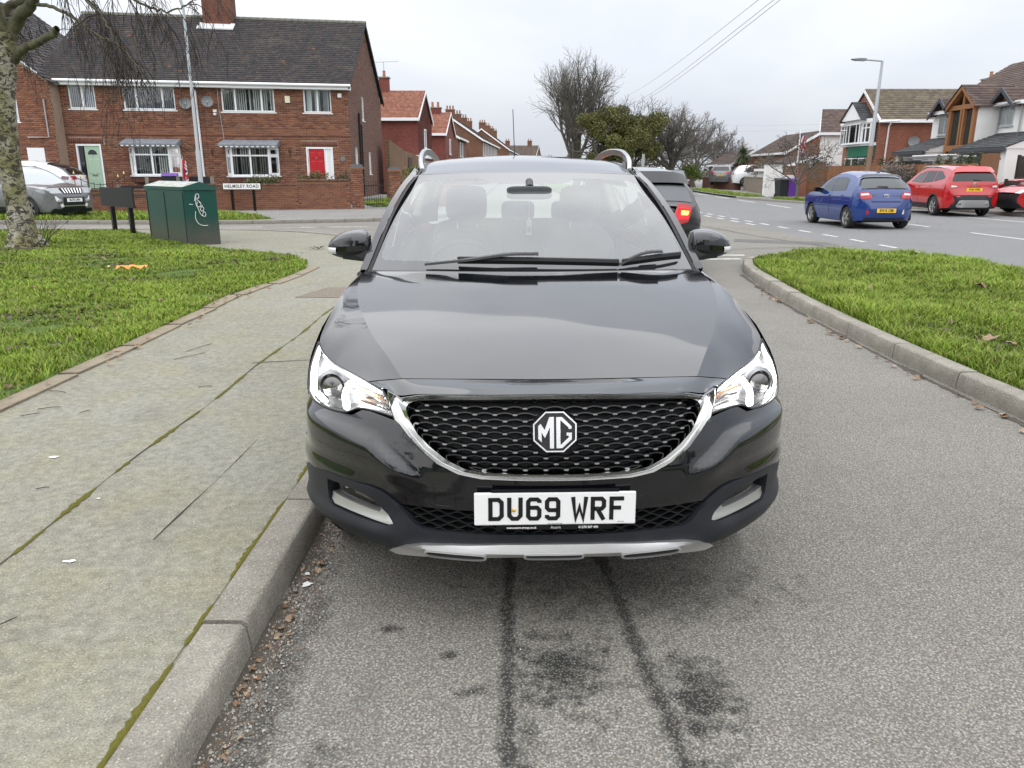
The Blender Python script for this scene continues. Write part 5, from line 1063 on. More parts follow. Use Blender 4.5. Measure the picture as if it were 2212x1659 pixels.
# ---- gabled house at the far left
PG = (-27.6, 32.4); FG = Frame(PG, (1, 0), (0, 1)); GH = thing('brick_house', 'gabled brick house behind the birch trunk with a white side door', 'house', (*PG, 0))
Wg = 9.3; FMg = face_map(Wg, 9); gpl = [(0, .2), (Wg, .2), (Wg, 4.95), (Wg * .42, 9.0), (0, 5.2)]
ghs = [(7.55, 7.95, 3.45, 4.4), (6.9, 7.5, 1.1, 2.3), (8.05, 8.75, .4, 2.45)]
wall_sheet(GH, FG, FMg['front'], gpl, ghs, M_MORTAR); brick_wall(GH, FG, FMg['front'], [(5.2, .2), (Wg, .2), (Wg, 4.95), (5.2, 7.95)], ghs, PAL_L, M_BRICK); 
FG.put(MB().add([(0, -.005, .2), (5.2, -.005, .2), (5.2, -.005, 7.95), (Wg * .42, -.005, 8.98), (0, -.005, 5.2)], [(0, 1, 2, 3, 4)]), 'wall_left', m_brick_tex('gable_brick', (.15, .058, .038), (.18, .07, .042), (.28, .2, .15)), GH)
roof_slope(GH, FG, (Wg + .2, -.2, 4.9), (Wg + .2, 9, 4.9), (Wg * .42, 9, 9.1), (Wg * .42, -.2, 9.1), 26, 30, RT_, M_TILE_D); roof_slope(GH, FG, (-.2, 9, 5.1), (-.2, -.2, 5.1), (Wg * .42, -.2, 9.1), (Wg * .42, 9, 9.1), 16, 16, RT_, M_TILE_D)
FG.put(MB().add([(Wg, 0, .2), (Wg, 9, .2), (Wg, 9, 4.95), (Wg, 0, 4.95)], [(0, 1, 2, 3)]), 'wall', M_MORTAR, GH)
window(GH, FG, FMg['front'], 7.55, 7.95, 3.45, 4.4, [1], None, (M_BLINDB, 2, 0), -.05); window(GH, FG, FMg['front'], 6.9, 7.5, 1.1, 2.3, [1], None, None, -.05)
dd = FG.put(MB().hexa([FMg['front'](*p) for p in [(8.05, .0, .4), (8.75, .0, .4), (8.75, -.1, .4), (8.05, -.1, .4), (8.05, .0, 2.45), (8.75, .0, 2.45), (8.75, -.1, 2.45), (8.05, -.1, 2.45)]]), 'door', M_WHITE, GH)
FG.put(MB().prism([(8.22, 1.0), (8.58, 1.0), (8.58, 1.7)] + [(8.40 + .18 * math.cos(t), 1.7 + .2 * math.sin(t)) for t in np.linspace(0, math.pi, 10)][1:], -.02, -.002, 'y'), 'door_light', M_WGLASS, dd); FG.put(MB().prism([(8.15, .95), (8.65, .95), (8.65, 1.75)] + [(8.40 + .25 * math.cos(t), 1.75 + .25 * math.sin(t)) for t in np.linspace(0, math.pi, 10)][1:], -.012, -.001, 'y'), 'door_moulding', M_WHITE2, dd)
tubeP(GH, FG, 'pipe', [(Wg - .25, -.05, 4.3), (Wg - .25, -.05, 2.85), (Wg - 1.1, -.05, 2.85)], .03, M_GREY, 6)

# ---- generic distant house
def far_house(label, P, U, V, W, D, zb, ze, zr, axis, wall_m, tile_rgb, wins, chim=(), name='brick_house', group=None, rows=18, cols=26, tm=None, verge=None, over=.25, gm=None):
    fr = Frame(P, U, V); fm = face_map(W, D); t = thing(name, label, 'house', (*P, 0), group=group); tm = tm or M_TILE_F; verge = verge or M_WHITE
    if axis == 'u':   # ridge along u, gables left and right
        fr.put(MB().add([(0, 0, zb), (W, 0, zb), (W, 0, ze), (0, 0, ze), (0, D, zb), (W, D, zb), (W, D, ze), (0, D, ze), (0, D / 2, zr), (W, D / 2, zr)], [(0, 1, 2, 3), (5, 4, 7, 6), (1, 5, 6, 9, 2), (4, 0, 3, 8, 7)]), 'wall', wall_m, t)
        roof_slope(t, fr, (-.12, -over, ze - .05), (W + .12, -over, ze - .05), (W + .12, D / 2, zr + .04), (-.12, D / 2, zr + .04), rows, cols, tile_rgb, tm); roof_slope(t, fr, (W + .12, D + over, ze - .05), (-.12, D + over, ze - .05), (-.12, D / 2, zr + .04), (W + .12, D / 2, zr + .04), 8, 10, tile_rgb, tm)
        fr.put(MB().box(-.1, W + .1, -over - .06, -over + .02, ze - .2, ze - .02), 'gutter', M_WHITE, t); fr.put(MB().box(-.1, W + .1, -over + .02, .01, ze - .2, ze - .16), 'soffit', M_WHITE, t)
        for uu in (-.14, W + .10):
            for v0, v1 in ((-over, D / 2), (D + over, D / 2)): fr.put(MB().hexa([(uu, v0, ze - .22), (uu + .04, v0, ze - .22), (uu + .04, v1, zr - .16), (uu, v1, zr - .16), (uu, v0, ze - .02), (uu + .04, v0, ze - .02), (uu + .04, v1, zr + .04), (uu, v1, zr + .04)]), 'barge_board', verge, t)
    else:             # ridge along v, gables front and back
        fr.put(MB().add([(0, 0, zb), (W, 0, zb), (W, 0, ze), (0, 0, ze), (0, D, zb), (W, D, zb), (W, D, ze), (0, D, ze), (W / 2, 0, zr), (W / 2, D, zr)], [(0, 1, 2, 8, 3), (5, 4, 7, 9, 6), (1, 5, 6, 2), (4, 0, 3, 7)]), 'wall', wall_m, t)
        roof_slope(t, fr, (W + over, -.15, ze - .05), (W + over, D + .15, ze - .05), (W / 2, D + .15, zr + .04), (W / 2, -.15, zr + .04), rows, cols, tile_rgb, tm); roof_slope(t, fr, (-over, D + .15, ze - .05), (-over, -.15, ze - .05), (W / 2, -.15, zr + .04), (W / 2, D + .15, zr + .04), rows, cols, tile_rgb, tm)
        for uu in (-over, W + over): fr.put(MB().box(uu - .04, uu + .04, -.1, D + .1, ze - .2, ze - .03), 'gutter', M_WHITE, t)
        for u0 in (-over, W + over): fr.put(MB().hexa([(u0, -.18, ze - .24), (W / 2, -.18, zr - .18), (W / 2, -.13, zr - .18), (u0, -.13, ze - .24), (u0, -.18, ze - .03), (W / 2, -.18, zr + .05), (W / 2, -.13, zr + .05), (u0, -.13, ze - .03)]), 'barge_board', verge, t)
    for f, x0, x1, z0, z1, cols_ in wins: window(t, fr, fm[f], x0, x1, z0, z1, cols_, None, None, .03, True, room=False, bar=.07)
    for u, v, w, h, pots in chim:
        c = fr.put(MB().box(u - w / 2, u + w / 2, v - .3, v + .3, zr - .6, zr + h), 'chimney', wall_m, t); fr.put(MB().box(u - w / 2 - .06, u + w / 2 + .06, v - .36, v + .36, zr + h, zr + h + .08), 'chimney_cap', M_KERB2, c)
        for k in range(pots): MB().lathe([(.11, 0), (.09, .35), (.11, .40), (.08, .40)], 10, 'z', fr((u - w / 2 + (k + .5) * w / pots, v, zr + h + .08))).build('chimney_pot', M_TERRA, c)
    return t, fr, fm
MBX = m_brick_tex('brick_front_x', (.145, .050, .032), (.18, .066, .040), (.20, .13, .095)); MBY = m_brick_tex('brick_side_y', (.145, .052, .036), (.175, .068, .044), (.20, .14, .10), axis='YX') if False else MBX
M_RED2 = m_brick_tex('deep_red_brick', (.150, .035, .028), (.18, .046, .034), (.16, .09, .07)); M_BROWNB = m_brick_tex('brown_brick', (.135, .060, .036), (.165, .076, .045), (.18, .12, .085))
ORT = [(.245, .105, .072), (.215, .092, .062), (.27, .12, .082)]; BRT = [(.085, .060, .050), (.10, .07, .055), (.07, .052, .046)]
o1, f1, m1 = far_house('red brick house with orange tiled roof beyond the large pair', (-9.6, 52.0), (1, 0), (.04, 1), 3.55, 6.4, .2, 4.86, 6.75, 'u', M_RED2, ORT, [('right', 2.6, 3.5, 3.05, 4.3, [1]), ('right', 4.7, 5.4, 1.0, 2.2, [1])], [(.9, 3.2, .6, .8, 1)], rows=20, verge=M_WHITE)
f1.put(MB().add([(3.55, 0, .2), (3.55, 6.4, .2), (3.55, 6.4, 4.86), (3.55, 3.2, 6.75), (3.55, 0, 4.86)], [(0, 1, 2, 3, 4)]), 'tile_hung_gable', m_tiles('hung_tile', None, None, (.2, .1, .08)) if False else mat('hung_tile', (.20, .085, .06), .9), o1)
f1.put(MB().hexa([(2.9, -.3, 2.35), (4.2, -.3, 2.35), (4.2, 2.5, 2.35), (2.9, 2.5, 2.35), (2.9, -.3, 2.55), (4.2, -.3, 2.55), (4.2, 2.5, 2.55), (2.9, 2.5, 2.55)]), 'porch_roof', M_WHITE, o1)
tubeP(o1, f1, 'aerial', [(.9, 3.2, 7.6), (.9, 3.2, 8.6)], .02, M_GREY, 5); tubeP(o1, f1, 'aerial', [(.2, 3.2, 8.55), (1.9, 3.2, 8.62)], .015, M_GREY, 5)
far_house('smaller orange roofed red brick house behind the first orange roof', (-8.6, 63.5), (1, 0), (.05, 1), 3.35, 6.0, .2, 4.45, 6.15, 'u', M_RED2, ORT, [('right', 2.4, 3.2, 2.9, 4.1, [1]), ('front', 1.2, 1.7, 3.1, 4.1, [1])], [(2.2, 3, .9, .35, 2)], rows=16)
far_house('grey roofed brown brick house at the head of the terrace row', (-11.6, 74), (1, 0), (.03, 1), 6.6, 9, .2, 4.6, 6.5, 'v', M_BROWNB, BRT, [('right', 2.2, 3.0, 2.9, 4.2, [1]), ('right', 4.4, 5.2, 2.9, 4.2, [1])], [(3.3, 2, 1.0, .5, 3)])
far_house('brown roofed terrace running away behind the grey roofed house', (-11.0, 90), (1, 0), (.045, 1), 7.6, 30, .2, 5.0, 7.6, 'v', M_BROWNB, BRT, [('right', 2 + i * 2.6, 3.1 + i * 2.6, 3.3, 4.7, [1]) for i in range(10)], [(3.8, 3 + i * 7, 1.0, .7, 3) for i in range(4)], rows=20, cols=50)
far_house('far dark roofed terrace with several chimneys above the black car roof', (-9.5, 132), (1, 0), (.05, 1), 9, 34, .2, 5.0, 8.3, 'v', M_BROWNB, BRT, [('right', 2 + i * 4, 3.4 + i * 4, 3.3, 4.7, [1]) for i in range(7)], [(4.5, 2 + i * 9, 1.1, 1.0, 3) for i in range(4)])
far_house('low dark roofed cottage farthest along the terrace', (-4, 172), (1, 0), (.1, 1), 9, 20, .2, 4.6, 7.2, 'u', MBX, BRT, [], [(2, 10, 1, 1.0, 2), (7, 10, 1, 1.0, 2)])
# side wall and gate screen of the corner garden, behind the gable
SW = tag(MB().prism([(0, 0), (9.5, 0), (9.5, 2.3), (4.0, 2.55), (0, 3.0)], -.12, .12, 'x').build('garden_wall', m_brick_tex('mossy_brick', (.14, .075, .045), (.17, .09, .05), (.16, .13, .08), axis='YX')), 'tall mossy brick garden wall behind the gable end of the large pair', 'wall')
SW.location = (-6.55, 42.2, .15); SW.rotation_euler = (0, 0, R(-3))
MB().box(-.16, .16, 5.2, 6.4, 0, 2.2).build('wooden_gate', mat('dark_wood', (.05, .03, .02), .7), SW)

# ---- front garden walls of the pair
def garden_wall(label, A, B, z0, h, pieces, cap=True, pal=None, name='garden_wall'):
    A = np.array(A, float); B = np.array(B, float); L = np.linalg.norm(B - A); U = (B - A) / L; V = (-U[1], U[0]); fr = Frame(tuple(A), tuple(U), V); t = thing(name, label, 'wall', (*A, z0)); fm = face_map(L, .22)
    pal = pal or PAL_L; poly = [(0, 0), (L, 0), (L, h), (0, h)]
    fr.put(MB().box(0, L, 0, .22, 0, h), 'wall_core', M_MORTAR, t); brick_wall(t, fr, fm['front'], poly, [], pal, M_BRICK, pieces, .008)
    brick_wall(t, fr, fm['right'], [(0, 0), (.22, 0), (.22, h), (0, h)], [], pal, M_BRICK)
    if cap:
        n = int(L / .078); tinted('coping', [([(i * .078, .03, h + .035), (i * .078 + .068, .03, h + .035), (i * .078 + .068, -.25, h + .035), (i * .078, -.25, h + .035), (i * .078, .03, h + .14), (i * .078 + .068, .03, h + .14), (i * .078 + .068, -.25, h + .14), (i * .078, -.25, h + .14)], brick_rgb([(.125, .062, .042), (.15, .08, .055)])) for i in range(n)], M_BRICK, t, fr, fm['front'])
        fr.put(MB().box(-.01, L + .01, -.045, .265, h, h + .033), 'tile_creasing', mat('creasing', (.22, .11, .06), .9), t)
    return t, fr
DW = np.array([.956, .292])
w0 = np.array([-11.9, 29.7])
garden_wall('low brick garden wall with a soldier coping behind the white road name sign', w0, w0 + DW * 3.75, .08, .86, 200)
garden_wall('taller brick garden wall in front of the red door', w0 + DW * 3.76, w0 + DW * 5.75, .08, 1.02, 150)
garden_wall('stub of low brick wall just right of the green cabinet', w0 - DW * 1.3, w0 - DW * .03, .08, .62, 60)
garden_wall('dark brick garden wall behind the silver car bonnet', (-17.0, 28.9), (-13.25, 29.35), .05, .72, 120, pal=[(.11, .06, .045), (.13, .075, .055), (.09, .055, .045)])
def pier(label, c, h, w=.46):
    t = thing('gate_pier', label, 'pier', (*c, .08), R(8), 'brick gate piers of the corner house'); fr = Frame(c, (1, 0), (0, 1)); fm = face_map(w, w)
    MB().box(0, w, 0, w, 0, h).build('pier_core', M_MORTAR, t)
    for f in ('front', 'right'): brick_wall(t, fr, fm[f], [(0, 0), (w, 0), (w, h), (0, h)], [], PAL_L, M_BRICK)
    MB().box(-.05, w + .05, -.05, w + .05, h, h + .06).build('pier_creasing', mat('creasing', (.22, .11, .06), .9), t); MB().hexa([(-.03, -.03, h + .06), (w + .03, -.03, h + .06), (w + .03, w + .03, h + .06), (-.03, w + .03, h + .06), (.03, .03, h + .17), (w - .03, .03, h + .17), (w - .03, w - .03, h + .17), (.03, w - .03, h + .17)]).build('pier_cap', mat('blue_brick', (.06, .062, .07), .7), t)
p1_ = tuple(w0 + DW * 5.80); pier('brick gate pier to the left of the small iron gate', p1_, 1.55); p2_ = (p1_[0] + 1.30, p1_[1] + 1.3); pier('brick gate pier to the right of the small iron gate', p2_, 1.45)
garden_wall('brick boundary wall running on behind the parked car mirror, right of the gate', (p2_[0] + .5, p2_[1] + .2), (p2_[0] + 3.2, p2_[1] + 1.1), .08, .9, 80)
gt = thing('iron_gate', 'small black iron gate between the two brick piers', 'gate', (p1_[0] + .5, p1_[1] + .35, .12), math.atan2(1.0, .85))
for i in range(8): MB().tube([(.06 + i * .115, 0, .05), (.06 + i * .115, 0, .95 + .12 * math.sin(i / 7 * math.pi))], .009, 5).build('gate_bar', M_BLACK, gt)
for z in (.12, .85): MB().box(0, .93, -.012, .012, z, z + .03).build('gate_rail', M_BLACK, gt)
sheet('front_lawn', [(-5.75, 32.8), (-4.9, 33.6), (-5.2, 39), (-6.5, 41), (-7.0, 36.5)], .12, M_TURF)
# concrete posts with dark panels, bin and iron railing in front of the green door
PFN = thing('panel_fence', 'black panel fence with pale concrete posts below the left bay window', 'fence', (-14.2, 30.6, .1), R(8))
for x in (-.95, .1, 1.25, 2.5): MB().box(x, x + .12, -.05, .05, 0, 1.25 if x > 0 else .95).build('post', M_KERB2, PFN)
for a, b, h in ((-.83, .1, .85), (.22, 1.25, 1.05), (1.37, 2.5, 1.20)):
    for k in range(4): MB().box(a, b, -.02, .02, .05 + k * h / 4, .05 + (k + 1) * h / 4 - .012).build('board', mat('black_panel', (.010, .010, .012), .5), PFN)
RLG = thing('iron_railing', 'black iron railing with gold finials on the low wall before the green door', 'railing', (-16.1, 29.3, .80), R(6))
M_GOLD = mat('gold_paint', (.62, .48, .20), .4, metal=.3)
for i in range(9):
    zt = .62 - .30 * math.sin(i / 8 * math.pi); MB().tube([(i * .22, 0, 0), (i * .22, 0, zt)], .012, 5).build('railing_bar', M_BLACK, RLG)
    if i in (0, 1, 7, 8): MB().lathe([(.001, .14), (.02, .08), (.035, .04), (.012, .0)], 8, 'z', (i * .22, 0, zt)).build('finial', M_GOLD, RLG)
MB().tube([(0, 0, .12), (1.76, 0, .12)], .012, 5).build('railing_rail', M_BLACK, RLG); MB().tube(crom([(0, 0, .55), (.44, 0, .34), (.88, 0, .26), (1.32, 0, .34), (1.76, 0, .55)], 5), .012, 5).build('railing_rail', M_BLACK, RLG)
def wheelie(label, loc, rz, body, lid, sc_=1.0):
    t = thing('wheeled_bin', label, 'bin', loc, rz); k = sc_
    MB().hexa([(-.24 * k, -.28 * k, .06), (.24 * k, -.28 * k, .06), (.24 * k, .24 * k, .06), (-.24 * k, .24 * k, .06), (-.29 * k, -.34 * k, .96 * k), (.29 * k, -.34 * k, .96 * k), (.29 * k, .34 * k, .96 * k), (-.29 * k, .34 * k, .96 * k)]).build('bin_body', body, t)
    MB().hexa([(-.31 * k, -.38 * k, .965 * k), (.31 * k, -.38 * k, .965 * k), (.31 * k, .38 * k, .965 * k), (-.31 * k, .38 * k, .965 * k), (-.27 * k, -.33 * k, 1.04 * k), (.27 * k, -.33 * k, 1.04 * k), (.29 * k, .38 * k, 1.07 * k), (-.29 * k, .38 * k, 1.07 * k)]).build('bin_lid', lid, t)
    for s_ in (-1, 1): MB().lathe([(.001, -.03), (.10, -.03), (.10, .03), (.001, .03)], 14, 'x', (s_ * .22 * k, .27 * k, .10)).build('bin_wheel', M_RUBBER, t)
    MB().tube([(-.25 * k, .40 * k, .98 * k), (.25 * k, .40 * k, .98 * k)], .018, 6).build('bin_handle', body, t)
    return t
M_PURPLE = mat('purple_plastic', (.13, .035, .30), .45); M_BINB = mat('dark_bin_plastic', (.022, .026, .030), .5)
wheelie('dark wheeled bin with a purple lid behind the black panel fence', (-13.4, 31.2, .4), R(20), M_BINB, M_PURPLE)
fl = thing('union_flag', 'limp union flag on a short pole beside the left bay window', 'flag', (-12.55, 30.35, .9), 0)
MB().tube([(0, 0, 0), (.03, 0, 1.25)], .013, 6).build('flag_pole', M_GREY, fl)
def flagcloth(w, h, n=10):
    m, k = pmat('union_flag_print', .85); uv = k.sep(k.co('UV')); ax_ = k.math('ABSOLUTE', k.math('SUBTRACT', uv[0], .5)); ay = k.math('ABSOLUTE', k.math('SUBTRACT', uv[1], .5)); di = k.math('ABSOLUTE', k.math('SUBTRACT', ax_, ay))
    c = k.mix(k.math('LESS_THAN', di, .11), (.02, .045, .20), (.72, .71, .70)); c = k.mix(k.math('LESS_THAN', di, .04), c, (.45, .02, .03)); c = k.mix(k.math('MAXIMUM', k.math('LESS_THAN', ax_, .14), k.math('LESS_THAN', ay, .16)), c, (.72, .71, .70)); c = k.mix(k.math('MAXIMUM', k.math('LESS_THAN', ax_, .085), k.math('LESS_THAN', ay, .10)), c, (.45, .02, .03)); k.base(c); return m
M_FLAG = flagcloth(1, 1)
def flag_mesh(name, f, parent, n=14):
    mb = MB(); mb.grid([[f(i / n, j / n) for j in range(n + 1)] for i in range(n + 1)]); me = mb.mesh(name, M_FLAG, 60, fix=False); uvl = me.uv_layers.new(name='UVMap')
    for poly in me.polygons:
        for li in poly.loop_indices: vi = me.loops[li].vertex_index; uvl.data[li].uv = ((vi % (n + 1)) / n, (vi // (n + 1)) / n)
    return link(name, me, parent)
flag_mesh('flag_cloth', lambda v, u: (.03 + .16 * u + .05 * math.sin(u * 9 + v * 2), .05 * math.sin(u * 11), 1.22 - .95 * (1 - v) - .35 * u), fl)

# ---- street furniture on the left
M_CAB, _k = pmat('cabinet_paint', .42, spec=.4); _z = _k.sep(_k.co())[2]
_k.base(_k.mix(_k.ramp(_k.math('ADD', _z, _k.math('MULTIPLY', _k.noise(4, 5, .7), .5)), (.40, .8), (.85, 0.)), (.008, .062, .050), (.085, .080, .065)))
_k.base(_k.mix(_k.ramp(_k.noise(3.0, 6, .75), (.55, 0.), (.75, .45)), _k.mix(_k.ramp(_k.math('ADD', _z, _k.math('MULTIPLY', _k.noise(4, 5, .7), .5)), (.38, .85), (.85, 0.)), (.008, .062, .050), (.085, .080, .065)), (.03, .032, .026)))
def cab():
    A = np.array([-6.48, 15.62]); Bq = np.array([-5.92, 15.85]); Cq = np.array([-8.0, 17.3])      # front corner, right corner, left corner
    t = thing('utility_cabinet', 'dark green metal utility cabinet with a white graffiti tag on the verge', 'cabinet', (*A, .10)); U = Bq - A; V = Cq - A; h = 1.06
    fr = lambda u, v, z: tuple(U * u + V * v) + (z,)
    MB().hexa([fr(0, 0, 0), fr(1, 0, 0), fr(1, 1, 0), fr(0, 1, 0), fr(0, 0, h), fr(1, 0, h), fr(1, 1, h), fr(0, 1, h)]).build('cabinet_body', M_CAB, t)
    e = .03; lid = [fr(-e, -e / 3, h + .006), fr(1 + e, -e / 3, h + .006), fr(1 + e, 1 + e / 3, h + .006), fr(-e, 1 + e / 3, h + .006)]; l2 = [fr(-e, -e / 3, h + .07), fr(1 + e, -e / 3, h + .07), fr(1 + e, 1 + e / 3, h + .07), fr(-e, 1 + e / 3, h + .07)]; rg = [fr(.5, -e / 3, h + .17), fr(.5, 1 + e / 3, h + .17)]
    m, k = pmat('cabinet_lid', .6); nz_ = k.sep(k.n('ShaderNodeNewGeometry').outputs['Normal'])[2]; k.base(k.mix(k.math('MULTIPLY', k.math('GREATER_THAN', nz_, .3), k.ramp(k.noise(9, 5, .7), (.35, .4), (.55, 1.))), (.012, .07, .055), (.44, .44, .40)))
    MB().add(lid + l2 + rg, [(0, 1, 5, 4), (1, 2, 6, 5), (2, 3, 7, 6), (3, 0, 4, 7), (4, 5, 8), (6, 7, 9), (5, 6, 9, 8), (7, 4, 8, 9), (3, 2, 1, 0)]).build('cabinet_lid', m, t)
    # door seams on the long side
    for v in (.02, .49, .97): MB().tube([fr(-.012, v, .06), fr(-.012, v, h - .04)], .006, 4).build('door_seam', M_BLACK, t)
    # graffiti scrawl on the narrow end
    gm_ = mat('graffiti_white', (.72, .74, .72), .7); pts = [[(.30, .86), (.36, .98), (.44, .99), (.45, .92), (.38, .90), (.50, .82)], [(.40, .84), (.36, .78), (.44, .74), (.50, .80), (.44, .84)], [(.55, .78), (.46, .70), (.52, .66), (.58, .72), (.50, .76)], [(.36, .96), (.34, .80), (.40, .70), (.46, .60), (.54, .56)], [(.56, .66), (.62, .62), (.60, .56), (.52, .58), (.56, .66)], [(.30, .66), (.28, .52), (.36, .42), (.50, .38), (.66, .38)], [(.12, .80), (.24, .79)]]
    for q in pts: MB().tube([fr(u * .95 + .02, -.006, z * 1.0) for u, z in crom(q, 4)], .006, 5).build('graffiti', gm_, t)
cab()
def name_sign(label, A, B, zb, zt, zg, board, front, txt=None):
    A = np.array(A); B = np.array(B); L = np.linalg.norm(B - A); t = thing('street_name_sign', label, 'sign', (*A, zg), math.atan2(B[1] - A[1], B[0] - A[0]))
    for x in (.22 * L, .78 * L): MB().box(x - .045, x + .045, .03, .12, 0, zt - .04).build('post', M_GBLACK, t)
    MB().box(0, L, -.012, .028, zb, zt).build('sign_board', board, t)
    if txt: MB().box(.03, L - .03, -.018, -.0125, zb + .03, zt - .03).build('sign_face', front, t); lettering(txt, (zt - zb) * .60, M_INK, t, (L / 2, -.0195, (zb + zt) / 2), (R(90), 0, 0), sx=.93, ext=.001, bold=.003, space=1.1)
    else: MB().box(0, L, .028, .05, zb, zb + .03).build('sign_rail', M_GBLACK, t); MB().box(0, L, .028, .05, zt - .03, zt).build('sign_rail', M_GBLACK, t)
    return t
name_sign('white road name sign on two black posts reading HELMSLEY ROAD', (-10.78, 29.55), (-9.36, 29.65), .78, 1.05, .08, M_GBLACK, mat('sign_white', (.74, .74, .72), .5), 'HELMSLEY ROAD')
name_sign('back of a black road name sign on two posts behind the verge', (-10.05, 19.35), (-8.65, 18.05), .62, 1.06, .1, M_BLACK, None)
# lamp post behind the cabinet
def lamp_post(label, base, h, lean, arm_dir, arm, r0, r1, m, head_m, brown=None, square=False):
    t = thing('street_lamp', label, 'street lamp', (*base, .1)); top = Vector((lean[0], lean[1], h)); mb = MB()
    hs = brown or 1.9; f = lambda z: Vector((lean[0] * z / h, lean[1] * z / h, z))
    if brown: MB().tube([f(0), f(hs)], [r0 * 1.25, r0 * 1.15], 14).build('post_base', mat('brown_post_paint', (.20, .13, .085), .7), t, 60); MB().tube([f(hs), f(h)], [r0, r1], 14).build('post', m, t, 60)
    else: MB().tube([f(0), f(2.0), f(2.1), f(h)], [r0 * 1.4, r0 * 1.4, r0, r1], 14).build('post', m, t, 60)
    ad = Vector(arm_dir).normalized()
    if square: MB().tube([top, top + ad * arm + Vector((0, 0, .04))], .045, 8).build('arm', m, t, 40)
    else: MB().tube(crom([tuple(top), tuple(top + Vector((0, 0, .35)) + ad * .12), tuple(top + Vector((0, 0, .62)) + ad * .45), tuple(top + Vector((0, 0, .72)) + ad * arm)], 5), .045, 10).build('arm', m, t, 60)
    e_ = top + ad * arm + Vector((0, 0, .04 if square else .72)); mb = MB(); P = []
    sd = ad.cross(Vector((0, 0, 1)))
    for s_, w, z0, z1 in ((0, .05, -.05, .05), (.12, .10, -.07, .07), (.40, .13, -.06, .06), (.62, .12, -.035, .035), (.74, .06, -.015, .02)): P.append([tuple(e_ + ad * s_ + sd * w * a + Vector((0, 0, z))) for a, z in ((-1, z0), (-1, z1 * .6), (-.6, z1), (.6, z1), (1, z1 * .6), (1, z0))])
    mb.grid(P, closed=True); mb.build('lamp_head', head_m, t, 50); MB().add([tuple(e_ + ad * s_ + sd * w + Vector((0, 0, -.068))) for s_, w in ((.14, -.09), (.58, -.09), (.58, .09), (.14, .09))], [(0, 1, 2, 3)]).build('lamp_glass', M_CLEARLENS, t)
    return t
lamp_post('tall grey street lamp behind the green cabinet, its curved arm lost in birch twigs', (-9.55, 24.4), 6.0, (.02, 0), (-.92, -.35, 0), .85, .048, .036, mat('lamp_grey', (.40, .43, .45), .5, metal=.2), mat('lamp_head_dark', (.13, .12, .10), .6))
lamp_post('street lamp with brown painted foot and flat lantern by the right-hand fence', (17.0, 38.2), 6.35, (.10, 0), (-1, -.15, 0), .8, .10, .055, mat('lamp_grey', (.40, .43, .45), .5), mat('lamp_head_grey', (.16, .165, .17), .5), 2.6, True)

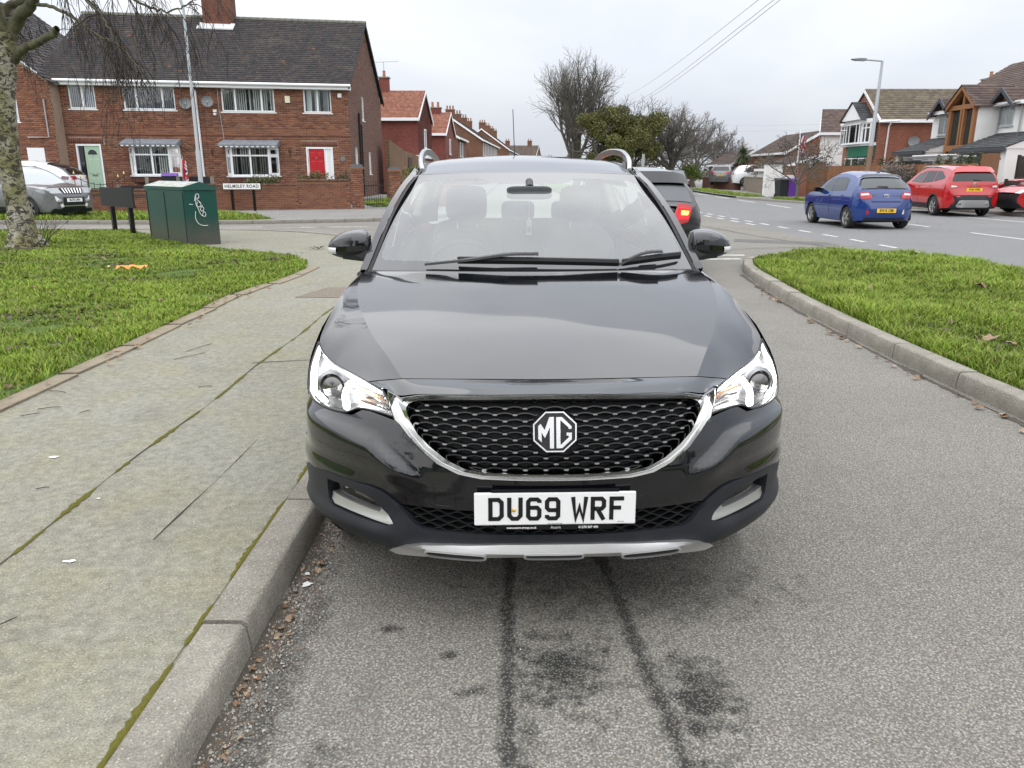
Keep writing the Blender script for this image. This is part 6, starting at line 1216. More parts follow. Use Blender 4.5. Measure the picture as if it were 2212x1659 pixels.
# ================================================================== other vehicles
def vehicle(label, loc, rz, paint, L, W, H_, outline, segs, arches, wr, rim, pz, side_glass, sw=None, group=None, name='car', spokes=5, kind=0, clad=None, crown=.075, rim_mat=None, plan=.26, wheels=True, rails=False):
    """outline: profile (y,z) from front underside over the roof to the rear underside; segs: list of (part name, i0, i1, material).
    pz: list of (z, width factor). Front is at y=0, tail at y=L."""
    t = thing(name, label, 'car', loc, rz, group); hw = W / 2; zk = [p[0] for p in pz]; pk = [p[1] for p in pz]
    def X(y, z):
        e = min(y, L - y); r_ = 1 - .34 * max(0, 1 - max(0, e) / plan) ** 2.2; return hw * r_ * float(np.interp(z, zk, pk))
    O_ = [np.array(p, float) for p in outline]
    for nm, i0, i1, m in segs:
        pts = crom(O_[i0:i1 + 1], 5) if i1 - i0 > 1 else [O_[i0] + (O_[i1] - O_[i0]) * k / 4 for k in range(5)]; P = []
        for i, p in enumerate(pts):
            d = pts[min(i + 1, len(pts) - 1)] - pts[max(i - 1, 0)]; d = d / max(1e-6, np.linalg.norm(d)); n_ = np.array([-d[1], d[0]]); x = X(*p); row = []
            for a in (-1, -.985, -.96, -.92, -.86, -.76, -.6, -.3, 0, .3, .6, .76, .86, .92, .96, .985, 1):
                cc = crown * (1 - abs(a) ** 5); row.append((a * x, p[0] + n_[0] * cc, p[1] + n_[1] * cc))
            P.append(row)
        MB().grid(P).build(nm, m, t, 50)
    # sides, cut by the wheel arches
    base_i = []
    full = [tuple(p) for p in crom(O_, 4)]
    zs = min(full[0][1], full[-1][1]); under = []
    yf, yr = full[0][0], full[-1][0]
    for yc in sorted(arches, reverse=True):
        r_ = wr * 1.13; under += [(yc + math.sqrt(r_ * r_ - (zs - wr) ** 2), zs)] + [(yc + r_ * math.cos(a), wr + r_ * math.sin(a)) for a in np.linspace(math.asin((zs - wr) / r_) + .05, math.pi - math.asin((zs - wr) / r_) - .05, 16)] + [(yc - math.sqrt(r_ * r_ - (zs - wr) ** 2), zs)]
    poly = full + under
    V2, F = cdt(poly, .09)
    for sg in (1, -1):
        MB().add([(sg * X(y, z), y, z) for y, z in V2], F if sg > 0 else [tuple(reversed(f)) for f in F]).build('body_side', paint, t, 50)
        for g_ in side_glass:
            v2, f2 = cdt(g_[1], .12); MB().add([(sg * (X(y, z) + .006), y, z) for y, z in v2], f2).build(g_[0], g_[2], t, 50)
        for yc in arches:
            well_arc(t, sg * X(yc, .6), yc, wr, wr * 1.14, sg, .30)
            if clad:
                P = []
                for a in np.linspace(-.25, math.pi + .25, 24): P.append([(sg * (X(yc, .5) + o_), yc + rr * math.cos(a), max(zs, wr + rr * math.sin(a))) for rr, o_ in ((wr * 1.10, 0), (wr * 1.10, .02), (wr * 1.28, .015), (wr * 1.29, -.01))])
                MB().grid(P).build('arch_cladding', clad, t, 50)
        MB().hexa([(sg * x, y, z) for x, y, z in [(hw * .86, side_glass[0][1][0][0] + .02, .93), (hw + .16, side_glass[0][1][0][0] - .02, .95), (hw + .16, side_glass[0][1][0][0] + .12, .95), (hw * .86, side_glass[0][1][0][0] + .14, .93), (hw * .86, side_glass[0][1][0][0] + .03, 1.03), (hw + .14, side_glass[0][1][0][0] + .02, 1.08), (hw + .14, side_glass[0][1][0][0] + .14, 1.08), (hw * .86, side_glass[0][1][0][0] + .14, 1.04)]]).build('door_mirror', paint if sw is None else sw, t)
        if rails: MB().tube(crom([(sg * X(2.0, H_ - .1) * .96, 1.75, H_ - .10), (sg * hw * .69, 2.1, H_ + .01), (sg * hw * .69, 3.0, H_ + .01), (sg * hw * .67, L - .75, H_ - .06)], 5), .02, 6).build('roof_rail', rails, t, 60)
    MB().box(-hw * .8, hw * .8, .3, L - .3, zs - .03, zs + .1).build('underbody', M_BLACK, t)
    if wheels: add_wheels(t, wr, .21, rim, spokes, hw - .12, arches, kind, rim_mat)
    def lift(a, z, ys, zz, d, sg):
        y0, y1 = float(np.interp(z - .03, zz, ys)), float(np.interp(z + .03, zz, ys)); y = float(np.interp(z, zz, ys)); sl = (y1 - y0) / .06; q = math.sqrt(1 + sl * sl); return (a * X(y, z), y + sg * d / q, z - sg * sl * d / q)
    def rear(a, z, off=.008):
        k = max(range(len(full)), key=lambda i: full[i][1]); seg = full[k:]; ys = [p[0] for p in seg][::-1]; zz = [p[1] for p in seg][::-1]; return lift(a, z, ys, zz, crown * (1 - abs(a) ** 5) + off, 1)
    def front(a, z, off=.008):
        k = max(range(len(full)), key=lambda i: full[i][1]); seg = full[:k]; return lift(a, z, [p[0] for p in seg], [p[1] for p in seg], crown * (1 - abs(a) ** 5) + off, -1)
    def patch(nm, poly, m, f=rear, off=.008, parent=t, step=.12): v2, f2 = cdt(poly, step); return MB().add([f(a, z, off) for a, z in v2], f2).build(nm, m, parent, 50)
    def spatch(nm, poly, m, off=.009):
        v2, f2 = cdt(poly, .1)
        for sg in (1, -1): MB().add([(sg * (X(y, z) + off), y, z) for y, z in v2], f2).build(nm, m, t, 50)
    return t, X, rear, front, patch, spatch
def plate(t, f, z, txt, m, facing, w=.52, a=0.0, off=.02):
    p = f(a, z, off); o = link('number_plate', MB().box(-w / 2, w / 2, -.005, .005, -.055, .055).mesh('number_plate', m), t, p, (0, 0, 0 if facing < 0 else math.pi)); lettering(txt, .096, M_INK, o, (0, -.007, 0), (R(90), 0, 0), ext=.001, sx=.86, bold=.0025); return o
def mirrored(pl): return [(-a, z) for a, z in reversed(pl)]
PB = m_paint('blue_paint', (.004, .030, .165), .16); PR_ = m_paint('red_paint', (.40, .006, .008), .18); PK = m_paint('dark_grey_paint', (.012, .012, .015), .15); PS = m_paint('silver_grey_paint', (.17, .172, .178), .3, metal=.3); PW = m_paint('white_paint', (.70, .71, .72), .25); PG_ = m_paint('grey_paint', (.14, .145, .155), .25, metal=.4)
PZ = [(.15, .90), (.35, .97), (.55, 1.0), (.80, .985), (.95, .94), (1.2, .81), (1.36, .70), (1.5, .60)]
M_GLASSR = mat('rear_glass', (.03, .036, .036), .05, spec=.9)
# --- blue hatchback driving away
ol = [(.10, .20), (.02, .35), (.0, .55), (.06, .70), (.22, .82), (.75, .95), (1.02, 1.0), (1.45, 1.30), (1.85, 1.445), (2.2, 1.47), (2.8, 1.425), (3.15, 1.345), (3.40, 1.16), (3.54, 1.0), (3.60, .84), (3.66, .62), (3.67, .45), (3.60, .24)]
BL, X_, rr_, ff_, pt_, sp_ = vehicle('blue hatchback driving away on the main road', (10.02, 25.05, 0), R(180 + 1.5), PB, 3.67, 1.70, 1.48, ol, [('front_bumper', 0, 4, PB), ('bonnet', 4, 6, PB), ('windscreen', 6, 8, M_DARKGLASS), ('roof', 8, 11, PB), ('tailgate', 11, 14, PB), ('rear_bumper', 14, 17, PB)], (.74, 3.16), .30, .205, PZ,
    [('side_window', [(1.22, 1.00), (1.62, 1.33), (2.02, 1.375), (2.02, .99)], M_GLASSR), ('side_window', [(2.07, .99), (2.07, 1.375), (2.55, 1.37), (2.78, 1.30), (2.86, 1.02)], M_GLASSR)], kind=0, sw=M_GBLACK)
pt_('rear_window', [(-.86, 1.045), (.86, 1.045), (.90, 1.08), (.84, 1.26), (.74, 1.30), (-.74, 1.30), (-.84, 1.26), (-.90, 1.08)], M_GLASSR)
pt_('rear_spoiler', [(-.92, 1.30), (.92, 1.30), (.84, 1.345), (-.84, 1.345)], M_GBLACK, off=.05)
pt_('screen_surround', [(-.97, 1.02), (.97, 1.02), (.985, 1.1), (.90, 1.30), (-.90, 1.30), (-.985, 1.1)], M_GBLACK, off=.003)
for sg in (1, -1):
    f = (lambda pl: pl) if sg > 0 else mirrored; lm = pt_('tail_lamp', f([(.60, .80), (.985, .80), (1.0, .90), (.97, .965), (.70, .955), (.58, .90)]), M_RED, off=.018); pt_('lamp_lens', f([(.66, .885), (.96, .885), (.96, .935), (.70, .935)]), M_CLEARLENS, off=.024, parent=lm); pt_('reflector', f([(.80, .42), (.93, .42), (.90, .54), (.84, .50)]), M_RED if sg > 0 else M_CLEARLENS, off=.012)
pt_('crease_shadow_line', [(-.62, .70), (.62, .70), (.66, .735), (-.66, .735)], mat('blue_shadow_line', (.006, .015, .09), .3), off=.004); plate(BL, rr_, .505, 'EW15 CBB', M_PLATEY, 1)  # darker blue strip paints the shade along the tailgate crease
pt_('bumper_valance', [(-.85, .235), (.85, .235), (.92, .33), (-.92, .33)], M_CLAD, off=.010); pt_('rear_wiper', [(-.10, 1.05), (.32, 1.07), (.32, 1.085), (-.08, 1.085)], M_BLACK, off=.02)
p = rr_(0, .865, .014); MB().tube([(p[0] + .075 * math.cos(a), p[1], p[2] + .042 * math.sin(a)) for a in np.linspace(0, 2 * math.pi, 20)], .009, 6, False).build('badge', M_CHROME, BL); MB().tube([(p[0] - .035, p[1], p[2] - .02), (p[0] - .01, p[1], p[2] + .004), (p[0] + .035, p[1], p[2] + .02)], .009, 6).build('badge', M_CHROME, BL)
MB().box(-.05, .05, -.004, .004, -.012, .012).build('model_script', M_CHROME, BL, loc=rr_(.45, .895, .012)); MB().box(-.10, .10, -.004, .004, -.010, .010).build('model_script', M_CHROME, BL, loc=rr_(-.42, .88, .012))
MB().hexa([(-.025, 2.95, 1.485), (.025, 2.95, 1.485), (.02, 3.1, 1.48), (-.02, 3.1, 1.48), (-.008, 3.05, 1.54), (.008, 3.05, 1.54), (.008, 3.1, 1.53), (-.008, 3.1, 1.53)]).build('aerial_fin', PB, BL)
sp_('door_seam', [(2.03, .35), (2.045, .35), (2.05, .98), (2.035, .98)], M_BLACK, .003); sp_('door_handle', [(1.78, .86), (1.96, .86), (1.96, .89), (1.78, .89)], PB, .03); sp_('door_handle', [(2.62, .87), (2.80, .87), (2.80, .90), (2.62, .90)], PB, .03)
# --- red SUV parked beyond the edge line
PZ2 = [(.2, .92), (.40, .975), (.60, 1.0), (.95, .985), (1.08, .95), (1.35, .82), (1.60, .70), (1.72, .64)]
ol = [(.14, .26), (.03, .42), (.0, .62), (.05, .80), (.2, .93), (.8, 1.06), (1.12, 1.12), (1.62, 1.46), (2.1, 1.63), (2.8, 1.685), (3.6, 1.65), (4.18, 1.56), (4.30, 1.42), (4.40, 1.16), (4.43, .95), (4.50, .72), (4.53, .52), (4.44, .30)]
KG, X_, rr_, ff_, pt_, sp_ = vehicle('red SUV parked on the far side of the main road, rear towards the camera', (16.28, 31.9, 0), R(180 - 4), PR_, 4.53, 1.88, 1.69, ol, [('front_bumper', 0, 4, PR_), ('bonnet', 4, 6, PR_), ('windscreen', 6, 8, M_DARKGLASS), ('roof', 8, 11, PR_), ('tailgate', 11, 15, PR_), ('rear_bumper', 15, 17, M_CLAD)], (.90, 3.59), .345, .235, PZ2,
    [('side_window', [(1.45, 1.16), (1.85, 1.46), (2.30, 1.56), (2.34, 1.13)], M_GLASSR), ('side_window', [(2.40, 1.13), (2.38, 1.56), (3.10, 1.56), (3.22, 1.17)], M_DARKGLASS), ('side_window', [(3.28, 1.18), (3.16, 1.555), (3.52, 1.54), (3.98, 1.34), (3.95, 1.28)], M_DARKGLASS)], clad=M_CLAD, rails=M_SILVER, kind=0)
pt_('rear_window', [(-.90, 1.18), (.90, 1.18), (.93, 1.24), (.86, 1.46), (-.86, 1.46), (-.93, 1.24)], M_DARKGLASS); pt_('rear_spoiler', [(-.94, 1.47), (.94, 1.47), (.88, 1.555), (-.88, 1.555)], PR_, off=.08)
for sg in (1, -1):
    f = (lambda pl: pl) if sg > 0 else mirrored; lm = pt_('tail_lamp', f([(.66, .98), (.995, .96), (1.0, 1.10), (.92, 1.12), (.64, 1.03)]), M_RED, off=.016); pt_('lamp_lens', f([(.70, 1.0), (.93, .99), (.93, 1.06), (.74, 1.04)]), M_CLEARLENS, off=.022, parent=lm); pt_('reflector', f([(.70, .655), (.88, .655), (.88, .70), (.70, .70)]), M_RED, off=.014)
    MB().lathe([(.035, 0), (.045, .01), (.045, .05), (.035, .05)], 14, 'y', rr_(sg * .72, .47, .02)).build('exhaust_tip', M_CHROME, KG, 60)
sp_('tail_lamp', [(4.12, 1.00), (4.32, .98), (4.34, 1.09), (4.0, 1.10)], M_RED, .012); sp_('sill_cladding', [(1.3, .27), (3.18, .27), (3.18, .43), (1.3, .43)], M_CLAD, .012); sp_('door_handle', [(2.1, 1.0), (2.28, 1.0), (2.28, 1.035), (2.1, 1.035)], PR_, .03); sp_('door_handle', [(3.05, 1.02), (3.23, 1.02), (3.23, 1.055), (3.05, 1.055)], PR_, .03); sp_('door_seam', [(2.355, .45), (2.37, .45), (2.375, 1.12), (2.36, 1.12)], M_BLACK, .003)
pt_('skid_plate', [(-.80, .40), (-.70, .36), (.70, .36), (.80, .40), (.80, .55), (.68, .57), (-.68, .57), (-.80, .55)], M_SILVER, off=.022); plate(KG, rr_, .90, 'FY64 WPK', M_PLATEY, 1, off=.012); pt_('handle_shadow', [(-.30, .985), (.30, .985), (.28, 1.01), (-.28, 1.01)], mat('red_shadow', (.12, .004, .005), .4), off=.004)  # dark red strip paints the shade at the tailgate handle
p = rr_(0, 1.09, .012); MB().lathe([(.001, .006), (.055, .004), (.06, 0)], 18, 'y', p).build('badge', M_CHROME, KG)
pt_('rear_wiper', [(-.28, 1.19), (.06, 1.20), (.04, 1.235), (-.22, 1.225)], M_BLACK, off=.02)
# --- black car waiting at the junction
ol = [(.14, .26), (.03, .42), (.0, .60), (.05, .76), (.2, .88), (.8, 1.0), (1.1, 1.05), (1.65, 1.36), (2.1, 1.49), (2.7, 1.525), (3.4, 1.49), (3.98, 1.39), (4.10, 1.26), (4.22, 1.05), (4.30, .98), (4.34, .72), (4.36, .50), (4.26, .28)]
CH, X_, rr_, ff_, pt_, sp_ = vehicle('black coupe-shaped crossover waiting at the junction with its tail lamp lit', (2.02, 15.95, 0), R(180 - 1), PK, 4.36, 1.80, 1.53, ol, [('front_bumper', 0, 4, PK), ('bonnet', 4, 6, PK), ('windscreen', 6, 8, M_DARKGLASS), ('roof', 8, 11, PK), ('tailgate', 11, 14, PK), ('rear_bumper', 14, 17, PK)], (.92, 3.56), .34, .225, [(.2, .92), (.4, .975), (.62, 1.0), (.90, .99), (1.0, .95), (1.25, .82), (1.45, .72), (1.55, .66)],
    [('side_window', [(1.45, 1.09), (1.88, 1.34), (2.35, 1.40), (2.38, 1.06)], M_DARKGLASS), ('side_window', [(2.44, 1.06), (2.42, 1.40), (3.1, 1.38), (3.3, 1.22), (3.1, 1.10)], M_DARKGLASS)], clad=M_CLAD, kind=1)
pt_('rear_window', [(-.90, 1.06), (.90, 1.06), (.92, 1.10), (.86, 1.30), (-.86, 1.30), (-.92, 1.10)], mat('wet_rear_glass', (.10, .105, .115), .12, spec=.8)); pt_('rear_spoiler', [(-.96, 1.31), (.96, 1.31), (.93, 1.40), (-.93, 1.40)], M_GBLACK, off=.06)
for sg in (1, -1):
    f = (lambda pl: pl) if sg > 0 else mirrored; lm = pt_('tail_lamp', f([(.62, .90), (.80, .76), (.985, .80), (1.0, 1.0), (.70, 1.0)]), M_RED, off=.05); pt_('lit_lamp', f([(.78, .895), (.93, .895), (.95, .945), (.78, .945)]), mat('lit_tail_lamp', (.9, .2, .02), .3, emit=(1.0, .20, .02), estr=5.0), off=.058, parent=lm)
    pt_('lit_lamp', f([(.72, .84), (.97, .84), (.985, .965), (.74, .975)]), mat('tail_glow', (.6, .01, .02), .3, emit=(1.0, .015, .02), estr=.45), off=.054, parent=lm)
pt_('tail_strip', [(-.62, .905), (.62, .905), (.62, .975), (-.62, .975)], M_GBLACK, off=.012); plate(CH, rr_, .80, 'DY21 XKC', M_PLATEY, 1)
# --- silver SUV across the side road
M_SILP = PS
ol = [(.12, .26), (.03, .40), (.0, .60), (.03, .82), (.16, .95), (.8, 1.04), (1.15, 1.08), (1.70, 1.42), (2.1, 1.57), (2.8, 1.61), (3.5, 1.58), (3.95, 1.52), (4.02, 1.30), (4.10, 1.05), (4.14, .90), (4.17, .68), (4.17, .5), (4.10, .30)]
VT, X_, rr_, ff_, pt_, sp_ = vehicle('silver SUV facing right, parked half on the far verge behind the birch', (-13.95, 25.1, .04), R(90 - 25), PS, 4.17, 1.78, 1.61, ol, [('front_bumper', 0, 4, PS), ('bonnet', 4, 6, PS), ('windscreen', 6, 8, mat('pale_screen', (.30, .33, .34), .06, spec=.9)), ('roof', 8, 11, PS), ('tailgate', 11, 14, PS), ('rear_bumper', 14, 17, M_CLAD)], (.84, 3.34), .335, .22, PZ2,
    [('side_window', [(1.45, 1.12), (1.86, 1.42), (2.25, 1.50), (2.28, 1.09)], M_GLASSR), ('side_window', [(2.33, 1.09), (2.31, 1.50), (3.05, 1.50), (3.15, 1.11)], M_DARKGLASS)], clad=M_CLAD, kind=1)
pt_('grille', [(-.50, .78), (.50, .78), (.54, .92), (-.54, .92)], M_GBLACK, ff_, .012); 
for k in range(7): pt_('grille_bar', [(-.42 + k * .14 - .028, .80), (-.42 + k * .14 + .028, .80), (-.42 + k * .14 + .032, .905), (-.42 + k * .14 - .032, .905)], M_CHROME, ff_, .024)
for sg in (1, -1):
    f = (lambda pl: pl) if sg > 0 else mirrored; pt_('headlight', f([(.58, .80), (1.0, .82), (1.0, .95), (.58, .91)]), mat('headlight_glass', (.34, .36, .37), .08, coat=1), ff_, .016); pt_('fog_surround', f([(.56, .44), (.70, .42), (.98, .62), (.98, .74), (.92, .74), (.66, .52)]), M_CHROME if False else M_WHITE, ff_, .016)
    MB().lathe([(.001, -.01), (.05, -.01), (.075, 0), (.075, .03)], 16, 'y', ff_(sg * .80, .58, .03)).build('fog_lamp', M_REFL, VT, 60)
pt_('lower_grille', [(-.62, .34), (.62, .34), (.60, .70), (-.60, .70)], M_BLACK, ff_, .010); plate(VT, ff_, .62, 'BU70 LRN', M_PLATEW, -1, off=.03); pt_('bumper_lip', [(-.98, .27), (.98, .27), (.98, .38), (-.98, .38)], M_CLAD, ff_, .014); pt_('bumper_bar', [(-.60, .45), (.60, .45), (.60, .475), (-.60, .475)], M_SILVER, ff_, .02)
sp_('sill_cladding', [(1.25, .26), (2.95, .26), (2.95, .40), (1.25, .40)], M_CLAD, .012); sp_('headlight', [(.10, .82), (.42, .90), (.42, .96), (.12, .93)], MATS['headlight_glass'], .012)
# --- white hatchback on the drive
ol = [(.12, .20), (.0, .45), (.04, .70), (.3, .85), (.95, .97), (1.5, 1.30), (2.0, 1.45), (2.6, 1.47), (3.3, 1.40), (3.85, 1.22), (4.10, 1.0), (4.16, .85), (4.20, .60), (4.12, .25)]
WH, X_, rr_, ff_, pt_, sp_ = vehicle('white hatchback on the drive behind the silver SUV', (-20.55, 29.8, .38), R(-84), PW, 4.2, 1.78, 1.47, ol, [('front_bumper', 0, 3, PW), ('bonnet', 3, 4, PW), ('windscreen', 4, 6, M_DARKGLASS), ('roof', 6, 8, PW), ('rear_window', 8, 10, M_DARKGLASS), ('tailgate', 10, 11, PW), ('rear_bumper', 11, 13, PW)], (.8, 3.45), .32, .21, PZ,
    [('side_window', [(1.35, 1.0), (1.75, 1.27), (2.28, 1.37), (2.30, .99)], M_DARKGLASS), ('side_window', [(2.36, .99), (2.34, 1.37), (2.95, 1.34), (3.40, 1.16), (3.2, 1.02)], M_DARKGLASS)])
for sg in (1, -1): pt_('tail_lamp', ((lambda pl: pl) if sg > 0 else mirrored)([(.62, .86), (.99, .84), (1.0, .98), (.64, .94)]), M_RED, off=.014)
sp_('tail_lamp', [(3.82, .88), (4.08, .85), (4.1, .96), (3.9, 1.0)], mat('dark_lamp', (.09, .012, .016), .15, coat=1), .012)
# --- red hatchback nosing in at the right edge
ol = [(.12, .22), (.0, .42), (.03, .66), (.28, .82), (.9, .93), (1.4, 1.25), (1.8, 1.38), (2.5, 1.40), (3.3, 1.33), (3.6, .95), (3.7, .55), (3.62, .25)]
RC, X_, rr_, ff_, pt_, sp_ = vehicle('red hatchback with black bumper entering at the right edge', (17.5, 28.0, .1), R(-84), PR_, 3.7, 1.64, 1.4, ol, [('front_bumper', 0, 2, M_CLAD), ('bonnet', 2, 4, PR_), ('windscreen', 4, 6, M_DARKGLASS), ('roof', 6, 8, PR_), ('tailgate', 8, 11, PR_)], (.72, 3.1), .30, .20, PZ, [('side_window', [(1.2, .98), (1.6, 1.24), (2.4, 1.30), (2.4, .96)], M_DARKGLASS)], rim_mat=mat('red_black_rim', (.05, .012, .012), .4), clad=M_CLAD)
for sg in (1, -1): pt_('headlight', ((lambda pl: pl) if sg > 0 else mirrored)([(.66, .66), (.95, .67), (.96, .76), (.74, .76)]), M_CLEARLENS, ff_, .014)
sp_('headlight', [(.10, .66), (.28, .70), (.34, .80), (.16, .76)], M_CLEARLENS, .012)
RC2, *_ = vehicle('red car behind the dark fence with white ladders over its roof', (20.6, 33.6, .3), R(180 + 60), PR_, 3.9, 1.7, 1.45, ol[:8] + [(3.4, 1.36), (3.8, .95), (3.9, .55), (3.8, .25)], [('front_bumper', 0, 3, PR_), ('bonnet', 3, 4, PR_), ('windscreen', 4, 6, M_DARKGLASS), ('roof', 6, 8, PR_), ('tailgate', 8, 11, PR_)], (.72, 3.2), .30, .20, PZ, [('side_window', [(1.2, .98), (1.6, 1.24), (2.3, 1.30), (2.3, .96)], M_GLASSR), ('side_window', [(2.36, .96), (2.36, 1.30), (3.1, 1.26), (3.3, 1.0)], M_GLASSR)])
# --- distant cars
def far_car(label, loc, rz, paint, sc_=1.0, facing=1, plate_m=None, rear_lamps=True):
    ol = [(.12, .24), (.0, .45), (.04, .74), (.25, .88), (.95, 1.0), (1.5, 1.38), (2.0, 1.54), (2.9, 1.58), (3.9, 1.52), (4.2, 1.30), (4.38, 1.05), (4.45, .70), (4.38, .28)]
    c, X_, rr_, ff_, pt_, sp_ = vehicle(label, loc, rz, paint, 4.45, 1.84, 1.58, ol, [('front_bumper', 0, 3, paint), ('bonnet', 3, 4, paint), ('windscreen', 4, 6, M_GLASSR), ('roof', 6, 8, paint), ('tailgate', 8, 12, paint)], (.85, 3.55), .34, .22, PZ2, [('side_window', [(1.35, 1.06), (1.75, 1.38), (2.35, 1.47), (2.36, 1.05)], M_DARKGLASS), ('side_window', [(2.42, 1.05), (2.42, 1.47), (3.3, 1.45), (3.7, 1.12)], M_DARKGLASS)], group='cars far along the main road')
    pt_('rear_window', [(-.86, 1.12), (.86, 1.12), (.80, 1.42), (-.80, 1.42)], M_DARKGLASS)
    for sg in (1, -1):
        f = (lambda pl: pl) if sg > 0 else mirrored; pt_('tail_lamp', f([(.60, .90), (.99, .90), (.99, 1.04), (.66, 1.04)]), M_RED, off=.014); pt_('headlight', f([(.60, .70), (.99, .72), (.98, .84), (.62, .80)]), M_CLEARLENS, ff_, .014)
    pt_('grille', [(-.5, .5), (.5, .5), (.5, .72), (-.5, .72)], M_GBLACK, ff_, .01)
    if plate_m: plate(c, rr_, .78, 'KX17 HFD', plate_m, 1)
    return c
far_car('grey estate car with a yellow plate on a drive beyond the low brick wall', (18.9, 69.5, .45), R(180 - 24), PG_, plate_m=M_PLATEY)
far_car('pale silver car far along the main road, facing the camera', (9.8, 49, 0), R(-14), PS)
far_car('white car parked left of the grey estate on the far drives', (17.2, 78, .3), R(60), PW)
far_car('white car half hidden by the brown hedge beyond the stone wall', (22.0, 63, .4), R(80), PW)

# ================================================================== right-hand side: houses, fences, planting
TB = [(.135, .112, .082), (.15, .125, .09), (.12, .10, .075)]; TBR = [(.105, .075, .065), (.12, .085, .07), (.09, .066, .06)]; TSL = [(.05, .052, .056), (.06, .062, .066), (.045, .047, .05)]
M_ORB = m_brick_tex('orange_brick', (.21, .075, .042), (.25, .095, .05), (.24, .15, .10)); M_WOOD, _k = pmat('oak_frame', .6); _k.base(_k.mix(_k.noise(8, 5, .6, co=_k.co('Object', (6, 6, .6))), (.20, .082, .030), (.30, .135, .052)))
r1, fr1, fm1 = far_house('red brick house with olive tiled roof and green panels below its front window', (21.9, 48.2), (1, 0), (0, 1), 9.0, 5.0, .2, 4.52, 6.42, 'u', m_brick_tex('red_brick_r', (.20, .062, .038), (.235, .082, .048), (.22, .14, .10)), TB, [], [(7.6, 2.5, .8, .55, 1)], rows=16, cols=34)
window(r1, fr1, fm1['left'], .45, 1.55, 3.22, 4.38, [1, 1], .25, (M_BLIND, 5, 0), .45); window(r1, fr1, fm1['left'], 1.55, 3.45, 3.22, 4.38, [1, 2, 1], None, (M_CURTAIN, 9, .2), .55); window(r1, fr1, fm1['left'], 3.45, 4.75, 3.22, 4.38, [1, 1], .25, (M_BLIND, 5, .5), .45)
fr1.put(MB().box(-.42, 0, .25, 4.55, 3.05, 3.22), 'bay_base', M_WHITE, r1); fr1.put(MB().box(-.5, 0, .2, 4.6, 4.38, 4.6), 'bay_head', M_WHITE, r1)
for i in range(7): fr1.put(MB().box(-.33 - .02, .0, .35, 3.4, 2.42 + i * .09, 2.505 + i * .09), 'cladding_board', mat('green_board', (.012, .13, .075), .5), r1)
window(r1, fr1, fm1['left'], 1.2, 4.2, 1.0, 2.35, [1, 1, 1], None, None, .30, room=False)
fr1.put(MB().prism([(.9, 4.6), (3.9, 4.6), (2.4, 5.62)], -.75, .1, 'x'), 'gablet', M_WHITE, r1)
for k, (a, b) in enumerate((((.8, 4.52), (2.4, 5.68)), ((4.0, 4.52), (2.4, 5.68)))): roof_slope(r1, fr1, (-.85, a[0], a[1]) if k == 0 else (1.6, a[0], a[1]), (1.6, a[0], a[1]) if k == 0 else (-.85, a[0], a[1]), (1.6, b[0], b[1]) if k == 0 else (-.85, b[0], b[1]), (-.85, b[0], b[1]) if k == 0 else (1.6, b[0], b[1]), 8, 8, TSL, M_TILE_F)
tubeP(r1, fr1, 'downpipe', [(.55, -.30, 4.40), (.50, -.08, 4.15), (.42, -.08, .3)], .05, M_WHITE); tubeP(r1, fr1, 'gutter_run', [(-.2, -.3, 4.36), (1.0, -.3, 4.44)], .05, M_WHITE)
c = Vector(fr1((2.0, -.25, 3.25))); mb = MB().lathe([(.001, -.05), (.14, -.04), (.25, .01), (.31, .04)], 20); rot = Vector((-.5, -.8, .3)).normalized().to_track_quat('Z', 'Y').to_matrix().to_4x4(); rot.translation = c; mb.v = [tuple(rot @ Vector(p)) for p in mb.v]; mb.build('satellite_dish', M_DISH, r1, 60)
MB().tube([tuple(c), fr1((2.0, 0, 3.1))], .03, 6).build('dish_bracket', M_GREY, r1)
# white rendered house with the oak glazed gable
r2, fr2, fm2 = far_house('white rendered house with an oak framed glazed gable', (23.5, 33.0), (1, 0), (0, 1), 8.0, 12.3, .2, 4.72, 7.2, 'v', M_WHITE2, TBR, [], [], rows=20, cols=44, verge=mat('slate_grey_board', (.05, .055, .065), .5), name='rendered_house')
M_SLB = MATS['slate_grey_board']; M_WGREY = mat('pale_grey_upvc', (.40, .43, .45), .4)
def gablet(v0, v1, zw, dormer=True):
    vm = (v0 + v1) / 2; fr2.put(MB().prism([(v0 + .12, zw), (v1 - .12, zw), (vm, zw + .62)], -.06, .5, 'x'), 'gablet_infill', M_WOOD, r2)
    for k, (a, b) in enumerate(((v0 - .15, vm), (v1 + .15, vm))):
        A, B = (-.45, a, zw - .18), (2.0, a, zw - .18); C_, D2 = (2.0, b, zw + .72), (-.45, b, zw + .72)
        roof_slope(r2, fr2, *((A, B, C_, D2) if k == 0 else (B, A, D2, C_)), 6, 8, TBR, M_TILE_F); fr2.put(MB().hexa([(-.50, a, zw - .36), (-.44, a, zw - .36), (-.44, b, zw + .52), (-.50, b, zw + .52), (-.50, a, zw - .14), (-.44, a, zw - .14), (-.44, b, zw + .74), (-.50, b, zw + .74)]), 'barge_board', M_SLB, r2)
gablet(10.1, 11.9, 4.62); gablet(4.6, 6.5, 4.62)
window(r2, fr2, fm2['left'], 12.3 - 11.6, 12.3 - 10.4, 3.45, 4.5, [1, 1], None, (M_CURTAIN, 5, .3), .02, fmat=M_WGREY); window(r2, fr2, fm2['left'], 12.3 - 6.15, 12.3 - 5.05, 3.62, 4.62, [1, 1], None, (M_BLIND, 8, 0), .02, fmat=M_WGREY)
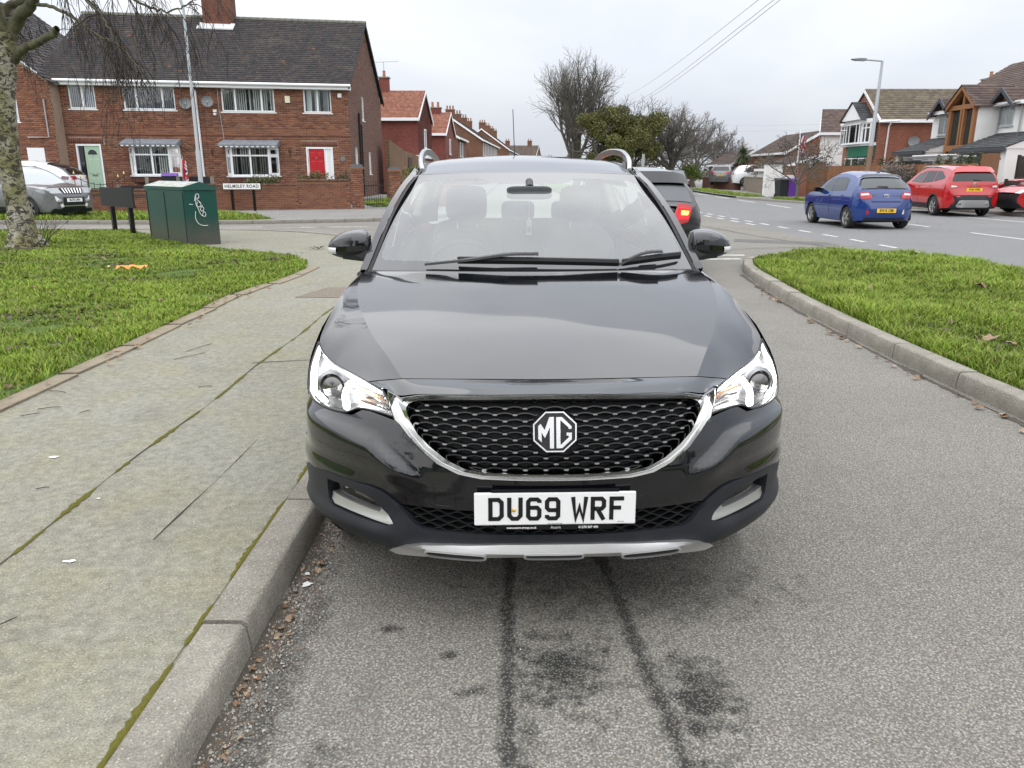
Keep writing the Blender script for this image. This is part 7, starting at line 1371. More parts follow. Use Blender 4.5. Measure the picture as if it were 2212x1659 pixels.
# oak gable block
OG = Frame((22.35, 39.3), (1, 0), (0, 1)); zt = 4.62
for v in (0, .92, 1.15, 2.12): fr2.put(MB().box(-1.15, -1.0, 6.3 + v - (.0 if v < 2 else .0), 6.3 + v + (.22 if v in (0, 2.12) else .14), .3, zt), 'oak_post', M_WOOD, r2)
for z0, z1 in ((2.52, 2.80), (4.50, 4.72)): fr2.put(MB().box(-1.16, -1.0, 6.3, 8.64, z0, z1), 'oak_beam', M_WOOD, r2)
fr2.put(MB().box(-1.0, -.96, 6.4, 8.5, 2.7, 4.6), 'gable_glass', M_GLASSR, r2)
fr2.put(MB().prism([(6.5, 4.72), (8.45, 4.72), (7.47, 5.42)], -1.04, -1.0, 'x'), 'gable_light', M_PANE, r2); fr2.put(MB().box(-1.12, -1.0, 7.40, 7.54, 4.72, 5.45), 'oak_post', M_WOOD, r2)
for a, b in ((6.2, 7.47), (8.74, 7.47)): fr2.put(MB().hexa([(-1.3, a, 4.45), (-1.0, a, 4.45), (-1.0, b, 5.42), (-1.3, b, 5.42), (-1.3, a, 4.66), (-1.0, a, 4.66), (-1.0, b, 5.63), (-1.3, b, 5.63)]), 'oak_rafter', M_WOOD, r2)
roof_slope(r2, fr2, (-1.35, 6.05, 4.55), (3.2, 6.05, 4.55), (3.2, 7.47, 5.66), (-1.35, 7.47, 5.66), 9, 16, TBR, M_TILE_F); roof_slope(r2, fr2, (3.2, 8.9, 4.55), (-1.35, 8.9, 4.55), (-1.35, 7.47, 5.66), (3.2, 7.47, 5.66), 9, 16, TBR, M_TILE_F)
fr2.put(MB().box(-1.0, 0, 6.3, 6.36, .2, 4.6), 'wall', M_WHITE2, r2); fr2.put(MB().box(-1.0, 0, 8.6, 8.66, .2, 4.6), 'wall', M_WHITE2, r2)
for v0, v1 in ((2.0, 6.1), (8.8, 12.2)):
    roof_slope(r2, fr2, (-2.1, v1, 2.58), (-2.1, v0, 2.58), (.05, v0, 3.34), (.05, v1, 3.34), 9, 14, TSL, M_TILE_F) if False else roof_slope(r2, fr2, (-2.1, v0, 2.58), (-2.1, v1, 2.58), (.05, v1, 3.34), (.05, v0, 3.34), 9, 14, TSL, M_TILE_F)
    fr2.put(MB().box(-2.16, -2.02, v0, v1, 2.42, 2.56), 'fascia', M_SLB, r2); fr2.put(MB().box(-1.9, 0, v0 + .1, v1 - .1, .2, 2.55), 'garage', M_WHITE2, r2); fr2.put(MB().box(-1.93, -1.89, v0 + .5, v1 - .5, .25, 2.35), 'garage_door', M_SLB, r2)
    fr2.put(MB().prism([(-2.05, 2.5), (0.0, 2.5), (0.0, 3.3)], v0 + .06, v0 + .12, 'y'), 'lean_to_end', M_WHITE2, r2)
tubeP(r2, fr2, 'downpipe', [(-.1, 6.1, 4.5), (-.1, 6.1, 2.9)], .04, M_GREY); tubeP(r2, fr2, 'gutter_run', [(-.4, 6.05, 4.55), (-.38, 4.2, 4.6)], .045, M_GREY); tubeP(r2, fr2, 'downpipe', [(-.1, 4.4, 4.5), (-.1, 4.4, 3.2)], .04, M_GREY)
# further houses on that side
far_house('house with brown tiled roof behind the left of the olive roofed one', (22.2, 58), (1, 0), (.36, .93), 6.5, 6.5, .2, 4.25, 6.0, 'u', M_WHITE2, TBR, [('left', 2, 4, 2.6, 3.8, [1, 1])], [], rows=16, cols=26)
far_house('orange brick bungalow with white barge boards behind the small dark tree', (22.6, 66), (1, 0), (0, 1), 5.6, 9, .2, 3.1, 4.75, 'v', M_ORB, BRT, [], [(4.6, 2, .6, .9, 1)], rows=12, cols=20)
far_house('small red gabled bungalow beside the palm', (21.2, 77), (1, 0), (0, 1), 4.2, 9, .2, 2.25, 3.55, 'v', m_brick_tex('far_red_brick', (.16, .045, .035), (.19, .055, .04), (.16, .09, .07)), BRT, [], [], rows=10, cols=18)
far_house('low slate roofed garage beside the white wall', (18.2, 54), (1, 0), (0, 1), 4.2, 5, .1, 1.75, 2.55, 'v', M_WHITE2, BRT, [('front', .8, 2.4, .9, 1.4, [1])], [], rows=8, cols=10)
# fences along the back of the footway
def board_fence(label, A, B, z0, h, bw, m, rail=True, horiz=False, group=None, jit=.02, name='board_fence'):
    A = np.array(A, float); B = np.array(B, float); L = float(np.linalg.norm(B - A)); t = thing(name, label, 'fence', (*A, z0), math.atan2(B[1] - A[1], B[0] - A[0]), group)
    if horiz:
        n = int(h / bw)
        for i in range(n): MB().hexa([(0, -.02, i * bw), (L, -.02, i * bw), (L, .0, i * bw), (0, .0, i * bw), (0, -.008, (i + 1) * bw + .01), (L, -.008, (i + 1) * bw + .01), (L, .0, (i + 1) * bw + .01), (0, .0, (i + 1) * bw + .01)]).build('board', m, t)
        for x in np.arange(0, L + .1, 1.8): MB().box(x - .05, x + .05, -.03, .06, 0, h + .05).build('post', m, t)
    else:
        me = MB().hexa([(0, -.014, 0), (bw - .008, -.008, 0), (bw - .008, .008, 0), (0, .008, 0), (0, -.014, h), (bw - .008, -.008, h), (bw - .008, .008, h), (0, .008, h)]).mesh('board', m)
        for i in range(int(L / bw)): o = link('board', me, t, (i * bw, random.uniform(-.004, .004), random.uniform(-jit, jit))); 
        for z in (.3, h * .5, h - .25): MB().box(0, L, .01, .05, z, z + .07).build('rail', m, t)
    return t
def m_fence(name, a, b):
    m, k = pmat(name, .85); c = k.mix(k.rnd(), a, b); k.base(k.mix(1, c, k.ramp(k.noise(5, 5, .65, co=k.co('Object', (9, 9, .8))), (.3, .65), (.7, 1.25)), 'MULTIPLY')); return m
M_F1 = m_fence('orange_fence', (.20, .085, .038), (.27, .125, .058)); M_F2 = m_fence('brown_fence', (.15, .075, .036), (.20, .10, .05)); M_F3 = m_fence('dark_fence', (.032, .026, .022), (.048, .040, .034))
board_fence('long orange-brown board fence behind the blue hatchback and the red SUV', (18.9, 48.6), (18.95, 32.4), .1, 1.74, .125, M_F1)
board_fence('taller plain board panel at the near end of the orange fence', (18.95, 32.35), (18.95, 31.15), .1, 2.12, .15, M_F2)
board_fence('dark lapped fence behind the red hatchback at the right edge', (19.3, 31.1), (19.3, 24.5), .1, 1.10, .12, M_F3, horiz=True)
board_fence('dark slatted screen above the dark lapped fence', (19.6, 31.0), (19.6, 28.0), 1.25, .85, .12, M_F3, horiz=True)
board_fence('brown horizontal board gate between the two brick piers', (17.35, 46.9), (18.55, 46.9), .1, 1.72, .11, M_F2, horiz=True)
def rpier(label, c, h, w=.55):
    t = tag(MB().box(0, w, 0, w, 0, h).build('brick_pier', m_brick_tex('pier_brick', (.20, .065, .042), (.24, .085, .05), (.26, .18, .13))), label, 'pier'); t.location = (*c, .1); MB().box(-.05, w + .05, -.05, w + .05, h, h + .08).build('pier_cap', M_KERB2, t)
rpier('brick pier between the white wall and the brown gate', (16.75, 46.7), 1.85); rpier('brick pier at the far end of the orange fence', (18.6, 48.8), 1.95)
WWL = tag(MB().box(0, 1.75, -.12, .12, 0, 1.22).build('white_wall', M_WHITE2), 'low white rendered wall with a wooden top panel left of the brick pier', 'wall'); WWL.location = (15.0, 47.2, .1); MB().box(-.05, .95, -.2, .2, 0, 1.85).build('wall_pier', M_WHITE2, WWL); MB().box(-.1, 1.0, -.25, .25, 1.85, 1.93).build('coping', M_SLB, WWL)
for k in range(4): MB().box(.97, 1.73, -.03, .03, 1.24 + k * .13, 1.36 + k * .13).build('board', M_F2, WWL)
BN = wheelie('dark grey wheeled bin standing left of the purple one', (15.35, 45.2, .1), R(10), M_BINB, M_BINB); BN2 = wheelie('purple wheeled bin by the white wall', (15.95, 45.15, .1), R(-8), M_PURPLE, M_PURPLE)
def low_wall(label, A, B, h, m, w=.25):
    A = np.array(A, float); B = np.array(B, float); L = float(np.linalg.norm(B - A)); t = tag(MB().box(0, L, 0, w, 0, h).build('low_wall', m), label, 'wall'); t.location = (*A, .1); t.rotation_euler = (0, 0, math.atan2(B[1] - A[1], B[0] - A[0])); MB().box(-.03, L + .03, -.03, w + .03, h, h + .07).build('coping', M_KERB2, t); return t
M_STONE = m_concrete('rubble_stone', (.17, .14, .11), (.24, .20, .16), .5); M_MAR = m_brick_tex('maroon_brick', (.11, .045, .035), (.14, .06, .045), (.15, .10, .08))
low_wall('rubble stone wall in front of the brown hedge', (18.2, 62.5), (16.6, 51.5), 1.0, M_STONE); low_wall('dark red brick wall in front of the grey estate', (16.4, 68.5), (18.3, 64.2), .95, M_MAR)
low_wall('short pale brick wall beside the far golden bush', (17.0, 84), (17.6, 78), .8, M_BROWNB)
rpier('small brick pier with a pale cap by the far golden bush', (16.7, 76.5), 1.15, .5)
# van behind the fence carrying ladders
VN = thing('van', 'black van behind the orange fence with ladders on its roof', 'van', (20.2, 36.2, .2), 0)
MB().hexa([(-.95, 0, .3), (.95, 0, .3), (.95, 4.9, .3), (-.95, 4.9, .3), (-.80, .75, 1.80), (.80, .75, 1.80), (.80, 4.85, 1.80), (-.80, 4.85, 1.80)]).build('van_body', PK, VN); MB().hexa([(-.85, .22, 1.05), (.85, .22, 1.05), (.85, .30, 1.05), (-.85, .30, 1.05), (-.74, .66, 1.68), (.74, .66, 1.68), (.74, .74, 1.68), (-.74, .74, 1.68)]).build('windscreen', M_GLASSR, VN)
for s_ in (-.98, -.96): pass
for y in (1.3, 2.6, 4.2): MB().box(-.75, .75, y, y + .05, 1.86, 1.92).build('roof_bar', M_SILVER, VN)
add_wheels(VN, .33, .2, .2, 5, .84, (.9, 3.9))
def ladder(label, loc, L, w, n, rz=0, name='ladder'):
    t = thing(name, label, 'ladder', loc, rz, 'ladders on vehicle roofs'); 
    for x in (-w / 2, w / 2): MB().box(x - .02, x + .02, 0, L, -.04, .04).build('stile', M_SILVER, t)
    for i in range(n): MB().tube([(-w / 2, (i + .5) * L / n, 0), (w / 2, (i + .5) * L / n, 0)], .015, 6).build('rung', M_SILVER, t)
ladder('long aluminium ladder on the black van roof', (19.95, 35.5, 2.20), 5.6, .42, 18); ladder('second aluminium ladder on the black van roof, farther from the road', (20.5, 35.8, 2.20), 5.0, .4, 16)
MB().box(.15, .7, 1.5, 4.6, 1.93, 2.12).build('pipe_tube', M_WHITE, VN)
ladder('white ladder across the roof of the red car behind the dark fence', (20.4, 30.8, 1.86), 3.6, .5, 10, R(-35))
UF = thing('union_flag', 'union flag on a white pole behind the small dark tree', 'flag', (17.9, 50.2, .1)); MB().tube([(0, 0, 0), (0, 0, 3.95)], .03, 8).build('flag_pole', M_WHITE, UF)
flag_mesh('flag_cloth', lambda v, u: (.03 + .42 * u + .06 * math.sin(u * 8 + v * 3), .08 * math.sin(u * 9 + 1), 3.75 - 1.1 * (1 - v) - .45 * u), UF)
PO = tag(MB().tube([(0, 0, 0), (.05, 0, 6.9)], [.13, .10], 10).build('telegraph_pole', mat('pole_wood', (.10, .07, .05), .9)), 'thin telegraph pole in front of the tall bare tree', 'pole'); PO.location = (6.3, 75, .1); MB().box(-.14, .24, -.12, .12, 6.2, 6.9).build('junction_box', M_BLACK, PO)
PO2 = tag(MB().tube([(0, 0, 0), (0, 0, 2.7)], [.12, .11], 10).build('grey_post', M_GREY), 'short grey post in front of the olive evergreen', 'post'); PO2.location = (9.83, 60, .1)
for i, (a, b) in enumerate([((10.37, 75, 8.13), (6.45, 20, 5.92)), ((10.8, 75, 7.37), (6.48, 20, 5.66)), ((11.27, 75, 7.37), (6.49, 20, 5.55))]):
    A, B = Vector(a), Vector(b); w = tag(MB().tube([tuple(A.lerp(B, t_) + Vector((0, 0, -.25 * math.sin(math.pi * t_)))) for t_ in np.linspace(0, 1, 16)], .009, 4).build('overhead_wire', mat('wire_grey', (.40, .40, .41), .7)), ['uppermost overhead wire crossing the sky to the right', 'middle overhead wire crossing the sky to the right', 'lowest overhead wire crossing the sky to the right'][i], 'wire', 'overhead wires')
for i, z in enumerate((5.6, 5.1)):
    tag(MB().tube([(16.5, 75, z), (24, 76, z + .1), (34, 77, z + .35)], .009, 4).build('overhead_wire', MATS['wire_grey']), ['upper of the faint far wires above the right-hand roofs', 'lower of the faint far wires above the right-hand roofs'][i], 'wire', 'overhead wires')

# ================================================================== trees, shrubs, grass, litter
def poly_tubes(name, lines, m, parent, n=4, tint=None):
    """many tapered branches [(pts(k,3), radii(k))] -> one mesh"""
    V = []; F = []; o = 0; ang = np.arange(n) * 2 * math.pi / n; ca, sa = np.cos(ang), np.sin(ang)
    for P, r_ in lines:
        P = np.asarray(P, float); d = np.gradient(P, axis=0); d /= np.maximum(1e-9, np.linalg.norm(d, axis=1))[:, None]
        ref = np.array([.31, .87, .38]) if abs(d[0] @ np.array([.31, .87, .38])) < .9 else np.array([.9, -.2, .3]); u = np.cross(d, ref); u /= np.maximum(1e-9, np.linalg.norm(u, axis=1))[:, None]; w = np.cross(d, u)
        R_ = P[:, None, :] + (u[:, None, :] * ca[None, :, None] + w[:, None, :] * sa[None, :, None]) * np.asarray(r_, float)[:, None, None]; k = len(P); V.append(R_.reshape(-1, 3))
        idx = np.arange(n); nx = (idx + 1) % n
        for i in range(k - 1): F.append(np.stack([o + i * n + idx, o + i * n + nx, o + (i + 1) * n + nx, o + (i + 1) * n + idx], 1))
        o += k * n
    return np_mesh(name, np.concatenate(V), np.concatenate(F), m, parent, smooth=True)
def grow(rng, lines, p, d, L, r_, lev, maxlev, kids, spread, up, wander=.18, seg=5, rmin=.004, shrink=.62, t0=.25):
    P = [p]; D = d / np.linalg.norm(d)
    for i in range(seg):
        D = D + rng.normal(0, wander, 3) + np.array([0, 0, up]) * (.12 if lev else .05); D /= np.linalg.norm(D); P.append(P[-1] + D * L / seg)
    P = np.array(P); rr = np.linspace(r_, max(rmin, r_ * .45), seg + 1); lines.append((P, rr))
    if lev >= maxlev: return
    n = kids[lev]
    for k in range(n):
        t = t0 + (1 - t0) * (k + rng.random()) / n; i = min(seg - 1, int(t * seg)); q = P[i] + (P[i + 1] - P[i]) * (t * seg - i); dirp = P[i + 1] - P[i]; dirp /= np.linalg.norm(dirp)
        a = rng.normal(0, 1, 3); a -= dirp * (a @ dirp); a /= max(1e-6, np.linalg.norm(a)); s_ = spread[lev] * rng.uniform(.7, 1.3); nd = dirp * math.cos(s_) + a * math.sin(s_)
        grow(rng, lines, q, nd, L * shrink * rng.uniform(.75, 1.2) * (1.05 - .35 * t), max(rmin, r_ * (1 - .5 * t) * .55), lev + 1, maxlev, kids, spread, up, wander, max(3, seg - 1), rmin, shrink, .2)
def bark(name, a, b, sc=9):
    m, k = pmat(name, .95); k.base(k.mix(k.noise(sc, 5, .7), a, b)); k.bump(k.noise(sc * 3, 4), .5, .02); return m
M_BARK = bark('dark_bark', (.095, .086, .072), (.155, .142, .122)); M_TWIG = mat('twig_bark', (.042, .034, .030), .9); M_BARKG = bark('grey_green_bark', (.085, .085, .065), (.15, .145, .115))
def bare_tree(label, base, h, r0, seed, kids, spread, up=.6, stems=5, fan=.5, maxlev=3, m=None, trunk_h=.22, name='bare_tree', rmin=.006, group='bare trees', wander=.14, L=.62, shrink=.62):
    rng = np.random.default_rng(seed); t = thing(name, label, 'tree', (*base, .1), group=group); m = m or M_BARK; th = h * trunk_h
    tr = np.array([[0, 0, -.1], [.02 * h * rng.normal(), 0, th * .5], [0, 0, th]]) ; poly_tubes('trunk', [(tr, [r0 * 1.35, r0 * 1.05, r0])], m, t, 10)
    lines = []
    for k in range(stems):
        a = 2 * math.pi * (k + rng.random() * .6) / stems; d = np.array([math.cos(a) * fan, math.sin(a) * fan, 1.0]); grow(rng, lines, np.array([0, 0, th * .9]), d, h * L, r0 * .62, 0, maxlev, kids, spread, up, wander, 6, rmin, shrink)
    grow(rng, lines, np.array([0, 0, th]), np.array([.05, 0, 1.]), h * (1 - trunk_h) * .72, r0 * .7, 0, maxlev, kids, spread, up, wander, 6, rmin, shrink)
    poly_tubes('crown', lines, m, t, 4); return t
bare_tree('tall fan-shaped bare tree rising above the black car roof', (5.5, 70), 9.8, .28, 3, [9, 7, 6], [.55, .55, .6], .75, 7, .42, 3, rmin=.0075)
bare_tree('gnarled bare tree with a thick trunk just right of the olive evergreen', (13.9, 70), 7.4, .32, 5, [9, 7, 6], [.75, .75, .7], .35, 6, .75, 3, rmin=.007, L=.55)
bare_tree('slender bare tree right of the gnarled one', (17.2, 75), 6.2, .16, 8, [8, 6, 6], [.6, .65, .7], .4, 5, .6, 3, rmin=.009)
bare_tree('bare tree seen above the palm, far off', (24.0, 92), 6.4, .16, 9, [8, 6, 5], [.7, .7, .7], .4, 6, .9, 3, rmin=.011, L=.5)
bare_tree('thin bare tree between the far bungalow and the golden bush', (18.4, 86), 5.6, .12, 12, [7, 6, 5], [.6, .6, .7], .4, 4, .6, 3, rmin=.010)
bare_tree('far bare tree behind the gap between the two left houses', (-22.5, 52), 9.5, .22, 14, [8, 6, 5], [.6, .6, .7], .5, 5, .6, 3, rmin=.010)
# small dark-leaved tree by the bins
M_PLEAF = mat('purple_leaf', (.030, .016, .016), .7)
def leaf_cloud(name, m, parent, centers, n, size, cols, seed=1, flat=.0):
    """n small leaf quads round ellipsoid centres [(c, (rx,ry,rz))] with a tint each"""
    rng = np.random.default_rng(seed); w = np.array([c[1][0] * c[1][1] * c[1][2] for c in centers]) ** .66; ci = rng.choice(len(centers), n, p=w / w.sum()); C = np.array([c[0] for c in centers])[ci]; Rr = np.array([c[1] for c in centers])[ci]
    v = rng.normal(0, 1, (n, 3)); v /= np.linalg.norm(v, axis=1)[:, None]; p = C + v * Rr * (rng.random(n) ** .45)[:, None]
    a = rng.normal(0, 1, (n, 3)); a /= np.linalg.norm(a, axis=1)[:, None]; b = np.cross(a, rng.normal(0, 1, (n, 3))); b /= np.linalg.norm(b, axis=1)[:, None]; s_ = size * rng.uniform(.6, 1.4, n)[:, None]
    V = np.stack([p - a * s_, p + b * s_ * .45, p + a * s_, p - b * s_ * .45], 1).reshape(-1, 3); F = np.arange(n * 4).reshape(-1, 4); cl = np.array(cols)[rng.integers(0, len(cols), n)] * rng.uniform(.75, 1.25, n)[:, None]
    return np_mesh(name, V, F, m, parent, attr=np.repeat(cl, 4, 0))
M_LEAF, _k = pmat('foliage', .6, spec=.25); _k.base(_k.attr('tint'))
sd_ = bare_tree('small dark tree with purple buds beside the wheeled bins', (15.45, 43.0), 3.6, .075, 21, [6, 5, 4], [.8, .7, .7], .1, 5, 1.1, 3, rmin=.007, name='small_tree', group=None, L=.6)
leaf_cloud('leaves', M_LEAF, sd_, [((.3, 0, 2.4), (1.3, .9, .7)), ((-.7, 0, 2.7), (.7, .6, .5)), ((1.1, 0, 2.0), (.8, .6, .5))], 650, .055, [(.028, .017, .016), (.05, .03, .02)], 4)
# olive evergreen
EV = thing('evergreen_tree', 'broad olive green evergreen tree right of the tall bare tree', 'tree', (9.0, 66, .1)); rng = np.random.default_rng(31); lines = []
for k in range(9): grow(rng, lines, np.array([rng.normal(0, .6), 0, .0]), np.array([rng.normal(0, .45), rng.normal(0, .4), 1.]), 4.6, .16, 0, 2, [6, 5], [.8, .8], .1, .16, 6, .012)
poly_tubes('trunk', lines, M_BARK, EV, 5); cs = []
for k in range(60): a = rng.uniform(0, 6.28); q = rng.random() ** .5; cs.append(((3.2 * q * math.cos(a), 2.6 * q * math.sin(a), 4.2 + rng.uniform(-2.6, 2.2) * (1 - .30 * q * q)), (rng.uniform(.6, 1.2), rng.uniform(.6, 1.2), rng.uniform(.5, .95))))
leaf_cloud('crown', M_LEAF, EV, cs, 60000, .085, [(.125, .128, .036), (.10, .108, .03), (.15, .15, .05), (.075, .085, .025), (.14, .125, .05)], 6)
lines = []
for k in range(70):
    a = rng.uniform(0, 6.28); p = np.array([2.6 * math.cos(a), 2.0 * math.sin(a), 5.2 + rng.uniform(-.6, 1.0)]); grow(rng, lines, p, np.array([math.cos(a) * .5, .0, .9]), 1.3, .02, 0, 1, [4], [.7], -.2, .25, 5, .009)
poly_tubes('twigs', lines, M_TWIG, EV, 3)
def bush(label, loc, r_, n, size, cols, seed, name='bush', sq=(1, 1, .8)):
    t = thing(name, label, 'bush', loc); rng = np.random.default_rng(seed); lines = []
    for k in range(10): grow(rng, lines, np.array([rng.normal(0, .1), rng.normal(0, .1), 0]), np.array([rng.normal(0, .6), rng.normal(0, .6), 1.]), r_ * 1.2, .018, 0, 1, [5], [.6], .3, .15, 4, .006)
    poly_tubes('stems', lines, M_BARK, t, 4); cs = [((rng.normal(0, .4) * r_ * sq[0], rng.normal(0, .4) * r_ * sq[1], r_ * sq[2] + rng.normal(0, .28) * r_ * sq[2]), (r_ * .5 * sq[0], r_ * .5 * sq[1], r_ * .45 * sq[2])) for _ in range(12)]
    leaf_cloud('leaves', M_LEAF, t, cs, n, size, cols, seed); return t
bush('rounded yellow-green bush by the far driveways', (15.3, 70, .4), 1.2, 2600, .09, [(.10, .15, .02), (.14, .17, .03), (.07, .11, .02)], 3)
bush('brown leafless-looking hedge above the rubble stone wall', (19.2, 60.5, .6), 1.5, 2600, .07, [(.09, .07, .045), (.12, .09, .06), (.06, .05, .035)], 5, 'hedge', (1.1, 1.6, .6))
bush('grey-brown winter shrub in front of the orange fence', (18.35, 37.8, .1), 1.15, 5200, .045, [(.16, .135, .12), (.20, .17, .15), (.11, .095, .085)], 7, 'shrub', (.85, .85, 1.0))
bush('green shrub in the bed beneath the right bay window', (-10.1, 32.4, .75), .55, 900, .05, [(.07, .085, .03), (.10, .10, .04)], 11, 'shrub', (1.4, .7, .7)); bush('russet shrub in front of the red door', (-8.2, 32.9, .75), .6, 900, .05, [(.12, .10, .04), (.16, .11, .05), (.09, .09, .03)], 13, 'shrub', (1.3, .7, .8))
bush('sparse shrub behind the taller garden wall', (-6.9, 33.0, .85), .45, 420, .05, [(.13, .08, .05), (.10, .09, .04)], 17, 'shrub'); bush('green shrub behind the silver car at the left edge', (-19.0, 31.2, .6), .7, 900, .06, [(.05, .085, .02), (.08, .11, .03)], 19, 'shrub', (.8, .8, 1.1)); bush('yellow-green shrub over the boundary wall right of the gate', (-4.3, 37.3, 1.0), .7, 1000, .06, [(.11, .13, .02), (.15, .15, .03)], 23, 'shrub', (1.3, .8, .7))
# clipped conifers behind the fence
for i, y in enumerate((46.6, 45.4, 44.3, 42.2, 41.3, 40.2, 36.6, 35.7, 34.9, 34.1, 33.3)):
    t = thing('clipped_conifer', '%s clipped conifer from the far end of the row above the orange fence' % ['first', 'second', 'third', 'fourth', 'fifth', 'sixth', 'seventh', 'eighth', 'ninth', 'tenth', 'last'][i], 'conifer', (19.5, y, .1), group='clipped conifers behind the fence')
    MB().tube([(0, 0, 0), (0, 0, 1.4)], .03, 6).build('stem', M_BARK, t); leaf_cloud('foliage', M_LEAF, t, [((0, 0, 1.5), (.30, .30, .35)), ((0, 0, 1.8), (.22, .22, .32)), ((0, 0, 2.05), (.10, .10, .2))], 420, .05, [(.035, .055, .02), (.05, .07, .025), (.10, .095, .03)], 40 + i)
# palm
PM = thing('cordyline_palm', 'spiky cordyline palm beside the small red bungalow', 'palm', (21.9, 76, .1)); MB().tube([(0, 0, 0), (.05, 0, 1.4), (0, 0, 2.9)], [.16, .12, .11], 8).build('trunk', M_BARKG, PM); rng = np.random.default_rng(5); V = []; F = []
for i in range(340):
    a = rng.uniform(0, 6.28); e_ = rng.uniform(-.75, 1.45); d = np.array([math.cos(a) * math.cos(e_), math.sin(a) * math.cos(e_), math.sin(e_)]); L = rng.uniform(.85, 1.25); s_ = np.cross(d, [0, 0, 1.]); s_ /= max(.05, np.linalg.norm(s_)); p0 = np.array([0, 0, 2.85]); p1 = p0 + d * L * .6; p2 = p0 + d * L + np.array([0, 0, -.28 * L * math.cos(e_)]); o = len(V); V += [p0 - s_ * .02, p0 + s_ * .02, p1 + s_ * .035, p1 - s_ * .035, p2 + s_ * .004, p2 - s_ * .004]; F += [(o, o + 1, o + 2, o + 3), (o + 3, o + 2, o + 4, o + 5)]
np_mesh('crown', V, F, mat('palm_leaf', (.065, .095, .035), .5), PM)
# far wood closing the view
rng = np.random.default_rng(77); cs = [((x, rng.uniform(150, 175), rng.uniform(.5, 3.0)), (rng.uniform(2.5, 4), 3, rng.uniform(1.0, 2.6))) for x in np.arange(-30, 120, 2.6)]
fw = leaf_cloud('far_wood', M_LEAF, None, cs, 16000, .34, [(.09, .085, .07), (.11, .10, .085), (.075, .08, .055), (.13, .115, .10)], 9); fw['kind'] = 'stuff'; tag(fw, 'low hazy wood and hedges closing the far end of the main road', 'wood')

# ---- birch on the left verge
BI = thing('birch_tree', 'silver birch with mossy white trunk and hanging bare twigs on the left verge', 'tree', (-9.45, 15.2, .1))
M_BIRCH, _k = pmat('birch_bark', .85); _c = _k.co('Object', (7, 7, 11)); _n = _k.noise(1.0, 6, .75, co=_c, dist=1.2); _c2 = _k.mix(_k.ramp(_k.noise(2.2, 4, .6), (.38, 0.), (.56, 1.)), (.42, .39, .32), (.20, .19, .085)); _c2 = _k.mix(_k.ramp(_n, (.485, 0.), (.54, 1.)), _c2, (.045, .038, .028)); _k.base(_c2); _k.bump(_n, .9, .04)
M_BIRCH2, _k = pmat('birch_limb_bark', .9); _k.base(_k.mix(_k.ramp(_k.noise(6, 5, .7), (.35, 0.), (.65, 1.)), (.045, .042, .026), (.115, .108, .06))); _k.bump(_k.noise(20, 4), .5, .02)
bz0 = np.array([-9.45, 15.2, .1]); W2 = lambda pts: [tuple(np.array(p) - bz0) for p in pts]
tr = crom(W2([(-9.50, 15.2, -.05), (-9.50, 15.2, .25), (-9.51, 15.2, .7), (-9.52, 15.2, 1.27), (-9.50, 15.2, 2.12), (-9.42, 15.2, 2.94), (-9.33, 15.2, 3.49), (-9.22, 15.2, 3.95)]), 5)
zz = [p[2] for p in tr]; trr = np.interp(zz, [-.15, .05, .3, .8, 1.6, 2.8, 3.3, 3.8], [.44, .33, .24, .20, .178, .17, .195, .175]); mb = MB(); P = []
for p, r_ in zip(tr, trr):
    row = []
    for k in range(20):
        a = 2 * math.pi * k / 20; rr = r_ * (1 + .07 * math.sin(3 * a + p[2] * 2) + .05 * math.sin(7 * a - p[2] * 5) + (.16 * max(0, math.sin(5 * a)) if p[2] < .3 else 0) * max(0, 1 - p[2] / .3)); row.append((p[0] + rr * math.cos(a), p[1] + rr * math.sin(a), p[2]))
    P.append(row)
mb.grid(P, closed=True); mb.build('trunk', M_BIRCH, BI, 80)
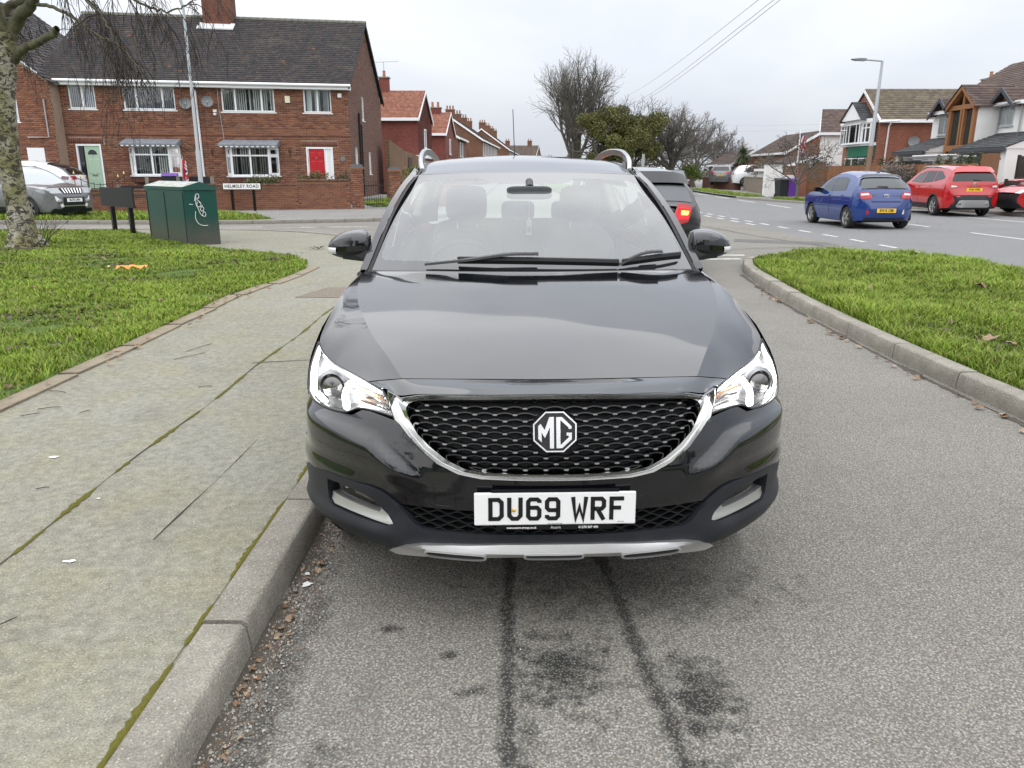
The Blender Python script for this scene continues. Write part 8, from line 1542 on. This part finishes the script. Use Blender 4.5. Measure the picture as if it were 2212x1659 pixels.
LIMBS = {'A': ([(-9.25, 15.2, 3.75), (-9.05, 15.2, 4.07), (-8.77, 15.1, 4.28), (-8.51, 15.0, 4.46), (-8.15, 14.8, 4.83), (-7.58, 14.5, 5.32), (-7.2, 14.3, 6.2)], .135, .05), 'B': ([(-9.25, 15.2, 3.45), (-9.11, 15.2, 3.53), (-8.87, 15.1, 3.68), (-8.58, 15.0, 3.75), (-8.26, 14.9, 3.85), (-8.05, 14.8, 3.96)], .085, .055), 'C': ([(-8.62, 15.05, 4.40), (-8.18, 14.8, 4.34), (-7.76, 14.5, 4.19), (-7.41, 14.3, 4.02), (-7.11, 14.1, 3.81), (-6.81, 13.9, 3.67), (-6.47, 13.7, 3.52), (-6.2, 13.5, 3.28), (-6.0, 13.4, 2.98)], .036, .006), 'D': ([(-9.3, 15.3, 3.8), (-9.45, 15.5, 4.25), (-9.29, 15.6, 4.48), (-9.05, 15.7, 4.60), (-8.85, 15.9, 4.95), (-8.6, 16.1, 5.6)], .10, .04), 'E': ([(-7.58, 14.5, 5.32), (-6.97, 14.2, 4.85), (-6.5, 14.0, 4.46), (-6.22, 13.9, 4.25), (-5.94, 13.8, 4.12), (-5.72, 13.7, 4.05), (-5.4, 13.6, 4.07), (-5.14, 13.5, 4.14), (-4.92, 13.4, 4.22)], .030, .007), 'F': ([(-8.15, 14.8, 4.83), (-7.55, 14.4, 4.62), (-7.09, 14.1, 4.26), (-6.77, 13.9, 3.98), (-6.54, 13.7, 3.66), (-6.39, 13.6, 3.35), (-6.3, 13.5, 2.9)], .026, .005), 'G': ([(-9.35, 15.3, 3.9), (-9.8, 15.6, 4.6), (-9.85, 15.9, 4.5), (-9.67, 16.0, 4.3), (-9.5, 16.2, 4.05), (-9.36, 16.5, 3.7)], .05, .008), 'H': ([(-9.2, 15.2, 3.9), (-9.3, 14.9, 4.9), (-9.2, 14.6, 6.0), (-8.9, 14.4, 7.2)], .12, .05), 'I': ([(-8.9, 14.4, 6.4), (-8.0, 14.2, 5.6), (-7.6, 14.0, 4.9), (-7.35, 13.9, 4.3), (-7.2, 13.8, 3.7)], .03, .006), 'J': ([(-7.2, 14.3, 6.2), (-6.6, 14.0, 5.6), (-6.2, 13.8, 5.0), (-5.9, 13.7, 4.5), (-5.7, 13.6, 3.9)], .03, .006), 'K': ([(-8.5, 15.0, 4.5), (-8.0, 14.6, 4.75), (-7.5, 14.4, 4.62), (-7.2, 14.2, 4.4), (-6.95, 14.1, 4.05), (-6.8, 14.0, 3.5)], .03, .006)}
rng = np.random.default_rng(11); big = []; tw = []
def droop(p, d, L, r_, lev):
    n = 7; P = [np.array(p)]; D = np.array(d, float); D /= np.linalg.norm(D)
    for i in range(n):
        D = D + rng.normal(0, .13, 3) + np.array([0, 0, -.20 - .04 * i]); D /= np.linalg.norm(D); P.append(P[-1] + D * L / n)
    tw.append((np.array(P), np.linspace(r_, .0034, n + 1)))
    if lev < 2:
        for k in range(rng.integers(3, 6) if lev == 0 else rng.integers(2, 4)):
            i = rng.integers(1, n); s_ = rng.normal(0, .7, 3); s_[2] = -abs(s_[2]) * .4; droop(P[i], (P[i + 1] - P[i]) / np.linalg.norm(P[i + 1] - P[i]) + s_, L * rng.uniform(.35, .7), max(.0038, r_ * .6), lev + 1)
for key, (pts, r0, r1) in LIMBS.items():
    C = np.array(crom(W2(pts), 5)); C[1:-1] += rng.normal(0, .012, (len(C) - 2, 3)); big.append((C, np.linspace(r0, r1, len(C))))
    dens = {'A': 3, 'B': 2, 'C': 15, 'D': 6, 'E': 16, 'F': 11, 'G': 9, 'H': 4, 'I': 6, 'J': 9, 'K': 7}[key]
    for k in range(dens):
        i = rng.integers(max(1, int(len(C) * (.55 if key in 'ABH' else .2))), len(C) - 1); d = (C[i + 1] - C[i]); d /= np.linalg.norm(d); droop(C[i], d * .8 + np.array([rng.normal(0.15, .5), rng.normal(0, .5), rng.normal(.05, .3)]), rng.uniform(.5, 1.35), rng.uniform(.006, .011), 0)
poly_tubes('limbs', big, M_BIRCH2, BI, 10); poly_tubes('crown', tw, M_TWIG, BI, 3)
up = []
for p0, d0, L0, r0 in (((-9.25, 15.2, 3.8), (-.1, .1, 1), 3.4, .15), ((-7.2, 14.3, 6.2), (.5, -.2, .8), 2.4, .06), ((-8.6, 16.1, 5.6), (.3, .5, .9), 2.6, .05), ((-8.9, 14.4, 7.2), (.3, -.3, .9), 2.4, .05), ((-9.8, 15.6, 4.6), (-.6, .3, .8), 3.0, .06), ((-9.3, 15.2, 5.2), (.7, -.4, .7), 2.8, .05), ((-9.3, 15.2, 6.0), (-.5, -.6, .8), 2.8, .05)): grow(rng, up, np.array(p0) - bz0, np.array(d0), L0, r0, 0, 3, [8, 6, 5], [.6, .7, .8], .15, .15, 6, .0045)
up = [(P_, r_) for P_, r_ in up if P_[:, 2].min() > 4.35 or len(r_) == 7 and r_[0] > .04]
poly_tubes('upper_crown', up, M_TWIG, BI, 4)
lines = []
for k in range(26): a = rng.uniform(0, 6.28); grow(rng, lines, np.array([.30 * math.cos(a), .30 * math.sin(a), 0]), np.array([math.cos(a) * .5, math.sin(a) * .5, 1.]), rng.uniform(.3, .75), .006, 0, 1, [3], [.5], .2, .12, 5, .003)
poly_tubes('basal_shoots', lines, M_TWIG, BI, 3)
blotch(-9.45, 15.1, .75, .55, mat('bare_soil', (.07, .052, .036), .95), 40, .118, 'bare_soil', le)

# ---- grass blades
def blades(name, poly, n, z0, hmin, hmax, seed, label, fade, extra_edge=0, bare=0.25):
    rng = np.random.default_rng(seed); P = np.array(poly); lo, hi = P.min(0), P.max(0); pts = []
    from math import pi
    X = rng.uniform(lo[0], hi[0], n * 4); Y = rng.uniform(lo[1], hi[1], n * 4); dist = np.hypot(X, Y); keep = rng.random(n * 4) < np.clip(fade / np.maximum(dist, .1), 0, 1) ** 1.3; X, Y = X[keep], Y[keep]
    # vectorised point in polygon
    c = np.zeros(len(X), bool); j = len(P) - 1
    for i in range(len(P)):
        xi, yi = P[i]; xj, yj = P[j]; cond = ((yi > Y) != (yj > Y)) & (X < (xj - xi) * (Y - yi) / ((yj - yi) if yj != yi else 1e-9) + xi); c ^= cond; j = i
    X, Y = X[c], Y[c]
    # clumps and bare spots
    f = np.zeros(len(X)); 
    for k in range(26):
        kx, ky = rng.normal(0, 2.6, 2); f += np.sin(kx * X + ky * Y + rng.uniform(0, 6.28)) / 5.1
    g2 = np.zeros(len(X))
    for k in range(20):
        kx, ky = rng.normal(0, 9, 2); g2 += np.sin(kx * X + ky * Y + rng.uniform(0, 6.28)) / 4.5
    ok = rng.random(len(X)) < np.clip(.92 + .30 * f + .28 * g2 + bare, .04, 1); X, Y, f, g2 = X[ok][:n], Y[ok][:n], f[ok][:n], g2[ok][:n]; m_ = len(X)
    dist = np.hypot(X, Y); a = rng.uniform(0, 2 * pi, m_); h = rng.uniform(hmin, hmax, m_) * (1 + .30 * f + .25 * g2).clip(.45, 1.7); w = np.clip(.0010 + .00036 * dist, .0015, .012) * rng.uniform(.7, 1.4, m_); le_ = rng.uniform(.3, 1.3, m_) * h; la = a + rng.normal(0, .6, m_) + 1.57
    base = np.stack([X, Y, np.full(m_, z0)], 1); s_ = np.stack([np.cos(a), np.sin(a), np.zeros(m_)], 1) * w[:, None]; ld = np.stack([np.cos(la), np.sin(la), np.zeros(m_)], 1)
    mid = base + ld * (le_ * .35)[:, None] + np.array([0, 0, 1]) * (h * .62)[:, None]; tip = base + ld * le_[:, None] + np.array([0, 0, 1]) * h[:, None]
    V = np.stack([base - s_, base + s_, mid + s_ * .75, mid - s_ * .75, tip], 1).reshape(-1, 3); o = np.arange(m_) * 5; F = np.concatenate([np.stack([o, o + 1, o + 2, o + 3], 1), np.stack([o + 3, o + 2, o + 4, o + 4], 1)])
    # triangles for tips kept as quads with a repeated vertex are not allowed: build as tris
    F3 = np.concatenate([np.stack([o, o + 1, o + 2], 1), np.stack([o, o + 2, o + 3], 1), np.stack([o + 3, o + 2, o + 4], 1)])
    pal = np.array([(.150, .225, .020), (.190, .275, .026), (.115, .180, .018), (.235, .30, .045), (.33, .30, .08), (.28, .22, .11)]); pr = np.array([.30, .28, .20, .13, .05, .04]); cl = pal[rng.choice(6, m_, p=pr)] * rng.uniform(.75, 1.2, m_)[:, None] * (1 + .16 * f)[:, None].clip(.6, 1.4)
    o_ = np_mesh(name, V, F3, M_BLADE, None, attr=np.repeat(cl, 5, 0)); o_['kind'] = 'stuff'; tag(o_, label, 'grass'); return o_
blades('grass', [(-3.27, 3.8), (-3.30, 7.5), (-3.38, 9.2), (-3.15, 10.3), (-3.1, 11.6), (-3.35, 12.7), (-3.9, 13.6), (-4.7, 14.2), (-5.6, 14.8), (-6.5, 15.9), (-7.7, 17.3), (-8.8, 18.6), (-9.6, 19.55), (-14.5, 19.6), (-9.0, 10), (-4.5, 3.8)], 280000, .108, .018, .055, 1, 'short green grass of the left verge', 8, bare=-.06)
blades('grass', [(x + .10 if x < 5 else x - .05, y) for x, y in ISL[2:] if y > 2] + [(7.35, 2.0), (3.9, 2.0)], 250000, .108, .03, .10, 2, 'long tufty grass on the right-hand island', 7, bare=.10)
blades('grass', [(-24, 23.85), (-10, 23.85), (-8.2, 24.05), (-7.5, 24.5), (-8.2, 25.8), (-9.7, 27.5), (-24, 27.5)], 26000, .106, .06, .14, 3, 'strip of grass along the far footway of the side road', 40)
for i, (pl, lab) in enumerate([([(17.1, 34.1), (16.0, 36.6), (14.7, 39.7), (14.1, 43), (15.1, 43), (16.1, 39), (17.7, 34.6)], 'patch of grass in front of the purple bin'), ([(13.8, 46.5), (13.7, 49), (14.05, 57), (14.85, 66), (16.2, 66), (15.3, 57), (15.0, 49), (14.9, 46.7)], 'far strip of verge grass beyond the bins'), ([(18.25, 20), (18.25, 26.2), (19.2, 26.4), (19.2, 20)], 'grass in front of the dark lapped fence'), ([(-5.7, 33.0), (-5.0, 33.7), (-5.3, 39), (-6.4, 40.8), (-6.9, 36.5)], 'small lawn seen through the iron gate')]): blades('grass', pl, 5000, .106, .06, .15, 10 + i, lab, 60)
# ---- dark rotting leaf litter caught in the turf
def litter(n, x0, x1, y0, y1, ncl, seed, label):
    rng = np.random.default_rng(seed); cl = np.stack([rng.uniform(x0, x1, ncl), rng.uniform(y0, y1, ncl)], 1); rad = rng.uniform(.08, .38, ncl); ci = rng.integers(0, ncl, n); p2 = cl[ci] + rng.normal(0, 1, (n, 2)) * rad[ci][:, None]; p = np.concatenate([p2, rng.uniform(.125, .155, (n, 1))], 1); p = p[(p[:, 0] < -3.4) | (p[:, 0] > 3.55)]; n = len(p)
    a = rng.normal(0, 1, (n, 3)) * [1, 1, .3]; a /= np.linalg.norm(a, axis=1)[:, None]; b = np.cross(a, [0, 0, 1.]) + rng.normal(0, .3, (n, 3)); s_ = rng.uniform(.012, .04, n)[:, None]; V = np.stack([p - a * s_, p + b * s_ * .5, p + a * s_, p - b * s_ * .5], 1).reshape(-1, 3)
    cc = np.array([(.055, .040, .026), (.09, .066, .042), (.14, .10, .065), (.035, .028, .02)])[rng.integers(0, 4, n)]; o = np_mesh('leaf_litter', V, np.arange(n * 4).reshape(-1, 4), M_LEAF, None, attr=np.repeat(cc, 4, 0)); o['kind'] = 'stuff'; tag(o, label, 'leaf litter')
litter(2600, -10, -3.6, 6, 15, 46, 1, 'dark rotting leaves scattered in clumps through the left verge'); litter(900, 3.6, 4.6, 4.8, 12, 24, 2, 'dark rotting leaves and mud along the kerb side of the right island')
# ---- grit and loose chippings lying in the gutters
def grit(n, fx, y0, y1, seed, label, smax=.006):
    rng = np.random.default_rng(seed); y = rng.uniform(y0, y1, n); x = fx(y, rng); s_ = rng.uniform(.0015, smax, n) * rng.uniform(.6, 1.3, n); B_ = np.array([(1, 0, 0), (-.5, .87, 0), (-.5, -.87, 0), (0, 0, 1.1)], float); a = rng.uniform(0, 6.28, n); ca, sa = np.cos(a), np.sin(a)
    V = np.stack([np.stack([x + s_ * (b[0] * ca - b[1] * sa), y + s_ * (b[0] * sa + b[1] * ca), .004 + s_ * b[2]], 1) for b in B_], 1).reshape(-1, 3); o = np.arange(n) * 4; F = np.concatenate([np.stack([o, o + 1, o + 3], 1), np.stack([o + 1, o + 2, o + 3], 1), np.stack([o + 2, o, o + 3], 1)])
    cc = np.array([(.30, .28, .24), (.20, .185, .16), (.12, .10, .08), (.40, .38, .34), (.16, .10, .06)])[rng.choice(5, n, p=[.3, .3, .2, .06, .14])]; ob = np_mesh('grit', V, F, M_LEAF, None, attr=np.repeat(cc, 4, 0)); ob['kind'] = 'stuff'; tag(ob, label, 'grit')
grit(5200, lambda y, r_: -.845 + np.abs(r_.normal(0, .07, len(y))) + np.abs(r_.normal(0, .02, len(y))), 1.0, 4.2, 4, 'loose grit and crumbs lying along the left kerb'); grit(2600, lambda y, r_: r_.uniform(-.8, 2.6, len(y)), 1.0, 3.2, 5, 'loose chippings scattered over the tarmac in front of the car', .004)
# ---- litter and leaves
BG = thing('paper_bag', 'crumpled orange-brown paper bag lying on the left verge', 'litter', (-5.38, 10.95, .17)); M_PAPER = mat('orange_paper', (.62, .29, .07), .7)
rng = np.random.default_rng(3); mb = MB(); mb.grid([[(-.20 + .40 * i / 9, -.09 + .18 * j / 6 + .02 * math.sin(i * 1.7), .018 + .045 * abs(math.sin(i * .8 + j * .9)) + rng.uniform(0, .015)) for j in range(7)] for i in range(10)]); mb.build('bag_panel', M_PAPER, BG); mb = MB(); mb.grid([[(-.34 + .18 * i / 4, -.03 + .05 * j / 3, .05 + .02 * math.sin(i + j)) for j in range(4)] for i in range(5)]); mb.build('bag_flap', mat('pale_paper', (.72, .60, .42), .7), BG)
def leaf_mesh(seed, s_):
    rng = np.random.default_rng(seed); mb = MB(); n = 12; pts = [(s_ * (.55 + .45 * abs(math.cos(2.5 * a)) * rng.uniform(.6, 1.1)) * math.cos(a), s_ * .8 * (.55 + .45 * abs(math.cos(2.5 * a)) * rng.uniform(.6, 1.1)) * math.sin(a), s_ * rng.uniform(0, .5)) for a in np.linspace(0, 2 * math.pi, n, endpoint=False)]
    mb.add([(0, 0, s_ * .12)] + pts, [(0, i + 1, (i + 1) % n + 1) for i in range(n)]); return mb
M_DLEAF, _k = pmat('dead_leaf', .85); _k.base(_k.ramp(_k.rnd(), (0, (.13, .078, .045)), (.5, (.22, .145, .09)), (1, (.33, .24, .16))))
LM = [leaf_mesh(i, 1).mesh('dead_leaf', M_DLEAF) for i in range(6)]
rng = np.random.default_rng(17)
def leaf(x, y, z, s_, lab=None):
    o = link('dead_leaf', LM[rng.integers(0, 6)], None, (x, y, z), (rng.normal(0, .25), rng.normal(0, .25), rng.uniform(0, 6.28))); o.scale = (s_, s_, s_); 
    where = ('in the gutter by the left kerb' if x < 0 else 'in the gutter by the right kerb') if z < .05 else ('on the edging beside the left verge' if -3.6 < x < -3 else 'in the grass of the left verge' if x < 0 else 'in the grass of the right island')
    big = 'large' if s_ > .05 else 'small' if s_ < .02 else 'middling'; tag(o, '%s dry brown leaf lying %s' % (big, where), 'leaf', '%s leaves %s' % (big, where)); return o
for i in range(70): leaf(-.83 + abs(rng.normal(0, .035)), 1.15 + 2.2 * rng.random() ** 1.2, .008, rng.uniform(.006, .017))
for cx_, cy_ in ((-.79, 2.05), (-.76, 2.36), (-.75, 2.75), (-.80, 1.52), (-.78, 1.42)):
    for i in range(5): leaf(cx_ - .02 + rng.normal(0, .012), cy_ + rng.normal(0, .03), .012, rng.uniform(.009, .022))
for i in range(34): y = rng.uniform(4.2, 10.5); leaf(np.interp(y, [4, 6.7, 8.7, 10.6], [3.18, 3.10, 3.2, 3.36]) - abs(rng.normal(0, .05)), y, .012, rng.uniform(.02, .045))
for i in range(46): y = rng.uniform(4.3, 11); leaf(-3.22 + rng.normal(0, .10), y, .125, rng.uniform(.015, .04))
for x, y, s_ in ((5.72, 9.36, .10), (5.9, 10.1, .05), (4.0, 6.3, .09), (4.05, 6.1, .07), (4.3, 9.2, .06), (-4.73, 11.71, .06), (-4.32, 12.07, .06), (-5.35, 8.92, .05), (-4.72, 8.6, .05)): leaf(x, y, .17, s_)
for i in range(28): leaf(rng.uniform(-8.5, -3.8), rng.uniform(6.5, 14), .15, rng.uniform(.03, .06))
for i in range(16): leaf(rng.uniform(3.6, 4.4), rng.uniform(4.8, 9.0), .14, rng.uniform(.02, .05))
M_MUD = mat('wet_leaf_litter', (.06, .048, .036), .9)
for (x, y, dx, dy) in [(-2.93, 4.54, .12, .05), (-2.95, 4.40, .08, .06), (-2.66, 6.13, .10, .30), (-2.64, 5.84, .16, .24), (-2.14, 5.05, .09, .02), (-3.10, 4.95, .14, -.04), (-2.63, 4.46, .03, .06), (-1.55, 5.9, -.07, .1), (-1.72, 2.1, .09, .14), (-2.2, 3.3, .05, .02)]:
    s_ = tag(MB().tube(crom([(0, 0, 0), (dx * .5 + .01, dy * .5, .004), (dx, dy, 0)], 4), [.0022] * 8 + [.0012], 5).build('twig', M_TWIG), 'thin fallen twig on the mossy pavement', 'twig', 'twigs on the pavement'); s_.location = (x, y, .107)

# ---- what stands behind the viewer and shows in the paint and chrome: a hedge line, bare trees and two houses
rng = np.random.default_rng(91); cs = [((x, -24 + rng.uniform(-2, 2), rng.uniform(.6, 2.6)), (rng.uniform(1.4, 2.4), 1.5, rng.uniform(.9, 1.9))) for x in np.arange(-45, 46, 1.6)]
hw_ = leaf_cloud('hedge_belt', M_LEAF, None, cs, 9000, .30, [(.05, .055, .03), (.07, .07, .04), (.04, .045, .025)], 19); hw_['kind'] = 'stuff'; tag(hw_, 'belt of tall dark hedge across the road behind the viewer', 'hedge')
for i, (x, y, h) in enumerate(((-7.5, -9, 9.5), (-12, -16, 11), (9, -15, 10), (1.5, -21, 11))): bare_tree(['bare tree on the verge behind the viewer to the left', 'taller bare tree behind the viewer, far left', 'bare tree behind the viewer to the right', 'bare tree straight behind the viewer'][i], (x, y), h, .2, 50 + i, [6, 5, 4], [.7, .7, .7], .4, 6, .7, 3, rmin=.012, group='trees behind the viewer')
far_house('brick house behind the viewer to the left', (-2, -32), (-1, 0), (0, -1), 11, 8, .2, 5, 8, 'u', MBX, BRT, [('front', 1, 2.5, 3.4, 4.6, [1, 1]), ('front', 6, 8, 1, 2.3, [1, 1])], rows=10, cols=14); far_house('brick house behind the viewer to the right', (16, -32), (-1, 0), (0, -1), 11, 8, .2, 5, 8, 'u', MBX, BRT, [('front', 1, 2.5, 3.4, 4.6, [1, 1])], rows=10, cols=14)
